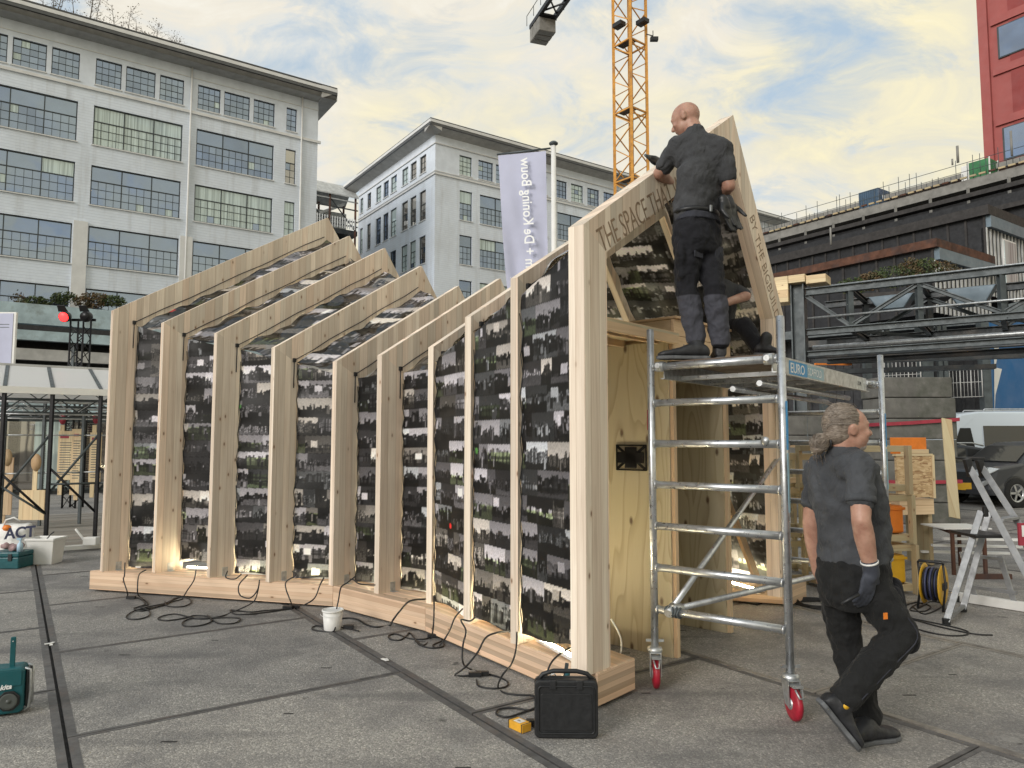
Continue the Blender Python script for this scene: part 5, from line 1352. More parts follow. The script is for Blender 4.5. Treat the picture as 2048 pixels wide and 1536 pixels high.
cable('long black cable making three wide loops below the third bay',[at(495,1150,7.3),at(478,1170,7.2),at(480,1190,7.1),at(500,1196,7.0),at(515,1180,7.0),at(519,1160,7.1),at(515,1185,7.0),at(505,1205,6.9),G(470,1222),G(440,1233),G(400,1238),G(375,1233),G(350,1228),G(325,1232),G(316,1238),G(335,1241),G(370,1236),G(390,1231),G(415,1233),G(422,1243),G(400,1251),G(370,1252),G(366,1244),G(385,1237),G(430,1236),G(455,1235),G(480,1237),G(470,1246),G(440,1247),G(425,1240),G(415,1230)])
cable('black cable looping out of the fourth rib bracket',[at(455,1142,7.4),at(452,1155,7.35),at(470,1158,7.3),at(483,1148,7.3)])
cable('black cable dropping from the fourth bay and running along the beam foot',[at(585,1143,7.1),at(592,1150,7.0),at(573,1163,7.0),at(572,1178,6.95),at(582,1205,6.9),G(583,1214),G(560,1219),G(530,1221),G(500,1224),G(462,1220),G(470,1228),G(500,1228),G(545,1223),G(578,1218)],plug=[G(575,1217),G(590,1215)])
cable('black cable hanging in a curve before the fifth rib',[at(648,1155,6.95),at(640,1170,6.9),at(630,1195,6.85),at(612,1208,6.8),G(595,1213),G(585,1217)])
cable('black cable dropping behind the small white bucket',[at(712,1152,6.8),at(695,1165,6.75),at(682,1175,6.7),at(677,1200,6.6),at(672,1225,6.55),G(668,1262),G(640,1262),G(624,1258),G(630,1252),G(648,1252),G(690,1256),G(718,1262)],plug=[G(697,1256)])
cable('black cable arching over the beam right of the bucket',[at(750,1170,6.75),at(720,1168,6.5),at(708,1160,6.6),at(700,1158,6.6)])
cable('doubled black cable lying over the beam before the sixth rib',[at(851,1198,6.4),at(820,1202,6.2),at(800,1222,6.05),at(786,1240,6.0),G(780,1250),G(755,1254),G(735,1250),G(718,1240),G(700,1236),G(682,1237)],r=.008)
cable('black cable dropping from the seventh rib into a tangle',[at(868,1192,6.2),at(868,1230,5.8),at(866,1258,5.75),G(862,1277),G(848,1290),G(835,1284),G(820,1266),G(812,1272),G(800,1280),G(782,1279),G(777,1272),G(792,1268),G(820,1277),G(850,1278),G(875,1270),G(885,1282),G(886,1293),G(862,1296),G(840,1290),G(830,1280)],plug=[G(866,1274)])
cable('black cable swinging down from the eighth bay over the beam',[at(925,1218,5.75),at(910,1235,5.5),at(900,1260,5.4),at(888,1280,5.35),G(880,1290),G(872,1296),G(866,1290),G(884,1282)])
cable('black cable draped from the eighth rib down to a flat connector',[at(950,1235,5.6),at(940,1242,5.45),at(922,1240,5.35),at(932,1262,5.15),at(926,1290,5.05),at(926,1325,4.95),G(940,1338),G(965,1345),G(1000,1355),G(1016,1365),G(1010,1374),G(985,1377),G(958,1372),G(953,1360)],plug=[G(950,1352),G(965,1350)])
cable('black cable curving from the ninth bay across the beam face',[at(1020,1262,5.2),at(995,1265,4.95),at(972,1275,4.9),at(955,1305,4.8),at(930,1335,4.8),G(910,1350),G(925,1352),G(960,1350)])
cable('black cable dropping beside the ninth rib to the black case',[at(1034,1265,5.1),at(1032,1300,4.85),at(1022,1330,4.7),at(1005,1350,4.6),G(996,1374),G(1010,1386),G(1045,1390),G(1068,1392),G(1073,1410),G(1060,1420),G(1030,1416),G(1000,1418),G(993,1428),G(1015,1434),G(1045,1425),G(1072,1415)])
cable('black cable arching from the front post down behind the case',[at(1140,1296,4.75),at(1115,1312,4.6),at(1100,1330,4.5),at(1090,1360,4.42),at(1080,1385,4.36),G(1072,1440),G(1066,1452)],plug=[G(1068,1448)])
# ================================================================ the right side of the square
M['conc']=simple('rough_concrete',(.125,.122,.112),.9,0,.35,3,.5,40,dirt=(.07,.075,.06))
M['conc2']=simple('pale_slab_concrete',(.22,.215,.20),.9,0,.25,2,.3)
M['clad']=simple('black_stained_cladding',(.015,.016,.019),.7,0,.4,3,.2)
M['clad2']=simple('dark_brown_cladding',(.030,.027,.026),.7,0,.4,3,.2)
M['rust']=simple('rusted_steel',(.10,.045,.028),.85,.1,.5,2.2,.4,dirt=(.05,.04,.04))
M['redwall']=simple('red_facade_panel',(.25,.045,.042),.7,0,.12,.8,.1)
M['redframe']=simple('red_facade_frame',(.33,.085,.078),.7,0,.08,.8,.1)
M['bluewall']=simple('blue_painted_wall',(.0,.12,.34),.55,0,.06,.6,.05)
M['bluecont']=simple('blue_grey_container',(.055,.10,.16),.5,.1,.15,1,.1)
M['green']=simple('green_tarpaulin',(.03,.16,.06),.6,0,.3,2,.1)
M['duct']=simple('blue_grey_duct',(.15,.20,.24),.5,.2,.15,2,.1)
def rib_wall(root,P0,d,n,length,z0,z1,mat,rib=.45,name='cladding',rm=None,obj=False,rw=.05):
    b=MB(); b.obox(P0+d*length/2+Z_*(z0+z1)/2-n*.1,d*length/2,n*.1,Z_*(z1-z0)/2); w=b.build(name,mat,root)
    k=int(length/rib); b=MB()
    for i in range(k+1):
        c=P0+d*min(length-.03,i*rib+.03)+Z_*(z0+z1)/2+n*.03
        if obj: q=MB(); q.obox(c,d*rw,n*.03,Z_*(z1-z0)/2); q.build('cladding_board',rm or mat,w)
        else: b.obox(c,d*rw,n*.03,Z_*(z1-z0)/2)
    if not obj: tag(b.build('cladding_ribs',rm or mat,w),kind='stuff')
    return w
tb_=thing('terraced_timber_building','dark stepped building of stacked cladding volumes, under construction at right','building',(19,33,0))
def volume(cpx,cpy,Y,Ll,Lr,ht,fm,fh=.35,band=None,bh=.45,wall='clad',rm='clad2',wins=(),lwins=()):
    K=at(cpx,cpy,Y); z=K.z; K=Vector((K.x,K.y,0))
    f=MB(); f.prism([K-Q_*0+(-P_)*.25-Q_*.25+Z_*(z-fh),K+P_*Lr-Q_*.25+Z_*(z-fh),K+P_*Lr+Q_*.1+Z_*(z-fh),K+P_*.1+Q_*.1+Z_*(z-fh),K+P_*.1+Q_*Ll+Z_*(z-fh),K-P_*.25+Q_*Ll+Z_*(z-fh)],Z_*fh); f.build('fascia',M[fm],tb_)
    zt=z-fh
    if band:
        f=MB(); f.obox(K+P_*(Lr/2)-Q_*.12+Z_*(zt-bh/2),P_*(Lr/2),Q_*.12,Z_*(bh/2-.002)); f.build('pale_band',M[band],tb_); 
    rib_wall(tb_,K,P_,-Q_,Lr,z-ht,zt-(bh if band else 0),M[wall],.38,obj=True,rm=M['bridge_white'] if band else M[rm],rw=.06)
    rib_wall(tb_,K+Q_*.002,Q_,-P_,Ll,z-ht,zt,M[wall],.8,rm=M[rm])
    f=MB(); f.obox(K+P_*Lr/2+Q_*Ll/2+Z_*(z-.06),P_*(Lr/2),Q_*(Ll/2),Z_*.05); f.build('roof_deck',M['clad2'],tb_)
    for (a,c,z0,z1) in wins:
        w=MB(); w.obox(K+P_*(a+c)/2-Q_*.06+Z_*(z-(z0+z1)/2),P_*((c-a)/2),Q_*.05,Z_*((z1-z0)/2)); wf=w.build('window',M['white'],tb_)
        w=MB(); w.obox(K+P_*(a+c)/2-Q_*.12+Z_*(z-(z0+z1)/2),P_*((c-a)/2-.08),Q_*.012,Z_*((z1-z0)/2-.08)); w.build('pane',M['glass_curtain'],wf)
    for (a,c,z0,z1) in lwins:
        w=MB(); w.obox(K+Q_*(a+c)/2-P_*.06+Z_*(z-(z0+z1)/2),Q_*((c-a)/2),P_*.05,Z_*((z1-z0)/2)); wf=w.build('window',M['trim'],tb_)
        w=MB(); w.obox(K+Q_*(a+c)/2-P_*.12+Z_*(z-(z0+z1)/2),Q_*((c-a)/2-.09),P_*.012,Z_*((z1-z0)/2-.09)); w.build('pane',M['glass'],wf)
    return K,z
K1,z1_=volume(1866,480,30,9,5.2,3.1,'rust',.36,'duct',.5)
K2,z2_=volume(1969,413,33,14,9,4.2,'clad2',.45,'duct',.55,wins=[(1.5,2.9,1.3,3.6),(4.4,5.6,1.5,3.8)],lwins=[(1.8,3.2,2.2,3.5)])
# long dark parapets stepping back above
def parapet(px,py,Y,L_,h,mat,th=.3,nm='parapet'):
    K=at(px,py,Y); z=K.z; K=Vector((K.x,K.y,0)); b=MB(); b.obox(K+Q_*L_/2+Z_*(z-h/2),Q_*L_/2,P_*th,Z_*h/2); b.build(nm,M[mat],tb_); return K,z
for (px,py,Y,L_,h,mt) in ((2090,372,36,19,1.5,'clad'),(2090,392,35.7,18,.25,'clad2'),(2090,350,37,20,.25,'clad2')):
    parapet(px,py,Y,L_,h,mt)
K3,z3=parapet(2110,318,38,21,.55,'conc2',.5,'concrete_slab')
parapet(2110,336,38.6,21,1.3,'clad',.3,'void_shade_block')  # solid black block, its colour stands in for shade in the open storey
parapet(2110,300,39.5,20,.3,'conc2',.5,'concrete_slab')
rib_wall(tb_,K3+P_*1.5,Q_,-P_,21,0,z3-.5,M['clad'],1.6)
# a window box on the long face, an end tower of dark cladding
for i in range(9):
    b=MB(); c=K3+Q_*(2+i*2.1)-P_*.6; b.beam(c+Z_*(z3-1.6),c+Z_*(z3-.5),.12,.12); b.build('prop',M['conc2'],tb_)
# formwork planks along the slab
for i in range(40):
    b=MB(); c=K3+Q_*(.3+i*.5)-P_*.62; b.obox(c+Z_*(z3+.12),Q_*.17,P_*.05,Z_*.05); b.build('formwork_plank',M['rust' if i%5==0 else 'batten'],tb_,grain=Q_)
random.seed(8)
for i in range(64):   # starter bars and guard rail posts
    c=K3+Q_*(.2+i*.33)-P_*random.uniform(.2,.5); h=random.choice([.5,.7,1.0,1.4]); b=MB(); b.tube([c+Z_*z3,c+Z_*(z3+h)],.02,4); b.build('starter_bar',M['mid_steel'],tb_)
for zz in(.55,1.05):
    b=MB(); b.tube([K3-P_*.45+Z_*(z3+zz),K3-P_*.45+Q_*20.5+Z_*(z3+zz)],.018,4); b.build('guard_rail',M['mid_steel'],tb_)
for (px,y0,y1,r) in ((1916,292,325,.07),(1905,318,330,.05),(2024,262,312,.06),(1662,455,490,.05)):
    b=MB(); a=at(px,y1,36); c=at(px,y0,36); b.tube([a,Vector((a.x,a.y,c.z))],r,6); b.build('rebar_column',M['conc2'],tb_)
# ground storey, dark with barred openings
g0=at(1560,880,34); g1=at(1986,880,29)
dG=(Vector((g1.x,g1.y,0))-Vector((g0.x,g0.y,0))); LG=dG.length; dG.normalize(); nG=Vector((dG.y,-dG.x,0))
G0=Vector((g0.x,g0.y,0))
rib_wall(tb_,G0,dG,nG,LG,0,6.5,M['clad'],.35)
b=MB(); b.obox(G0+dG*LG/2+nG*.5+Z_*6.4,dG*LG/2,nG*.5,Z_*.18); b.build('canopy',M['mid_steel'],tb_)
for (x0,x1,y0,y1) in ((1768,1842,720,762),(1898,1965,735,778)):
    p=at(x0,y0,27.6);q=at(x1,y1,26.9); fe=thing('mesh_fence',"grey steel mesh fence panel in the dark opening "+("left of the square column" if x0<1800 else "beside the blue wall"),'fence',(p.x,p.y,0))
    n_=9
    for k in range(n_+1):
        f=k/n_; c=p.lerp(Vector((q.x,q.y,p.z)),f); b=MB(); b.tube([Vector((c.x,c.y,q.z-.3)),c],.010 if k%3 else .022,5); b.build('bar',M['fascia'],fe)
    for k in range(3):
        z=p.z-.05-k*.55; b=MB(); b.tube([Vector((p.x,p.y,z)),Vector((q.x,q.y,z))],.012,5); b.build('rail',M['fascia'],fe)
for (px,w,Y) in ((1856,.42,27.3),(1886,.15,27.3),(1897,.15,27.3),(1767,.14,27.8),(1782,.14,27.8),(1976,.3,27)):
    c=at(px,880,Y); b=MB(); b.beam(Vector((c.x,c.y,0)),Vector((c.x,c.y,6.2)),w,w); b.build('column',M['mid_steel'],tb_)
# blue mural wall
bw0=at(1987,880,28.5); bw=thing('blue_mural_wall','bright blue painted wall with white jagged star shape beside the dark building','wall',(bw0.x,bw0.y,0))
B0=Vector((bw0.x,bw0.y,0)); b=MB(); b.obox(B0+P_*5-(-Q_)*.15+Z_*3.3,P_*5,Q_*.15,Z_*3.3); b.build('wall_panel',M['bluewall'],bw)
def onwall(px,py): 
    r=ray(px,py); n=Q_; t=(B0.dot(n)-.012)/(r.x*n.x+r.y*n.y); return Vector((r.x*t,r.y*t,EYE+r.z*t))
b=MB(); b.add([onwall(*p) for p in ((1988,676),(2001,676),(1991,735),(2004,738),(1991,790),(1989,830))],[(5,4,3,2,1,0)]); b.build('white_star_shape',M['whitep'],bw)
b=MB(); b.add([onwall(*p) for p in ((2010,610),(2048,600),(2048,640),(2012,650))],[(3,2,1,0)]) 
b.build('pale_streak',M['duct'],bw)

# red tower
rt=thing('red_tower_block','tall red panelled tower block with strip windows at top right','building',(34,50,0))
Kt=at(1972,290,50); Kt=Vector((Kt.x,Kt.y,0)); TL=15
kb=Kt-Q_*TL
b=MB(); b.obox(Kt-Q_*TL/2+P_*2.5+Z_*32,Q_*TL/2,P_*2.5,Z_*32); b.build('wall',M['redframe'],rt)
for i in range(-2,12):
    z0=24.2+i*3.66-.6
    b=MB(); b.obox(Kt-Q_*(TL/2+.7)-P_*.08+Z_*(z0+.28),Q_*(TL/2-.02),P_*.08,Z_*.28); b.build('string_band',M['redframe'],rt)
    b=MB(); b.obox(Kt-Q_*(TL/2+1.0)-P_*.02+Z_*(z0+2.1),Q_*(TL/2-.8),P_*.03,Z_*1.52); b.build('facade_panel',M['redwall'],rt)
    if i%2==1:
        for k in range(4):
            a=1.1+k*5.2; w=MB(); w.obox(Kt-Q_*(a+1.9)-P_*.07+Z_*(z0+2.25),Q_*1.9,P_*.05,Z_*1.15); wf=w.build('window',M['wframe'],rt)
            for j in range(2):
                w=MB(); w.obox(Kt-Q_*(a+1.9+(j*2-1)*.92)-P_*.13+Z_*(z0+2.25),Q_*.86,P_*.012,Z_*1.08); w.build('pane',M['glass' if (j+k+i)%2 else 'glass_curtain'],wf)
b=MB(); b.obox(Kt-Q_*.25-P_*.12+Z_*32,Q_*.3,P_*.14,Z_*32); b.build('corner_pier',M['redframe'],rt)
# container, skip on the roof
def boxthing(name,label,cat,c,hx,hy,hz,mat,dirx=P_):
    t=thing(name,label,cat,tuple(c)); diry=Vector((-dirx.y,dirx.x,0)); b=MB(); b.obox(c+Z_*hz,dirx*hx,diry*hy,Z_*hz); b.build('body',M[mat],t,bevel=.03); return t,diry
def onslab(px,o=.6):
    k=ray(px,880); k=k.x/k.y; A=K3+P_*o; t=(A.x-k*A.y)/(-Q_.x+k*Q_.y); return Vector((A.x+Q_.x*t,A.y+Q_.y*t,z3+.2))
c=onslab(1768,1.2); ct,dy=boxthing('site_container','dark blue grey site container on the roof slab of the unfinished building','container',c,.75,.68,.62,'bluecont')
for k in range(9):
    b=MB(); b.obox(c-P_*.765+dy*(-.6+k*.15)+Z_*.62,dy*.035,P_*.014,Z_*.56); b.build('corrugation',M['bluecont'],ct)
text_part('RJ',.42,c-dy*.695+P_*-.3+Z_*.55,P_,Z_,M['whitep'],ct,.01)
c=onslab(1994,1.0); gs,dy=boxthing('green_skip','green tarpaulin covered skip standing on the roof edge by the red tower','skip',c,.55,.55,.55,'green')
b=MB(); 
for sx in(-1,1):
    for sy in(-1,1): b=MB(); b.beam(c+P_*sx*.57+dy*sy*.57,c+P_*sx*.57+dy*sy*.57+Z_*1.15,.06); b.build('frame_post',M['white'],gs)
c=onslab(1968,1.0); boxthing('white_site_box','small grey white site box left of the green skip','box',c,.3,.4,.55,'white')

# steel gantry bridge
S0=at(1606,880,16.0); S0=Vector((S0.x,S0.y,0)); E0=at(2048,880,13.7); E0=Vector((E0.x,E0.y,0)); gd=(E0-S0).normalized(); gn=Vector((-gd.y,gd.x,0))
if gn.y<0: gn=-gn
ga=thing('steel_gantry','dark grey steel lattice pipe bridge on a square column crossing right','gantry',tuple(S0))
def gb(name,a,b_,w,h,mat='dark_steel'):
    m=MB(); m.beam(a,b_,w,h); return m.build(name,M[mat],ga)
def ibeam(name,a,b_,w,h,mat='dark_steel'):
    m=MB(); d=(b_-a).normalized(); _,s,u=frame_for(d); c=(a+b_)/2; l=d*((b_-a).length/2)
    m.obox(c+u*(h/2-.008),l,s*w/2,u*.008); m.obox(c-u*(h/2-.008),l,s*w/2,u*.008); m.obox(c,l,s*.006,u*(h/2-.016)); return m.build(name,M[mat],ga)
m=MB(); 
for q in(-1,1): m.obox(S0+gd*q*.13+Z_*2.56,gd*.012,gn*.15,Z_*2.56)
m.obox(S0+Z_*2.56,gd*.118,gn*.012,Z_*2.56); m.build('column',M['mid_steel'],ga)
GL=9.5
for q,off in enumerate((0,1.9)):
    o=gn*off
    for z,h in((4.93,.16),(4.03,.14),(3.55,.12)): ibeam('chord',S0+o+gd*.16+Z_*z,S0+o+gd*GL+Z_*z,.16,h,'mid_steel' if q==0 else 'dark_steel')
    xs=[.9,1.0] 
    st=[0.16,1.05,2.35,3.75,5.05,6.4,7.8]
    for k,s_ in enumerate(st[1:]):
        ibeam('upright',S0+o+gd*s_+Z_*4.1,S0+o+gd*s_+Z_*4.85,.11,.11,'mid_steel' if q==0 else 'dark_steel')
    for k in range(len(st)-1):
        a,c=st[k],st[k+1]
        if k%2==0: ibeam('diagonal',S0+o+gd*a+Z_*4.85,S0+o+gd*c+Z_*4.1,.09,.08,'mid_steel')
        else: ibeam('diagonal',S0+o+gd*a+Z_*4.1,S0+o+gd*c+Z_*4.85,.09,.08,'mid_steel')
for s_ in (1.05,2.35,3.75,5.05,6.4,7.8):
    for z in(4.03,4.93): ibeam('cross_beam',S0+gd*s_+Z_*z,S0+gd*s_+gn*1.9+Z_*z,.1,.1)
for s_ in(1.7,4.4,6.9): gb('plan_brace',S0+gd*(s_-.6)+Z_*3.98,S0+gd*(s_+.6)+gn*1.9+Z_*3.98,.06,.06)
for (v,z,r,mt) in ((.3,3.72,.05,'galv'),(.6,3.68,.07,'dark_steel'),(.95,3.7,.05,'mid_steel'),(1.3,3.66,.09,'dark_steel'),(1.6,3.75,.05,'galv'),(.5,5.12,.02,'galv'),(-.1,4.33,.022,'galv'),(-.12,3.45,.03,'dark_steel')):
    m=MB(); m.tube([S0+gn*v+gd*.2+Z_*z,S0+gn*v+gd*GL+Z_*z],r,8); m.build('pipe',M[mt],ga)
for (a,c,z0,z1) in ((1.25,2.15,4.55,4.86),(2.75,3.65,4.50,4.86)):
    m=MB(); m.prism([S0+gn*1.0+gd*a+Z_*z1,S0+gn*1.0+gd*c+Z_*z1,S0+gn*1.0+gd*(c-.2)+Z_*z0,S0+gn*1.0+gd*(a+.2)+Z_*z0],gn*.5); m.build('duct',M['duct'],ga,bevel=.02)
# wooden cap on the column
wcap=thing('wooden_packing','pale yellow timber packing blocks wrapped round the top of the gantry column','timber',tuple(S0+Z_*5.12))
for k,(a,c,v0,v1,z0,z1) in enumerate(((-.45,-.16,-.25,.2,4.72,5.30),(-.15,.2,-.25,.3,5.13,5.30),(.21,.62,-.2,.3,5.08,5.26))):
    m=MB(); m.obox(S0+gd*(a+c)/2+gn*(v0+v1)/2+Z_*(z0+z1)/2,gd*(c-a)/2,gn*(v1-v0)/2,Z_*(z1-z0)/2); m.build('timber_block',M['yellow_pine'],wcap,grain=gd,bevel=.006)
# dark lumber under the gantry: low roof and steelwork
lb=thing('low_steel_shed','low dark open steel shed roof below the gantry','shed',(11,24,0))
for k,(x0,x1,y,Y,h) in enumerate(((1628,2048,720,20,.25),(1630,1990,745,19,.12),(1600,1900,690,22,.2))):
    a=at(x0,y,Y+.8);c=at(x1,y-12,Y-.8); m=MB(); m.beam(Vector((a.x,a.y,a.z)),Vector((c.x,c.y,a.z)),.3,h); m.build('roof_beam',M['dark_steel'],lb)
for px in (1608,1650,1740): c=at(px,880,22.5); m=MB(); m.beam(Vector((c.x,c.y,0)),Vector((c.x,c.y,4.2)),.2,.2); m.build('post',M['mid_steel'],lb)
c=at(1630,728,20); c2=at(1702,729,20.6); m=MB(); m.beam(c,c2,.05,.05); m.build('orange_rail',M['orange'],lb)

# ---------------------------------------------------------------- plants
def leafmat(name,cols):
    m,t,b=new_mat(name); co=objco(t); n=nz(t,co,3.1,4,.7)
    L(t,rmp(t,n,[(.3+.4*i/(len(cols)-1),c) for i,c in enumerate(cols)]),b.inputs['Base Color']); b.inputs['Roughness'].default_value=.7; return m
M['leaf']=leafmat('dark_green_leaves',[(.018,.035,.012),(.05,.08,.022),(.10,.09,.03)])
M['leafr']=leafmat('autumn_leaves',[(.03,.05,.015),(.10,.07,.03),(.16,.08,.035)])
M['bark']=simple('grey_bark',(.09,.075,.06),.9,0,.3,6,.3)
def leaves(b,c,rx,ry,rz,n,s,seedv=None):
    for k in range(n):
        while True:
            v=Vector((random.uniform(-1,1),random.uniform(-1,1),random.uniform(-1,1)))
            if v.length<1: break
        if mnoise.noise(Vector((v.x*2.1+c[0],v.y*2.1+c[1],v.z*2.6)))<-.12: continue
        p=Vector(c)+Vector((v.x*rx,v.y*ry,v.z*rz)); a=Vector((random.uniform(-1,1),random.uniform(-1,1),random.uniform(-1,1))).normalized(); d=a.orthogonal().normalized(); e=a.cross(d); q=s*random.uniform(.6,1.3)
        b.add([p-d*q,p-e*q*.5,p+d*q,p+e*q*.5],[(0,1,2,3)])
def shrub(name,label,c,r,n,s,mat,cat='shrub',group=None,stems=5):
    t=thing(name,label,cat,tuple(c),group=group)
    b=MB(); leaves(b,Vector(c)+Z_*r[2]*.8,*r,n,s); b.build('foliage',M[mat],t)
    b=MB()
    for k in range(stems): a=Vector(c)+Vector((random.uniform(-.6,.6)*r[0],random.uniform(-.6,.6)*r[1],0)); b.tube([a,a+Z_*r[2]*.9+X_*random.uniform(-.2,.2),a+Z_*r[2]*1.5+X_*random.uniform(-.3,.3)],[.02,.012,.005],4)
    b.build('stems',M['bark'],t); return t
random.seed(3)
lab=['low green ground shrub at the left end of the roof planting','reddish brown shrub beside the low green one on the planted roof','bushy green shrub in the middle of the planted roof','dry reddish grass clump right of the bushy shrub','tallest wispy green shrub above the planted roof','dark trailing shrub at the right end of the planted roof']
for k,(px,py,w,h,mt) in enumerate(((1708,585,.8,.30,'leaf'),(1742,578,.6,.35,'leafr'),(1785,572,1.0,.42,'leaf'),(1822,568,.6,.55,'leafr'),(1850,560,.8,.45,'leaf'),(1885,560,.8,.4,'leafr'))):
    c=at(px,py,26); shrub('roof_shrub',lab[k],c,(w*.8,w*.6,h),1300,.05,mt,group='shrubs along the planted roof edge')
pl=at(1700,590,26); pr=at(1895,572,25); m=MB(); m.beam(pl-Z_*.25,pr-Z_*.35,1.4,.3); m.build('planted_roof_edge',M['clad2'],tb_)

# ---------------------------------------------------------------- concrete blocks
random.seed(12)
rowsn=['bottom','second lowest','third','fourth','fifth','sixth','topmost']
for k in range(7):
    c=at(1818+random.uniform(-4,4),880,14.9); w=.74; z=k*.418
    o=MB(); o.box(Vector((c.x-w,c.y-.4,z+.004)),Vector((c.x+w+random.uniform(-.05,.04),c.y+.4,z+.412))); q=o.build('concrete_block',M['conc'],bevel=.025)
    tag(q,f'{rowsn[k]} rough grey concrete block in the wide strapped stack right of the walker','concrete block','rough concrete blocks in stacks')
    if k in(1,4):
        pass
rw5=['bottom','second','third','fourth','topmost']
for k in range(5):
    c=at(1625,880,16.2); z=k*.44
    o=MB(); o.box(Vector((c.x-.95,c.y-.4,z+.004)),Vector((c.x+1.0,c.y+.4,z+.434))); q=o.build('concrete_block',M['conc'],bevel=.025)
    tag(q,f'{rw5[k]} mossy concrete block in the stack seen through the scaffold behind the ponytail','concrete block','rough concrete blocks in stacks')
M['strap']=simple('red_strap',(.30,.03,.05),.6,0,.2,5,.05)
for lbl,z,tilt in (('slack red strap around the upper part of the concrete block stack',2.02,.05),('short red strap low on the concrete block stack',.84,0)):
    c=at(1818,880,14.9); b=MB(); pts=[Vector((c.x-.8,c.y+.1,z-tilt)),Vector((c.x-.79,c.y-.44,z-tilt)),Vector((c.x-.2,c.y-.45,z-.02)),Vector((c.x+.78,c.y-.45,z+tilt)),Vector((c.x+.82,c.y+.1,z+tilt))]
    for p,q in zip(pts[:-1],pts[1:]): b.beam(p,q,.006,.07)
    tag(b.build('lashing_strap',M['strap']),lbl,'strap')
b=MB(); a=at(1893,838,12.2); c=at(1906,966,11.6); b.beam(Vector((a.x,a.y,a.z)),Vector((c.x,c.y,c.z-.55)),.17,.025,up=Y_)
tag(b.build('leaning_plank',M['batten'],grain=Z_,bevel=.003),'long beige plank leaning upright against the strapped concrete blocks','plank')

# ---------------------------------------------------------------- stacked timber frames
def tframe(c,dx,dy,h,label,lat='batten',hx=.42,hy=.42):
    t=thing('timber_stand',label,'timber frame',tuple(c),group='stacked timber frames')
    w=.045
    for sx in(-1,1):
        for sy in(-1,1):
            p=c+dx*sx*(hx-w/2)+dy*sy*(hy-w/2); b=MB(); b.obox(p+Z_*(h/2),dx*w/2*1.0,dy*.035,Z_*(h/2-.001)); b.build('leg',M[lat],t,grain=Z_,bevel=.003)
    for z in(.07,h-.035):
        for sy in(-1,1):
            b=MB(); b.obox(c+dy*sy*(hy-w/2-.045)+Z_*z,dx*(hx+.0),dy*.02,Z_*.034); b.build('long_rail',M[lat],t,grain=dx,bevel=.003)
        for sx in(-1,1):
            b=MB(); b.obox(c+dx*sx*(hx-w/2-.001)+Z_*(z+.001),dx*.021,dy*(hy-.09),Z_*.032); b.build('side_rail',M[lat],t,grain=dy,bevel=.003)
    return t
cS=gnd(1806,1192); dxs=Vector((.97,.24,0)).normalized(); dys=Vector((-dxs.y,dxs.x,0))
cS=cS+dys*.42-dxs*.20
names=['lowest','middle','top']
for k in range(3):
    tframe(cS+Z_*k*.535+dxs*(-.02*k),dxs,dys,.53,f'{names[k]} greenish timber frame of the stack right of the walking man')
    pm_=[('yellow_crate','yellow plastic crate inside the lowest stacked timber frame','crate','yellow'),('orange_crate','dark orange crate inside the middle stacked timber frame','crate','orange'),None][k]
    if pm_:
        t=thing(pm_[0],pm_[1],pm_[2],tuple(cS+Z_*(k*.535+.12)))
        b=MB(); b.obox(cS+Z_*(k*.535+.26)+dxs*.03,dxs*.33,dys*.30,Z_*.15); b.build('tray',M[pm_[3]],t,bevel=.02)
        b=MB(); b.obox(cS+Z_*(k*.535+.375)+dxs*.03,dxs*.345,dys*.315,Z_*.015); b.build('lip',M[pm_[3]],t,bevel=.006)
cL=gnd(1608,1165)+dys*.3
for k in range(3): tframe(cL+Z_*k*.50,dxs,dys,.495,f'{names[k]} timber frame of the stack seen between scaffold and walking man',hx=.40)
cO=gnd(1828,1150)+Vector((0,.5,0)); ob=thing('strand_board_box','tall strand board box with pale timber edges behind the stacked frames','box',tuple(cO))
W_=at(1824,880,cO.y).x
b=MB(); b.obox(Vector((W_,cO.y,1.18)),dxs*.27,dys*.02,Z_*.27); b.build('front_board',M['osb'],ob)
b=MB(); b.obox(Vector((W_,cO.y,1.465)),dxs*.29,dys*.03,Z_*.014); b.build('top_edge',M['yellow_pine'],ob,grain=dxs)
b=MB(); b.obox(Vector((W_,cO.y,1.18))+dxs*.29-dys*.005,dxs*.018,dys*.03,Z_*.285); b.build('side_edge',M['yellow_pine'],ob,grain=Z_)
b=MB(); b.obox(Vector((W_,cO.y+.3,.78)),dxs*.27,dys*.25,Z_*.10); b.build('lower_tray',M['pine'],ob,grain=dxs)
for sx in(-1,1): b=MB(); b.obox(Vector((W_,cO.y+.3,.35))+dxs*sx*.25,dxs*.03,dys*.2,Z_*.34); b.build('leg',M['batten'],ob,grain=Z_)
op=at(1817,900,10.3); b=MB(); b.obox(Vector((op.x,op.y,1.58)),dxs*.29,dys*.02,Z_*.115); tag(b.build('orange_board',M['orange'],bevel=.006),'bright orange board standing above the strand board box','board')
b=MB(); b.obox(Vector((op.x+.02,op.y-.12,1.50)),dxs*.22,dys*.02,Z_*.03); tag(b.build('pale_batten',M['yellow_pine'],grain=dxs,bevel=.004),'pale batten lying before the orange board','batten')
# small timber offcuts seen through the scaffold
for k,(px,py,Y) in enumerate(((1592,890,9.5),(1596,960,9.3))):
    c=at(px,py,Y); b=MB(); b.obox(c,dxs*.16,dys*.05,Z_*.03); tag(b.build('timber_offcut',M['pine'],grain=dxs),('upper' if k==0 else 'lower')+' timber offcut seen between the scaffold rungs','timber')

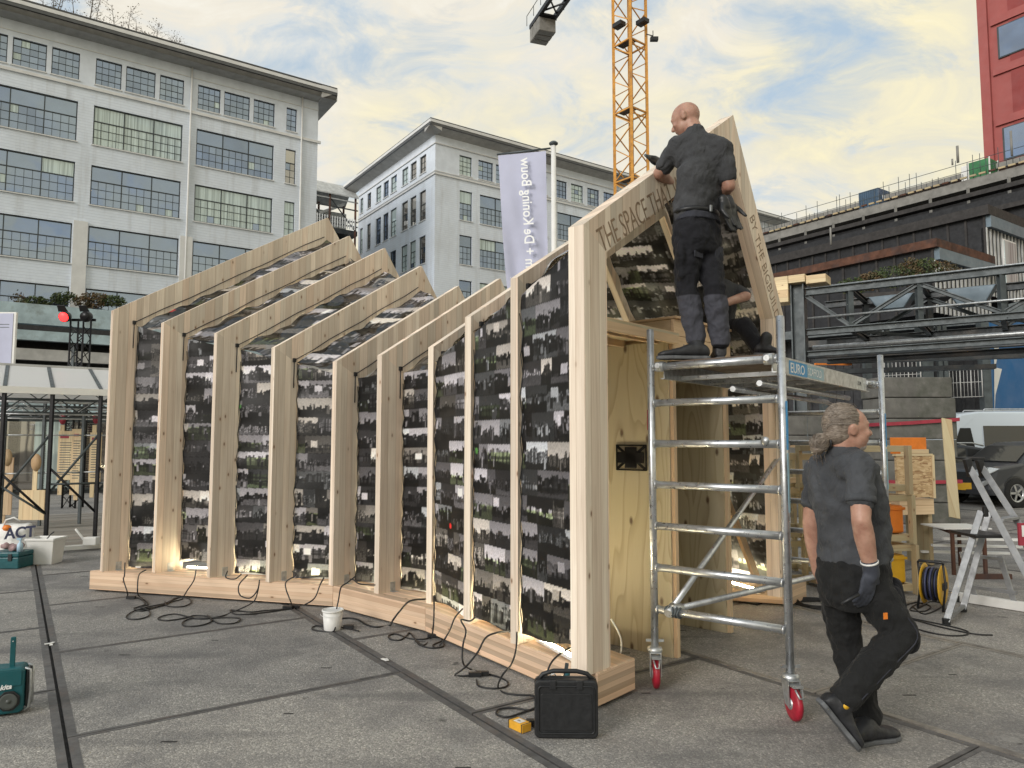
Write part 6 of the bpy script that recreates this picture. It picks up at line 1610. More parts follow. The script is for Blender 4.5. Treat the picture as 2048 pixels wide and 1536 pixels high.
# ---------------------------------------------------------------- cable reel
rc_=gnd(1884,1222)+Vector((0,.12,0)); re=thing('cable_reel','yellow cable reel on a black tube stand beside the stepladder','cable reel',tuple(rc_))
ra=Vector((.72,-.69,0)).normalized(); rw_=Vector((-ra.y,ra.x,0)); cz_=rc_+Z_*.235
for q in(-1,1):
    b=MB(); b.lathe(cz_+ra*q*.075,[(.03,0),(.10,.004),(.185,.0),(.20,.006),(.185,.012),(.10,.014),(.03,.012)],28,ax=ra*q); b.build('flange',M['yellow'],re)
b=MB()
for k in range(7): b.tube([cz_+ra*(-.062+.0205*k)+(rw_*math.cos(a)+Z_*math.sin(a))*(.150+.012*math.sin(k*2.3)) for a in [2*math.pi*j/24 for j in range(24)]],.0105,6,closed=True,mi=k%2)
b.lathe(cz_-ra*.07,[(.14,0),(.14,.14)],24,ax=ra,mi=0); b.build('wound_cable',[M['cable'],simple('blue_grey_cable',(.05,.06,.13),.5)],re)
b=MB(); b.obox(cz_+ra*.095-Z_*.01,rw_*.07,ra*.012,Z_*.035); b.build('socket_panel',M['black'],re,bevel=.008)
b=MB()
for q in(-1,1): b.tube([rc_+ra*q*.11+rw_*.16+Z_*.012,rc_+ra*q*.11+Z_*.012-rw_*.16,cz_+ra*q*.11-rw_*.03+Z_*.0,cz_+ra*q*.11-rw_*.09+Z_*.21],.011,8)
b.build('stand',M['black'],re)
b=MB(); e0=cz_-rw_*.09+Z_*.21; b.tube([e0-ra*.11,e0-ra*.10+Z_*.02,e0+ra*.10+Z_*.02,e0+ra*.11],.014,8); b.build('handle',M['black'],re)
# cables on the ground at the right
cable('black cable curving across the plates from the reel toward the walking man',[G(1985,1270),G(1950,1268),G(1890,1256),G(1830,1240),G(1800,1232)],group='loose cables on the ground at right')
cable('black cable making a long flat loop in front of the stepladder',[G(1815,1252),G(1860,1265),G(1900,1271),G(1930,1270),G(1937,1264),G(1915,1256),G(1870,1246),G(1820,1236)],group='loose cables on the ground at right')
pts=[]
for k in range(46): a=k*.55; r_=.20+.02*math.sin(k*1.7); c=gnd(1640,1213); pts.append(c+Vector((math.cos(a)*r_*1.1,math.sin(a)*r_,.01+.0009*k)))
cable('coil of black cable lying beside the right end of the base beam',pts,group='loose cables on the ground at right')
cable('tangled black cable at the foot of the stacked frames',[G(1800,1215),G(1830,1205),G(1860,1212),G(1850,1222),G(1820,1220),G(1835,1208),G(1870,1203),G(1885,1212),G(1850,1228),G(1825,1213)],group='loose cables on the ground at right')
# white cable by the booth
b=MB(); b.tube(smooth_path([at(1222,1238,5.0),at(1236,1262,5.0),at(1243,1285,5.05),at(1240,1308,5.1),at(1228,1316,5.15)]),.006,6); t=thing('white_lamp_cable','white cable curving down behind the front corner post','cable',tuple(gnd(1230,1320))); b.build('cord',M['white'],t)

# ---------------------------------------------------------------- stepladder
M['alu2']=simple('brushed_ladder_aluminium',(.27,.28,.29),.45,.4,.2,10,.05)
la=thing('stepladder','aluminium stepladder with black top tray standing at the right edge','ladder',tuple(gnd(1960,1250)))
T0=at(1938,932,6.9); T1=at(1962,932,7.25)
def rail(name,a,b_,w=.07,d=.024,mat='alu2',root=None,up=Y_):
    m=MB(); m.beam(a,b_,d,w,up=up); return m.build(name,M[mat],root or la,bevel=.003)
B0_=at(2062,1166,6.3); B1_=at(2085,1120,6.65)
sideL=(T1-T0).normalized()
def rl(a,b_,nm): m=MB(); d,s,u=frame_for(b_-a,sideL); m.obox((a+b_)/2,d*((b_-a).length/2),s*.028,u*.011); m.build(nm,M['alu2'],la,bevel=.003)
ext=lambda a,b_:a+(b_-a)*((a.z-.02)/(a.z-b_.z))
rl(T0,ext(T0,B0_),'front_rail'); rl(T1,ext(T1,B1_),'front_rail')
H0=at(1962,1022,6.85); H1=at(1978,1024,7.2); R0=gnd(1893,1250)+Z_*.03; R1=gnd(1926,1224)+Z_*.03
rl(H0,R0,'rear_leg'); rl(H1,R1,'rear_leg')
for k,f in enumerate((.34,.56,.78)):
    a=T0.lerp(ext(T0,B0_),f);c=T1.lerp(ext(T1,B1_),f); b=MB(); b.beam(a,c,.09,.025); b.build('step',M['alu2'],la,bevel=.003)
b=MB(); b.beam(R0.lerp(H0,.03),R1.lerp(H1,.03),.03,.03); b.build('foot_bar',M['alu2'],la)
for p in(R0,R1): b=MB(); b.obox(p,X_*.03,Y_*.02,Z_*.03); b.build('rubber_foot',M['black'],la,bevel=.006)
tc2=(T0+T1)/2; b=MB(); b.obox(tc2+Z_*.075+Vector((-.06,-.02,0)),X_*.085,Y_*.10,Z_*.012); b.build('top_tray',M['black'],la,bevel=.008)
for p in(T0,T1): b=MB(); b.beam(p-Z_*.10+X_*.02,p+Z_*.07-X_*.02,.06,.06,up=Y_); b.build('top_bracket',M['black'],la,bevel=.01)
for p in(H0,H1): b=MB(); b.obox(p+Vector((.02,-.03,0)),X_*.02,Y_*.02,Z_*.05); b.build('hinge',M['black'],la,bevel=.006)
st_=at(1970,1072,6.75); b=MB(); b.obox(st_+Vector((.03,.15,0)),X_*.14,Y_*.2,Z_*.014); b.build('folding_platform',M['black'],la,bevel=.005)
b=MB(); a=T0.lerp(ext(T0,B0_),.50); c=T1.lerp(ext(T1,B1_),.50); m_=(a+c)/2; b.obox(m_+Vector((.02,0,.10)),X_*.05,Y_*.01,Z_*.10); b.build('warning_label',M['strap'],la)
b=MB(); b.obox(m_+Vector((.02,-.013,.13)),X_*.025,Y_*.002,Z_*.05); b.build('label_text',M['white'],la)
# second small ladder with stabiliser bar
l2=thing('stabiliser_ladder','short aluminium ladder with wide white stabiliser bar on the ground','ladder',tuple(gnd(1990,1215)))
a=gnd(1948,1208)+Z_*.05; c=gnd(2036,1222)+Z_*.05; dd=(c-a).normalized()
for p in(a+dd*.02,c-dd*.02): rail('rail',p,p+Z_*.46+Vector((-.06,.10,0)),.05,.025,root=l2,up=dd)
b=MB(); b.beam(a+Z_*.12,c+Z_*.12,.03,.03); b.build('rung',M['alu2'],l2)
b=MB(); b.beam(a+Z_*.43+Vector((-.05,.09,0)),c+Z_*.43+Vector((-.05,.09,0)),.04,.03); b.build('rung',M['alu2'],l2)
b=MB(); b.beam(a-dd*.18,c+dd*.25,.06,.09); b.build('stabiliser_bar',M['white'],l2,bevel=.006)
b=MB(); b.beam(a-dd*.20-Z_*.02,a-dd*.12-Z_*.02,.07,.07); b.build('end_cap',M['black'],l2)
# steel trestle table
tt_=thing('steel_trestle','rusty brown steel trestle with a white sheet on top behind the ladders','trestle',tuple(gnd(1940,1150)))
f0=gnd(1908,1150);f1_=gnd(1972,1158);f2_=f0+Vector((.25,.9,0));f3_=f1_+Vector((.25,.9,0)); ht=.52
for p in(f0,f1_,f2_,f3_): b=MB(); b.beam(p,p+Z_*ht,.035,.035); b.build('leg',M['rust'],tt_)
for p,q in((f0,f1_),(f2_,f3_),(f0,f2_),(f1_,f3_)): b=MB(); b.beam(p+Z_*(ht+.0),q+Z_*(ht+.0),.04,.04); b.build('top_rail',M['rust'],tt_)
b=MB(); b.beam(f1_+Z_*.03-X_*.2,f1_+Z_*.03+X_*.3,.05,.06); b.build('foot_rail',M['rust'],tt_)
b=MB(); b.obox((f0+f3_)/2+Z_*(ht+.035),X_*.30,Y_*.26,Z_*.008); b.build('white_sheet',M['white'],tt_)
for k in range(3):
    b=MB(); p=f0+Vector((0,.2+.25*k,ht-.10-.12*k)); b.beam(p,p+Vector((1.15,-.02,-.02)),.05,.03); tag(b.build('white_profile',M['white']),['upper','middle','lower'][k]+' long white profile lying across the steel trestle','profile','white profiles by the trestle')

# ---------------------------------------------------------------- cars and van
def car_paint(name,col,met=.6):
    m,t,b=new_mat(name); b.inputs['Base Color'].default_value=(*col,1); b.inputs['Metallic'].default_value=met; b.inputs['Roughness'].default_value=.32; b.inputs['Coat Weight'].default_value=.25; b.inputs['Coat Roughness'].default_value=.06
    bump(t,b,nz(t,objco(t),1.2,2),.05,.02); return m
M['paint_dark']=car_paint('dark_grey_car_paint',(.065,.07,.08),.3); M['paint_black']=car_paint('black_car_paint',(.03,.034,.04),.3); M['paint_white']=car_paint('white_van_paint',(.55,.62,.68),0)
M['carglass']=glass('car_glass',(.006,.007,.008),.02)
M['tyre']=simple('tyre_rubber',(.015,.015,.015),.85,0,.2,20,.2)
M['lamp']=simple('headlamp',(.65,.68,.70),.12,.5,.1,9,0)
def car(root,org,fw,prof,glassp,width,paint,wheels,wr,lamps=(),dark=()):
    """prof in (x forward, z); built from lofted sections across the width so the sides curve in"""
    sd=Vector((fw.y,-fw.x,0)); P=lambda x,y,z:org+fw*x+sd*y+Z_*z
    n=len(prof); rows=[(-.5,.90,.12),(-.47,.97,.04),(-.40,1.0,0),(.40,1.0,0),(.47,.97,.04),(.5,.90,.12)]
    cz=sum(z for x,z in prof)/n; cx=sum(x for x,z in prof)/n
    b=MB(); vs=[]
    for y,sc,dz in rows:
        for x,z in prof:
            tilt=1-max(0,(z-.95))*(.28 if width<1.9 else .05)
            vs.append(P(cx+(x-cx)*sc if abs(y)>.45 else x,y*width*tilt,z-(dz*.35 if z>cz else -dz*.1)))
    fs=[]
    for r in range(len(rows)-1):
        for k in range(n): fs.append((r*n+k,r*n+(k+1)%n,(r+1)*n+(k+1)%n,(r+1)*n+k))
    fs.append(tuple(range(n))[::-1]); fs.append(tuple(range((len(rows)-1)*n,len(rows)*n)))
    b.add(vs,fs); bo=b.build('body',paint,root,bevel=.03)
    for q in (-1,1):
        for gp_ in glassp:
            b=MB(); b.add([P(x,q*(.5*width*(1-max(0,z-.95)*(.28 if width<1.9 else .05))+.012),z) for x,z in gp_],[tuple(range(len(gp_)))[::(1 if q<0 else -1)]]); b.build('side_window',M['carglass'],root)
    for x in wheels:
        for q in(-1,1):
            c=P(x,q*(width/2-.06),wr); ww=MB(); ww.lathe(c-sd*q*.11,[(wr*.62,0),(wr*.95,.01),(wr,.04),(wr,.18),(wr*.93,.215),(wr*.62,.21)],26,ax=sd*q,caps=False); w=ww.build('wheel',M['tyre'],root)
            rm=MB(); rm.lathe(c+sd*q*.045,[(wr*.63,.05),(wr*.58,.055),(wr*.52,.02)],22,ax=sd*q,caps=False); rm.lathe(c+sd*q*.0,[(0,0),(wr*.6,.0)],18,ax=sd*q,mi=1)
            for k in range(5):
                a=2*math.pi*k/5; rm.beam(c+sd*q*.075,c+sd*q*.075+(fw*math.cos(a)+Z_*math.sin(a))*wr*.58,.05,.02,up=sd)
            rm.build('rim',[M['alu'],M['black']],w)
            ar=MB(); ar.lathe(c-sd*q*.02,[(wr*1.02,0),(wr*1.16,.06),(wr*1.16,.075),(wr*1.02,.078)],26,ax=sd*q,caps=False); ar.build('wheel_arch',M['black'],root)
    return P
suv=[(2.05,.30),(2.12,.45),(2.10,.72),(1.98,.93),(1.70,1.02),(1.05,1.10),(.45,1.50),(.15,1.60),(-.9,1.63),(-1.7,1.56),(-2.02,1.05),(-2.08,.7),(-2.0,.3)]
fwc=Vector((-.97,-.24,0)).normalized()
wc_=gnd(2034,1016); org=wc_-fwc*1.32; sdc=Vector((fwc.y,-fwc.x,0)); org=org-sdc*( .9 if sdc.y<0 else -.9)
c1=thing('parked_car','dark grey compact SUV parked facing left at the right edge','car',tuple(org))
P=car(c1,org,fwc,suv,[[(.95,1.10),(.42,1.44),(-.05,1.52),(-.05,1.08)],[(-.12,1.08),(-.12,1.52),(-1.1,1.50),(-1.5,1.1)]],1.80,M['paint_dark'],(1.32,-1.25),.36)
for q in(-1,1):
    b=MB(); b.prism([P(2.15,q*.52,.78),P(2.13,q*.86,.80),P(1.78,q*.935,.96),P(1.86,q*.72,.99),P(2.10,q*.48,.90)],fwc*.05); b.build('headlight',M['lamp'],c1)
    b=MB(); b.prism([P(2.14,q*.60,.60),P(2.13,q*.86,.68),P(2.04,q*.92,.64),P(2.13,q*.70,.50)],fwc*.05); b.build('fog_light',M['lamp'],c1)
b=MB(); b.prism([P(2.13,-.50,.86),P(2.13,.50,.86),P(2.15,.42,.56),P(2.15,-.42,.56)],fwc*.02); b.build('grille',M['black'],c1)
b=MB(); b.prism([P(1.06,-.72,1.115),P(1.06,.72,1.115),P(.48,.60,1.50),P(.48,-.60,1.50)],fwc*.012+Z_*.012); b.build('windscreen',M['carglass'],c1)
b=MB(); b.obox(P(2.17,0,.46),sdc*.26,fwc*.01,Z_*.055); b.build('number_plate',M['yellow'],c1)
est=[(2.1,.32),(2.15,.6),(2.0,.85),(1.1,1.0),(.4,1.42),(-.2,1.52),(-1.6,1.50),(-2.1,1.12),(-2.2,.75),(-2.1,.3)]
o2=at(1925,880,20.8); o2=Vector((o2.x,o2.y,0)); f2c=Vector((.97,-.22,0)).normalized()
c2=thing('parked_car','black estate car with silver roof rails, partly hidden behind the leaning plank','car',tuple(o2))
P=car(c2,o2,f2c,est,[[(.95,1.02),(.40,1.36),(-.15,1.43),(-.15,1.0)],[(-.22,1.0),(-.22,1.43),(-1.35,1.41),(-1.75,1.05)]],1.8,M['paint_black'],(1.35,-1.35),.34)
b=MB(); sdc=Vector((f2c.y,-f2c.x,0)); 
for q in(-1,1): b.tube([P(.3,q*.62,1.50),P(.0,q*.64,1.58),P(-1.3,q*.64,1.57),P(-1.6,q*.62,1.50)],.022,6)
b.build('roof_rail',M['alu'],c2)
b=MB(); b.obox(at(1929,972,17.3),X_*.16,Y_*.01,Z_*.075); tag(b.build('number_plate',M['yellow']),'yellow number plate low between the plank and stepladder','number plate')
o3=at(2080,880,21.5); o3=Vector((o3.x,o3.y,0)); f3c=Vector((-.9,.42,0)).normalized()
c3=thing('parked_car','third dark car behind the compact SUV, its windscreen at the right edge','car',tuple(o3))
car(c3,o3,f3c,suv,[[(.95,1.10),(.42,1.44),(-.05,1.52),(-.05,1.08)],[(-.12,1.08),(-.12,1.52),(-1.1,1.50),(-1.5,1.1)]],1.8,M['paint_black'],(1.32,-1.25),.34)
van=[(2.7,.4),(2.78,.8),(2.65,1.15),(1.95,1.35),(1.25,2.25),(.9,2.52),(.3,2.6),(-2.6,2.6),(-2.75,2.4),(-2.8,.4)]
fv=Vector((-.985,.17,0)).normalized(); fv=Vector((-1,.06,0)).normalized()
o4=at(1902,880,24.6); o4=Vector((o4.x,o4.y,0))-fv*.75
c4=thing('white_van','white high roof van parked before the blue wall','van',tuple(o4))
P=car(c4,o4,fv,van,[[(1.2,1.4),(.95,2.05),(.62,2.05),(.52,1.4)],[(.22,1.42),(.22,2.12),(-1.35,2.12),(-1.35,1.42)],[(-1.6,1.42),(-1.6,2.12),(-2.6,2.12),(-2.6,1.42)]],2.0,M['paint_white'],(1.85,-1.6),.36)
sv=Vector((fv.y,-fv.x,0)); b=MB(); 
for q in(-1,1): b.tube([P(.0,q*.60,2.62),P(-.05,q*.60,2.68),P(-2.4,q*.60,2.68),P(-2.45,q*.60,2.62)],.02,6)
b.build('roof_rail',M['alu'],c4)
b=MB(); 
for q in (-1,1): b.obox(P(-.8,q*1.002,1.18),fv*1.9,sv*.01,Z_*.02)
b.build('side_trim',M['mid_steel'],c4)
# ================================================================ tower cranes
cr=thing('tower_crane','yellow lattice tower crane mast rising behind the timber gable','crane',(10.5,64,0))
cb=at(1263,370,64); cb=Vector((cb.x,cb.y,0)); hw_=1.05; ca=R(38)
d1=Vector((math.cos(ca),math.sin(ca),0)); d2=Vector((-math.sin(ca),math.cos(ca),0))
cn_=[cb+d1*sx*hw_+d2*sy*hw_ for sx,sy in((-1,-1),(1,-1),(1,1),(-1,1))]
SEG=6.4; z00=24.9-SEG*4
for p in cn_:
    b=MB(); b.beam(p,p+Z_*58,.24,.24); b.build('mast_leg',M['crane'],cr)
for i in range(9):
    z=z00+SEG*i
    b=MB()
    for k in range(4): b.beam(cn_[k]+Z_*z,cn_[(k+1)%4]+Z_*z,.13,.13)
    b.beam(cn_[0]+Z_*z,cn_[2]+Z_*z,.10,.10); b.beam(cn_[0]+Z_*(z-.5),cn_[1]+Z_*(z-.5),.09,.09)
    b.build('ring_frame',M['crane'],cr)
    if z<-6: continue
    for k in range(4):
        p,q=cn_[k],cn_[(k+1)%4]
        b=MB()
        for j in range(4):
            a_,c_=(p,q) if j%2==0 else (q,p)
            b.beam(a_+Z_*(z+SEG*j/4+.08),c_+Z_*(z+SEG*(j+1)/4-.08),.085,.085)
        b.build('lattice_bracing',M['crane'],cr)
    # ladder and rest platform
    b=MB(); lp=cb+d1*.35+d2*.2
    for q in(-.2,.2): b.tube([lp+d1*q+Z_*z,lp+d1*q+Z_*(z+SEG)],.03,4)
    for j in range(20): b.tube([lp-d1*.2+Z_*(z+j*SEG/20),lp+d1*.2+Z_*(z+j*SEG/20)],.02,4)
    tag(b.build('ladder',M['mid_steel'],cr),kind='stuff')
    b=MB(); b.obox(cb+Z_*(z+.2)-d1*.4,d1*.5,d2*.9,Z_*.03); b.build('rest_platform',M['dark_steel'],cr)
for px,py in ((1238,50),(1285,44)):
    b=MB(); c=at(px,py,63); b.obox(c,d1*.35,d2*.5,Z_*.18); b.build('lamp_box',M['black'],cr)
b=MB(); c=at(1306,72,63.5); b.tube([at(1292,68,63.5),c],.05,5); b.tube([c+Z_*.5,c],.04,5); b.obox(c-Z_*.3+X_*.1,X_*.35,Y_*.2,Z_*.16); b.build('floodlight',M['black'],cr)
c2_=thing('crane_counter_jib','dark counter jib end with grey ballast blocks hanging at the top of the sky','crane jib',(2.8,79,44))
A_=at(1076,0,75.3); A_=Vector((A_.x,A_.y,46)); Bd=Vector((2.7,-7.6,0)).normalized(); Bs=Vector((-Bd.y,Bd.x,0))
for q in(-1,1):
    b=MB(); b.beam(A_+Bs*q*.85,A_+Bs*q*.85+Bd*34,.35,.45); b.build('jib_beam',M['black_steel'],c2_)
for k in range(14):
    b=MB(); p=A_+Bd*(2.2*k+3.2); b.beam(p-Bs*.85,p+Bs*.85+Bd*2.2,.14,.14); b.beam(p+Bs*.85,p-Bs*.85+Bd*2.2,.14,.14); b.build('cross_bracing',M['black_steel'],c2_)
b=MB(); b.obox(A_+Bd*1.6-Z_*.2,Bd*1.6,Bs*.8,Z_*.08); b.build('deck_plate',M['black_steel'],c2_)
for k in range(3):
    b=MB(); b.obox(A_+Bd*(.35+.95*k)-Z_*.7,Bd*.42,Bs*.95,Z_*1.0); b.build('ballast_block',M['conc2'],c2_,bevel=.08)
b=MB(); b.obox(A_+Bd*7.5+Bs*-1.7-Z_*.2,Bd*.9,Bs*.6,Z_*.35); b.build('winch_box',M['black_steel'],c2_)
for q in(-1,1):
    b=MB(); b.tube([A_+Bs*q*1.3+Z_*1.2,A_+Bs*q*1.3+Bd*30+Z_*1.2],.04,4)
    for k in range(15): b.tube([A_+Bs*q*1.3+Bd*2*k+Z_*.1,A_+Bs*q*1.3+Bd*2*k+Z_*1.2],.035,4)
    b.build('hand_rail',M['mid_steel'],c2_)
# ================================================================ flag banner
fy=12.0; ft=at(1107,292,fy); fl=thing('flag_pole','white flag pole with a round grey cap rising behind the pavilion','flag pole',(ft.x,fy,0))
b=MB(); b.tube([Vector((ft.x,fy,0)),Vector((ft.x,fy,ft.z))],[.055,.042],14); b.build('pole',M['white'],fl)
b=MB(); b.lathe(Vector((ft.x,fy,ft.z)),[(.03,0),(.04,.01),(.075,.03),(.078,.05),(.05,.075),(0,.082)],18); b.build('cap',M['mid_steel'],fl)
za_=ft.z-.06; ae=at(994,309,12.0); kk=(za_-EYE)/(ae.z-EYE); AE=Vector((ae.x*kk,12.0*kk,za_)); PS=Vector((ft.x-.05,fy,za_+.02))
b=MB(); b.tube([AE,PS],.017,8); b.build('top_arm',M['mid_steel'],fl)
fb=thing('flag_banner','pale lilac banner with white mirrored vertical lettering hanging from the flag pole','banner',tuple(AE))
M['lilac']=simple('lilac_flag_cloth',(.48,.50,.64),.7,0,.06,2,.0)
_t=M['lilac'].node_tree; _b=_t.nodes['Principled BSDF']; _b.inputs['Specular IOR Level'].default_value=.2
ad=(PS-AE).normalized(); ad.z=0; ad.normalize(); WB=(PS-AE).length-.10; HB=2.75; an_=Vector((ad.y,-ad.x,0))
nu,nv=28,60; vs=[];fs=[]
for j in range(nv+1):
    for i in range(nu+1):
        u_=i/nu; v_=j/nv; w=.03*math.sin(u_*9+v_*3)*v_+.05*math.sin(v_*5+u_*2)*v_ +.02*math.sin(u_*17-v_*8)*v_
        sh=.18*v_*(1-u_*.6); vs.append(AE+ad*(.02+u_*WB*(1-.06*v_)+sh)+an_*w-Z_*(.02+v_*HB+ .06*(1-v_)*u_*0))
for j in range(nv):
    for i in range(nu): a=j*(nu+1)+i; fs.append((a,a+1,a+nu+2,a+nu+1))
b=MB(); b.add(vs,fs,0,True); b.build('cloth',M['lilac'],fb)
tw=AE+ad*(WB*.48+.14)+an_*.09-Z_*2.42
tx=text_part('Steam + De Koning Bouw',.245,tw,Z_-ad*.045,ad+Z_*.0,M['whitep'],fb,.002,'printed_letters',bold=.003,squash=.88)
# ================================================================ link between the factory buildings
lk=thing('steel_link_bridge','rusty steel link bridge with pitched white roof between the two factory buildings','bridge',tuple(C2+Q_*21))
L0=C2+Q_*20.3; Ld=-P_; LL=14.
zf=29.0-4.4*.5
def lp(s,v,z): return L0+Ld*s+Q_*v+Z_*z
zf=27.6; zr=31.8
b=MB(); b.obox(lp(LL/2,2.0,zf-.3),Ld*LL/2,Q_*2.0,Z_*.3); b.build('floor_deck',M['dark_steel'],lk)
b=MB(); b.prism([lp(0,-.3,zr),lp(0,2.0,zr+2.0),lp(0,4.3,zr),lp(0,4.3,zr-.15),lp(0,2.0,zr+1.8),lp(0,-.3,zr-.15)],Ld*LL); b.build('pitched_roof',M['bridge_white'],lk)
for s_ in (0.3,3.6,7,10.4,13.6):
    for v in(0,4): b=MB(); b.beam(lp(s_,v,zf-4),lp(s_,v,zr),.22,.22); b.build('post',M['rust'],lk)
for s_ in(.3,3.6,7,10.4):
    b=MB(); b.beam(lp(s_,0,zf),lp(s_+3.2,0,zr-.6),.12,.12); b.build('diagonal',M['dark_steel'],lk)
for z in(zf+.5,zf+1.1,zr-.6,zf+2.6): b=MB(); b.beam(lp(0,-.02,z),lp(LL,-.02,z),.12,.14); b.build('rail',M['dark_steel' if z<zr-1 else 'bridge_white'],lk)
for k in range(24): b=MB(); p=lp(.4+k*.32,-.1,zf+.1); b.beam(p,p+Z_*1.3,.14,.04); b.build('baluster_slat',M['trim'],lk)
b=MB(); b.prism([lp(7,.6,zf+.3),lp(7,1.0,zf+.3),lp(1.5,1.0,zf+3.2),lp(1.5,.6,zf+3.2)],Z_*.35); b.build('stair_stringer',M['bridge_white'],lk)
b=MB(); b.obox(lp(LL/2,3.9,zf+1.6),Ld*LL/2,Q_*.1,Z_*1.6); b.build('back_panel',M['bridge_white'],lk)
for z in (22.9,18.2):
    b=MB(); b.obox(lp(LL/2,2.0,z-.3),Ld*LL/2,Q_*2.0,Z_*.25); b.build('lower_deck',M['rust'],lk)
    b=MB(); b.obox(lp(LL/2,3.9,z+2.0),Ld*LL/2,Q_*.1,Z_*2.2); b.build('lower_back_panel',M['dark_steel'],lk)
# ================================================================ roof trees on the left factory
random.seed(77)
tl_=['bare birch on the roof at the far left corner of the picture','thin yellow green birch on the roof left of the clump','dense brown tinged birch in the middle of the roof','wispy bare birch beside the dense one on the roof','short sparse birch at the right end of the roof trees','lowest twiggy sapling right of the roof birches','second lowest twiggy sapling on the roof edge']
for k,(s_,h,dn) in enumerate(((-27,5.2,260),(-23.5,5.0,380),(-20.5,4.6,520),(-18.0,4.6,420),(-15.2,3.6,330),(-13.0,3.0,260),(-11.4,2.2,160))):
    c=f1.pt(s_,33.2,-2.2); t=thing('roof_birch',tl_[k],'tree',tuple(c),group='thin birches on the factory roof')
    b=MB(); lv=MB()
    for j in range(4):
        a=c+Vector((random.uniform(-.7,.7),random.uniform(-.5,.5),0)); top=a+Vector((random.uniform(-.6,.6),random.uniform(-.4,.4),h*random.uniform(.7,1)))
        b.tube([a,a.lerp(top,.5)+X_*random.uniform(-.15,.15),top],[.05,.03,.01],4)
        for i in range(10):
            p=a.lerp(top,random.uniform(.3,.98)); e=p+Vector((random.uniform(-1,1),random.uniform(-.6,.6),random.uniform(.2,.9)))*.9; b.tube([p,e],[.014,.005],3)
            for q in range(dn//40):
                w=p.lerp(e,random.uniform(.3,1.1))+Vector((random.gauss(0,.12),random.gauss(0,.12),random.gauss(0,.12))); d=Vector((random.uniform(-1,1),random.uniform(-1,1),random.uniform(-1,1))).normalized(); o=d.orthogonal().normalized(); s__=random.uniform(.03,.07); lv.add([w-d*s__,w-o*s__*.6,w+d*s__,w+o*s__*.6],[(0,1,2,3)])
    b.build('branches',M['bark'],t); lv.build('leaves',M['leafr'],t)
# ================================================================ raised planter terrace before the left factory
te=thing('planter_terrace','pale blue concrete terrace edge with hanging plants before the white factory','terrace',tuple(f1.pt(-20,0,8)))
def fp_(s_,z,o): return f1.pt(s_,z,o)
M['palebl2']=simple('pale_blue_grey_paint',(.36,.46,.50),.8,0,.25,1.2,.2,dirt=(.20,.22,.20))
OFF=9.0
b=MB(); b.obox(fp_(-20,9.35,OFF),P_*24,Q_*.3,Z_*.62); b.build('upper_fascia',M['palebl2'],te)
b=MB(); b.obox(fp_(-20,8.05,OFF-.1),P_*24,Q_*.3,Z_*.30); b.build('lower_fascia',M['palebl2'],te)
for z,hh in ((6.9,.35),(5.4,.18),(4.6,.25)): b=MB(); b.obox(fp_(-20,z,OFF-.3),P_*24,Q_*.25,Z_*hh); b.build('beam',M['fascia'],te)
b=MB(); b.obox(fp_(-20,5,OFF-3.5),P_*24,Q_*.1,Z_*5); b.build('dark_rear_wall',M['interior'],te)
for z in (8.6,3.9): b=MB(); b.obox(fp_(-20,z-.3,OFF-2),P_*24,Q_*1.7,Z_*.1); b.build('deck',M['dark_steel'],te)
for k in range(10): b=MB(); b.beam(fp_(-40+k*4.3,0,OFF-.2),fp_(-40+k*4.3,8.6,OFF-.2),.35,.35); b.build('column',M['mid_steel'],te)
hl_=['large dark shrub hanging over the terrace edge at the far left','low trailing plant left of the middle of the terrace edge','tuft of reddish grass on the terrace above the stage lamp','dark creeper draping over the terrace right of the stage lamps','green clump where the terrace meets the timber rib','small trailing weed below the terrace edge at left','small trailing weed below the terrace edge near the lamps']
for k,(px,py,w,h,n) in enumerate(((18,615,1.4,.9,2600),(70,605,1.1,.35,1000),(128,598,.8,.4,900),(185,606,1.2,.5,1500),(225,603,.9,.35,900),(60,640,.8,.3,220),(150,648,.9,.3,240))):
    c=at(px,py,52 if False else 51.5)-Z_*.3; shrub('terrace_plant',hl_[k],c,(w*1.2,w*.5,h*1.2),n,.10,'leaf' if k%3 else 'leafr',group='plants along the terrace edge',stems=4)
# ================================================================ left pavilion tent with black posts
L0p=gnd(102,1104); ln=lambda x:(lambda r:(lambda t:L0p+P_*t)(((r.x/r.y)*L0p.y-L0p.x)/(P_.x-(r.x/r.y)*P_.y)))(ray(x,880))
tp=thing('polycarbonate_tent','open frame tent with white translucent roof and black posts at left','tent',tuple(L0p))
ze=at(100,786,ln(98).y).z
posts=[]
for px in(-88,4,101,198,296):
    p=ln(px); posts.append(p); b=MB(); b.beam(p,p+Z_*(ze-.02),.045,.045); b.build('front_post',M['black_steel'],tp)
    q=p+Q_*3.2; b=MB(); b.beam(q,q+Z_*(ze-.02),.045,.045); b.build('rear_post',M['mid_steel'],tp)
a0_=posts[0];a1_=posts[-1]
def trans():
    m,t,b=new_mat('milky_roof_sheet'); b.inputs['Base Color'].default_value=(.88,.88,.88,1); b.inputs['Roughness'].default_value=.35
    tr=N(t,'ShaderNodeBsdfTranslucent'); tr.inputs[0].default_value=(.85,.85,.83,1); mx=N(t,'ShaderNodeMixShader'); mx.inputs[0].default_value=.45; L(t,b.outputs[0],mx.inputs[1]); L(t,tr.outputs[0],mx.inputs[2]); L(t,mx.outputs[0],t.nodes['Material Output'].inputs[0]); return m
M['milky']=trans()
rise=.5; back_=2.3
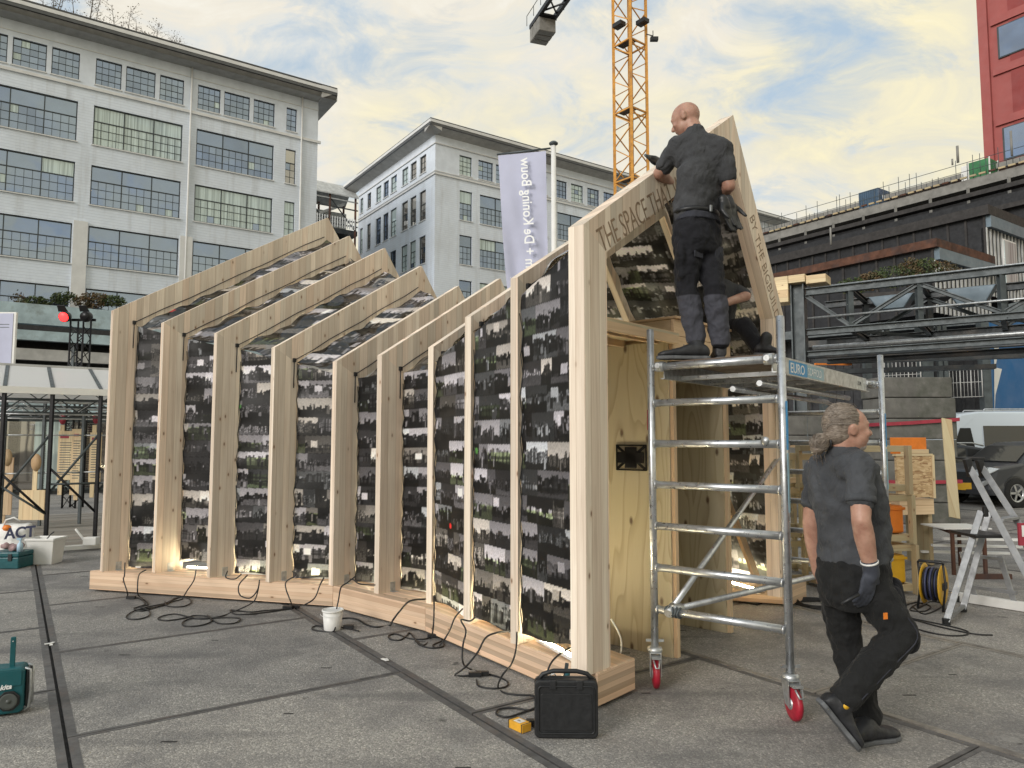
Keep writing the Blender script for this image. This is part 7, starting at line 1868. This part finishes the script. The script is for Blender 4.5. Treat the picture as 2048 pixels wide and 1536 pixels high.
for i in range(len(posts)-1):
    p,q=posts[i],posts[i+1]
    b=MB(); s0=p+P_*.03;s1=q-P_*.03; b.prism([s0+Z_*(ze+.07),s1+Z_*(ze+.07),s1+Q_*back_+Z_*(ze+.07+rise),s0+Q_*back_+Z_*(ze+.07+rise)],Z_*.012); b.build('roof_sheet',M['milky'],tp)
for i,p in enumerate(posts):
    b=MB(); b.beam(p+Z_*(ze+.06),p+Q_*back_+Z_*(ze+.06+rise),.05,.06); b.build('rafter',M['mid_steel'],tp)
b=MB(); b.beam(a0_+Z_*(ze+.03),a1_+Z_*(ze+.03),.09,.10); b.build('eave_gutter',M['white'],tp)
b=MB(); b.beam(a0_+Q_*back_+Z_*(ze+.08+rise),a1_+Q_*back_+Z_*(ze+.08+rise),.07,.07); b.build('ridge_beam',M['fascia'],tp)
b=MB(); b.prism([a0_+Q_*back_+Z_*(ze+.07+rise),a1_+Q_*back_+Z_*(ze+.07+rise),a1_+Q_*(2*back_)+Z_*(ze+.07),a0_+Q_*2*back_+Z_*(ze+.07)],Z_*.012); b.build('roof_sheet',M['milky'],tp)
for v in(.5,1.4,2.3,3.2,4.4):
    b=MB(); z1q=ze-.08 if v!=2.3 else ze+.2
    b.tube([a0_+Q_*v+Z_*z1q,a1_+Q_*v+Z_*z1q],.022,6); b.tube([a0_+Q_*v+Z_*(z1q-.2),a1_+Q_*v+Z_*(z1q-.2)],.016,6)
    L__=(a1_-a0_).length; n_=int(L__/.25)
    for k in range(n_): b.tube([a0_+Q_*v+P_*(k*.25)+Z_*(z1q if k%2 else z1q-.2),a0_+Q_*v+P_*((k+1)*.25)+Z_*(z1q-.2 if k%2 else z1q)],.009,4)
    b.build('lattice_girder',M['alu' if v in(1.4,4.4) else 'mid_steel'],tp)
for i in range(len(posts)-1):
    p,q=posts[i],posts[i+1]
    for z in(1.05,1.75): b=MB(); b.tube([p+Z_*z+Q_*3.2,q+Z_*z+Q_*3.2],.016,6); b.build('horizontal_tube',M['galv'],tp)
    b=MB(); b.tube([p+Z_*1.0,q+Z_*.55 if i==1 else q+Z_*1.0],.018,6); b.build('tie_tube',M['mid_steel'],tp)
    b=MB(); b.tube([p+Z_*(1.25 if i!=1 else 1.18),q+Z_*(.55)],.02,6); b.build('diagonal_tube',M['black_steel'],tp)
    b=MB(); b.tube([p+Z_*.85+Q_*.03,q+Z_*1.75+Q_*.03],.02,6); b.build('diagonal_tube',M['mid_steel'],tp)
b=MB(); b.beam(L0p-P_*3+Z_*.04,L0p+P_*3+Z_*.04,.09,.07); tag(b.build('white_floor_rail',M['white'],bevel=.006),'long white tube lying on the ground before the wooden deck','rail')
b=MB(); c=ln(190)-Q_*.15+Z_*.14; b.obox(c,X_*.10,Y_*.06,Z_*.06); b.tube([c-X_*.1,c+Vector((-.25,0,.18))],.02,6); tag(b.build('white_clamp',M['white'],bevel=.02),'white plastic clamp at the foot of the black post by the first rib','clamp')
# deck
M['deckw']=wood('weathered_deck_wood',(.27,.26,.235),.2,.5,False,dark=(.08,.07,.06))
dk=thing('wooden_deck','grey weathered plank deck under the white roofed tent','deck',tuple(L0p+Q_*1.5))
for k in range(30):
    v=.12+k*.185; b=MB(); b.obox(L0p+Q_*v+Z_*(.055+random.uniform(-.003,.003))-P_*.5,P_*7,Q_*.087,Z_*.022); b.build('plank',M['deckw'],dk,grain=P_,bevel=.004,seg=1)
b=MB(); b.obox(L0p+Q_*.06+Z_*.02-P_*.5,P_*7,Q_*.03,Z_*.02); b.build('edge_board',M['deckw'],dk,grain=P_)
# wooden display boards
def sgn(label,px,Y,x0,x1,y0,y1,text=True,head_=None,mat='yellow_pine',pole=None):
    c=at((x0+x1)/2,y1,Y); t=thing('display_board',label,'display board',(c.x,Y,0),group='wooden display boards in the tent')
    a=at(x0,y0,Y);d=at(x1,y1,Y); b=MB(); b.box(Vector((a.x,Y-.01,d.z)),Vector((d.x,Y+.01,a.z))); b.build('panel',M[mat],t,grain=Z_,bevel=.003)
    if pole: p=at(pole[0],pole[1],Y+.03);q=at(pole[0],pole[2],Y+.03); b=MB(); b.box(Vector((p.x-.04,Y+.012,q.z)),Vector((p.x+.04,Y+.03,p.z))); b.build('stake',M[mat],t,grain=Z_)
    if text:
        w=(d.x-a.x); zz=a.z-.10
        b=MB(); b.box(Vector((a.x+.04,Y-.0125,zz-.05)),Vector((a.x+.04+w*.5,Y-.0105,zz))); b.build('printed_heading',M['strap'],t)
        b=MB(); k=0
        while zz-.14-.05*k>d.z+.08 and k<16:
            b.box(Vector((a.x+.04,Y-.0125,zz-.15-.05*k)),Vector((a.x+.04+w*random.uniform(.55,.85),Y-.0105,zz-.135-.05*k))); k+=1
        tag(b.build('printed_lines',M['mid_steel'],t),kind='stuff')
    if head_:
        p=at(*head_[:2],Y-.02); b=MB(); b.lathe(p,[(0,0),(head_[2],.0),(head_[2],.012),(0,.012)],20,ax=Y_,sx=.75,sy=1.3); b.build('round_head',M[head_[3]],t)
sgn('wide text board with red heading left of the middle post gap',130,15,118,148,862,960,True,(125,838,.09,'strap'),pole=(126,850,990))
sgn('narrow text board with pink blocks beside the wide one',152,14.8,145,160,858,990,True,pole=(152,980,1000))
sgn('text board with red round head next to the first timber rib',190,14.6,181,200,865,965,True,(192,836,.09,'strap'),pole=(190,850,995))
sgn('plain pale board with round topped paddle in front of the boards',63,13.0,40,88,980,1040,False,(72,925,.12,'yellow_pine'),pole=(72,930,1040))
sgn('pink stained paddle board at the far left of the tent',12,13.4,0,22,915,1030,False,(14,915,.12,'yellow_pine'),mat='pine',pole=(8,1000,1050))
sf=thing('shopfront','low dark glazed shopfront behind the tent','building',(-16,22,0))
o5=at(-120,880,21);o6=at(330,880,24); A5=Vector((o5.x,o5.y,0));A6=Vector((o6.x,o6.y,0)); d5=(A6-A5).normalized(); n5=Vector((d5.y,-d5.x,0)); L5=(A6-A5).length
b=MB(); b.obox((A5+A6)/2+Z_*1.6-n5*.1,d5*L5/2,n5*.1,Z_*1.6); b.build('wall',M['dark_steel'],sf)
b=MB(); b.obox((A5+A6)/2+Z_*2.75+n5*.1,d5*L5/2,n5*.12,Z_*.28); b.build('pale_fascia',M['palebl2'],sf)
for k in range(9):
    b=MB(); c=A5+d5*(.8+k*L5/9)+Z_*1.2+n5*.02; b.obox(c,d5*.55,n5*.02,Z_*1.1); w=b.build('window',M['mid_steel'],sf)
    b=MB(); b.obox(c+n5*.03,d5*.48,n5*.01,Z_*1.02); b.build('pane',M['glass_warm' if k%3 else 'glass_curtain'],w)
# stage lighting tower
lt=at(151,880,18); lt=Vector((lt.x,lt.y,0)); tw_=thing('lighting_truss','black lattice lighting tower behind the tent roof','lighting truss',tuple(lt)); hq=.16; tz=at(151,640,18).z
for sx in(-1,1):
    for sy in(-1,1): b=MB(); b.tube([lt+Vector((sx*hq,sy*hq,0)),lt+Vector((sx*hq,sy*hq,tz))],.025,6); b.build('chord_tube',M['black_steel'],tw_)
b=MB(); k=0
while k*.3<tz-.3:
    for (p,q) in (((-1,-1),(1,-1)),((1,-1),(1,1)),((1,1),(-1,1)),((-1,1),(-1,-1))):
        a=Vector((p[0]*hq,p[1]*hq,k*.3)); c=Vector((q[0]*hq,q[1]*hq,k*.3+.3)); b.tube([lt+a,lt+c] if k%2 else [lt+Vector((a.x,a.y,a.z+.3)),lt+Vector((c.x,c.y,c.z-.3))],.013,4)
    k+=1
tag(b.build('lattice_bars',M['black_steel'],tw_),kind='stuff')
b=MB(); b.beam(lt+Vector((-.42,0,tz)),lt+Vector((.36,0,tz)),.06,.06); b.build('cross_arm',M['black_steel'],tw_)
for px,lit,lbl in ((127,True,'red lit round stage lamp on the left arm of the lighting tower'),(170,False,'unlit black stage lamp on the right arm of the lighting tower')):
    c=at(px,634,17.7); t=thing('stage_lamp',lbl,'stage lamp',tuple(c)); b=MB(); b.lathe(c,[(.13,0),(.135,.06),(.11,.16),(.05,.22),(0,.22)],20,ax=(Y_*.9+Z_*.3)); b.build('housing',M['black'],t)
    b=MB(); b.lathe(c-Y_*.004,[(0,0),(.115,0),(.115,.01)],20,ax=(Y_*.9+Z_*.3)); b.build('lens',M['red_lamp' if lit else 'black_steel'],t)
    b=MB(); b.prism([c+Vector((-.12,-.02,.13)),c+Vector((.12,-.02,.13)),c+Vector((.09,-.14,.26)),c+Vector((-.09,-.14,.26))],Z_*.006); b.build('barn_door',M['black'],t)
# lilac notice board
nb=at(-20,730,14.5); t=thing('notice_board','lilac framed notice board standing behind the tent roof at the left edge','sign',(nb.x,14.5,0))
a=at(-60,624,14.5);d=at(27,731,14.5); b=MB(); b.box(Vector((a.x,14.5,d.z)),Vector((d.x,14.56,a.z))); b.build('frame',M['white'],t,bevel=.01)
b=MB(); b.box(Vector((a.x+.03,14.488,d.z+.03)),Vector((d.x-.05,14.499,a.z-.03))); b.build('lilac_sheet',M['lilac'],t)
for k in range(2): b=MB(); z=a.z-.26-.06*k; b.box(Vector((d.x-.42,14.485,z)),Vector((d.x-.12,14.4875,z+.012))); b.build('printed_line',M['mid_steel'],t)
b=MB(); b.beam(Vector((a.x+.2,14.6,0)),Vector((a.x+.2,14.6,d.z+.1)),.06,.06); b.build('post',M['mid_steel'],t)
# ================================================================ small litter on the plates
random.seed(31)
lits=[(448,1186,'crumpled white scrap of paper on the plates left of the beam'),(772,1320,'thin white strip lying on the plate right of the bucket'),(102,1288,'white cable tie end lying in the wide joint'),(1178,1362,'small pale wood chip beside the front corner')]
for px,py,lb_ in lits:
    c=gnd(px,py,.006); b=MB(); 
    for k in range(3): d=Vector((random.uniform(-1,1),random.uniform(-1,1),0)).normalized(); b.obox(c+d*.015+Z_*.004*k,d*.03,Vector((-d.y,d.x,0))*.012,Z_*.002)
    tag(b.build('litter',M['white']),lb_,'litter')
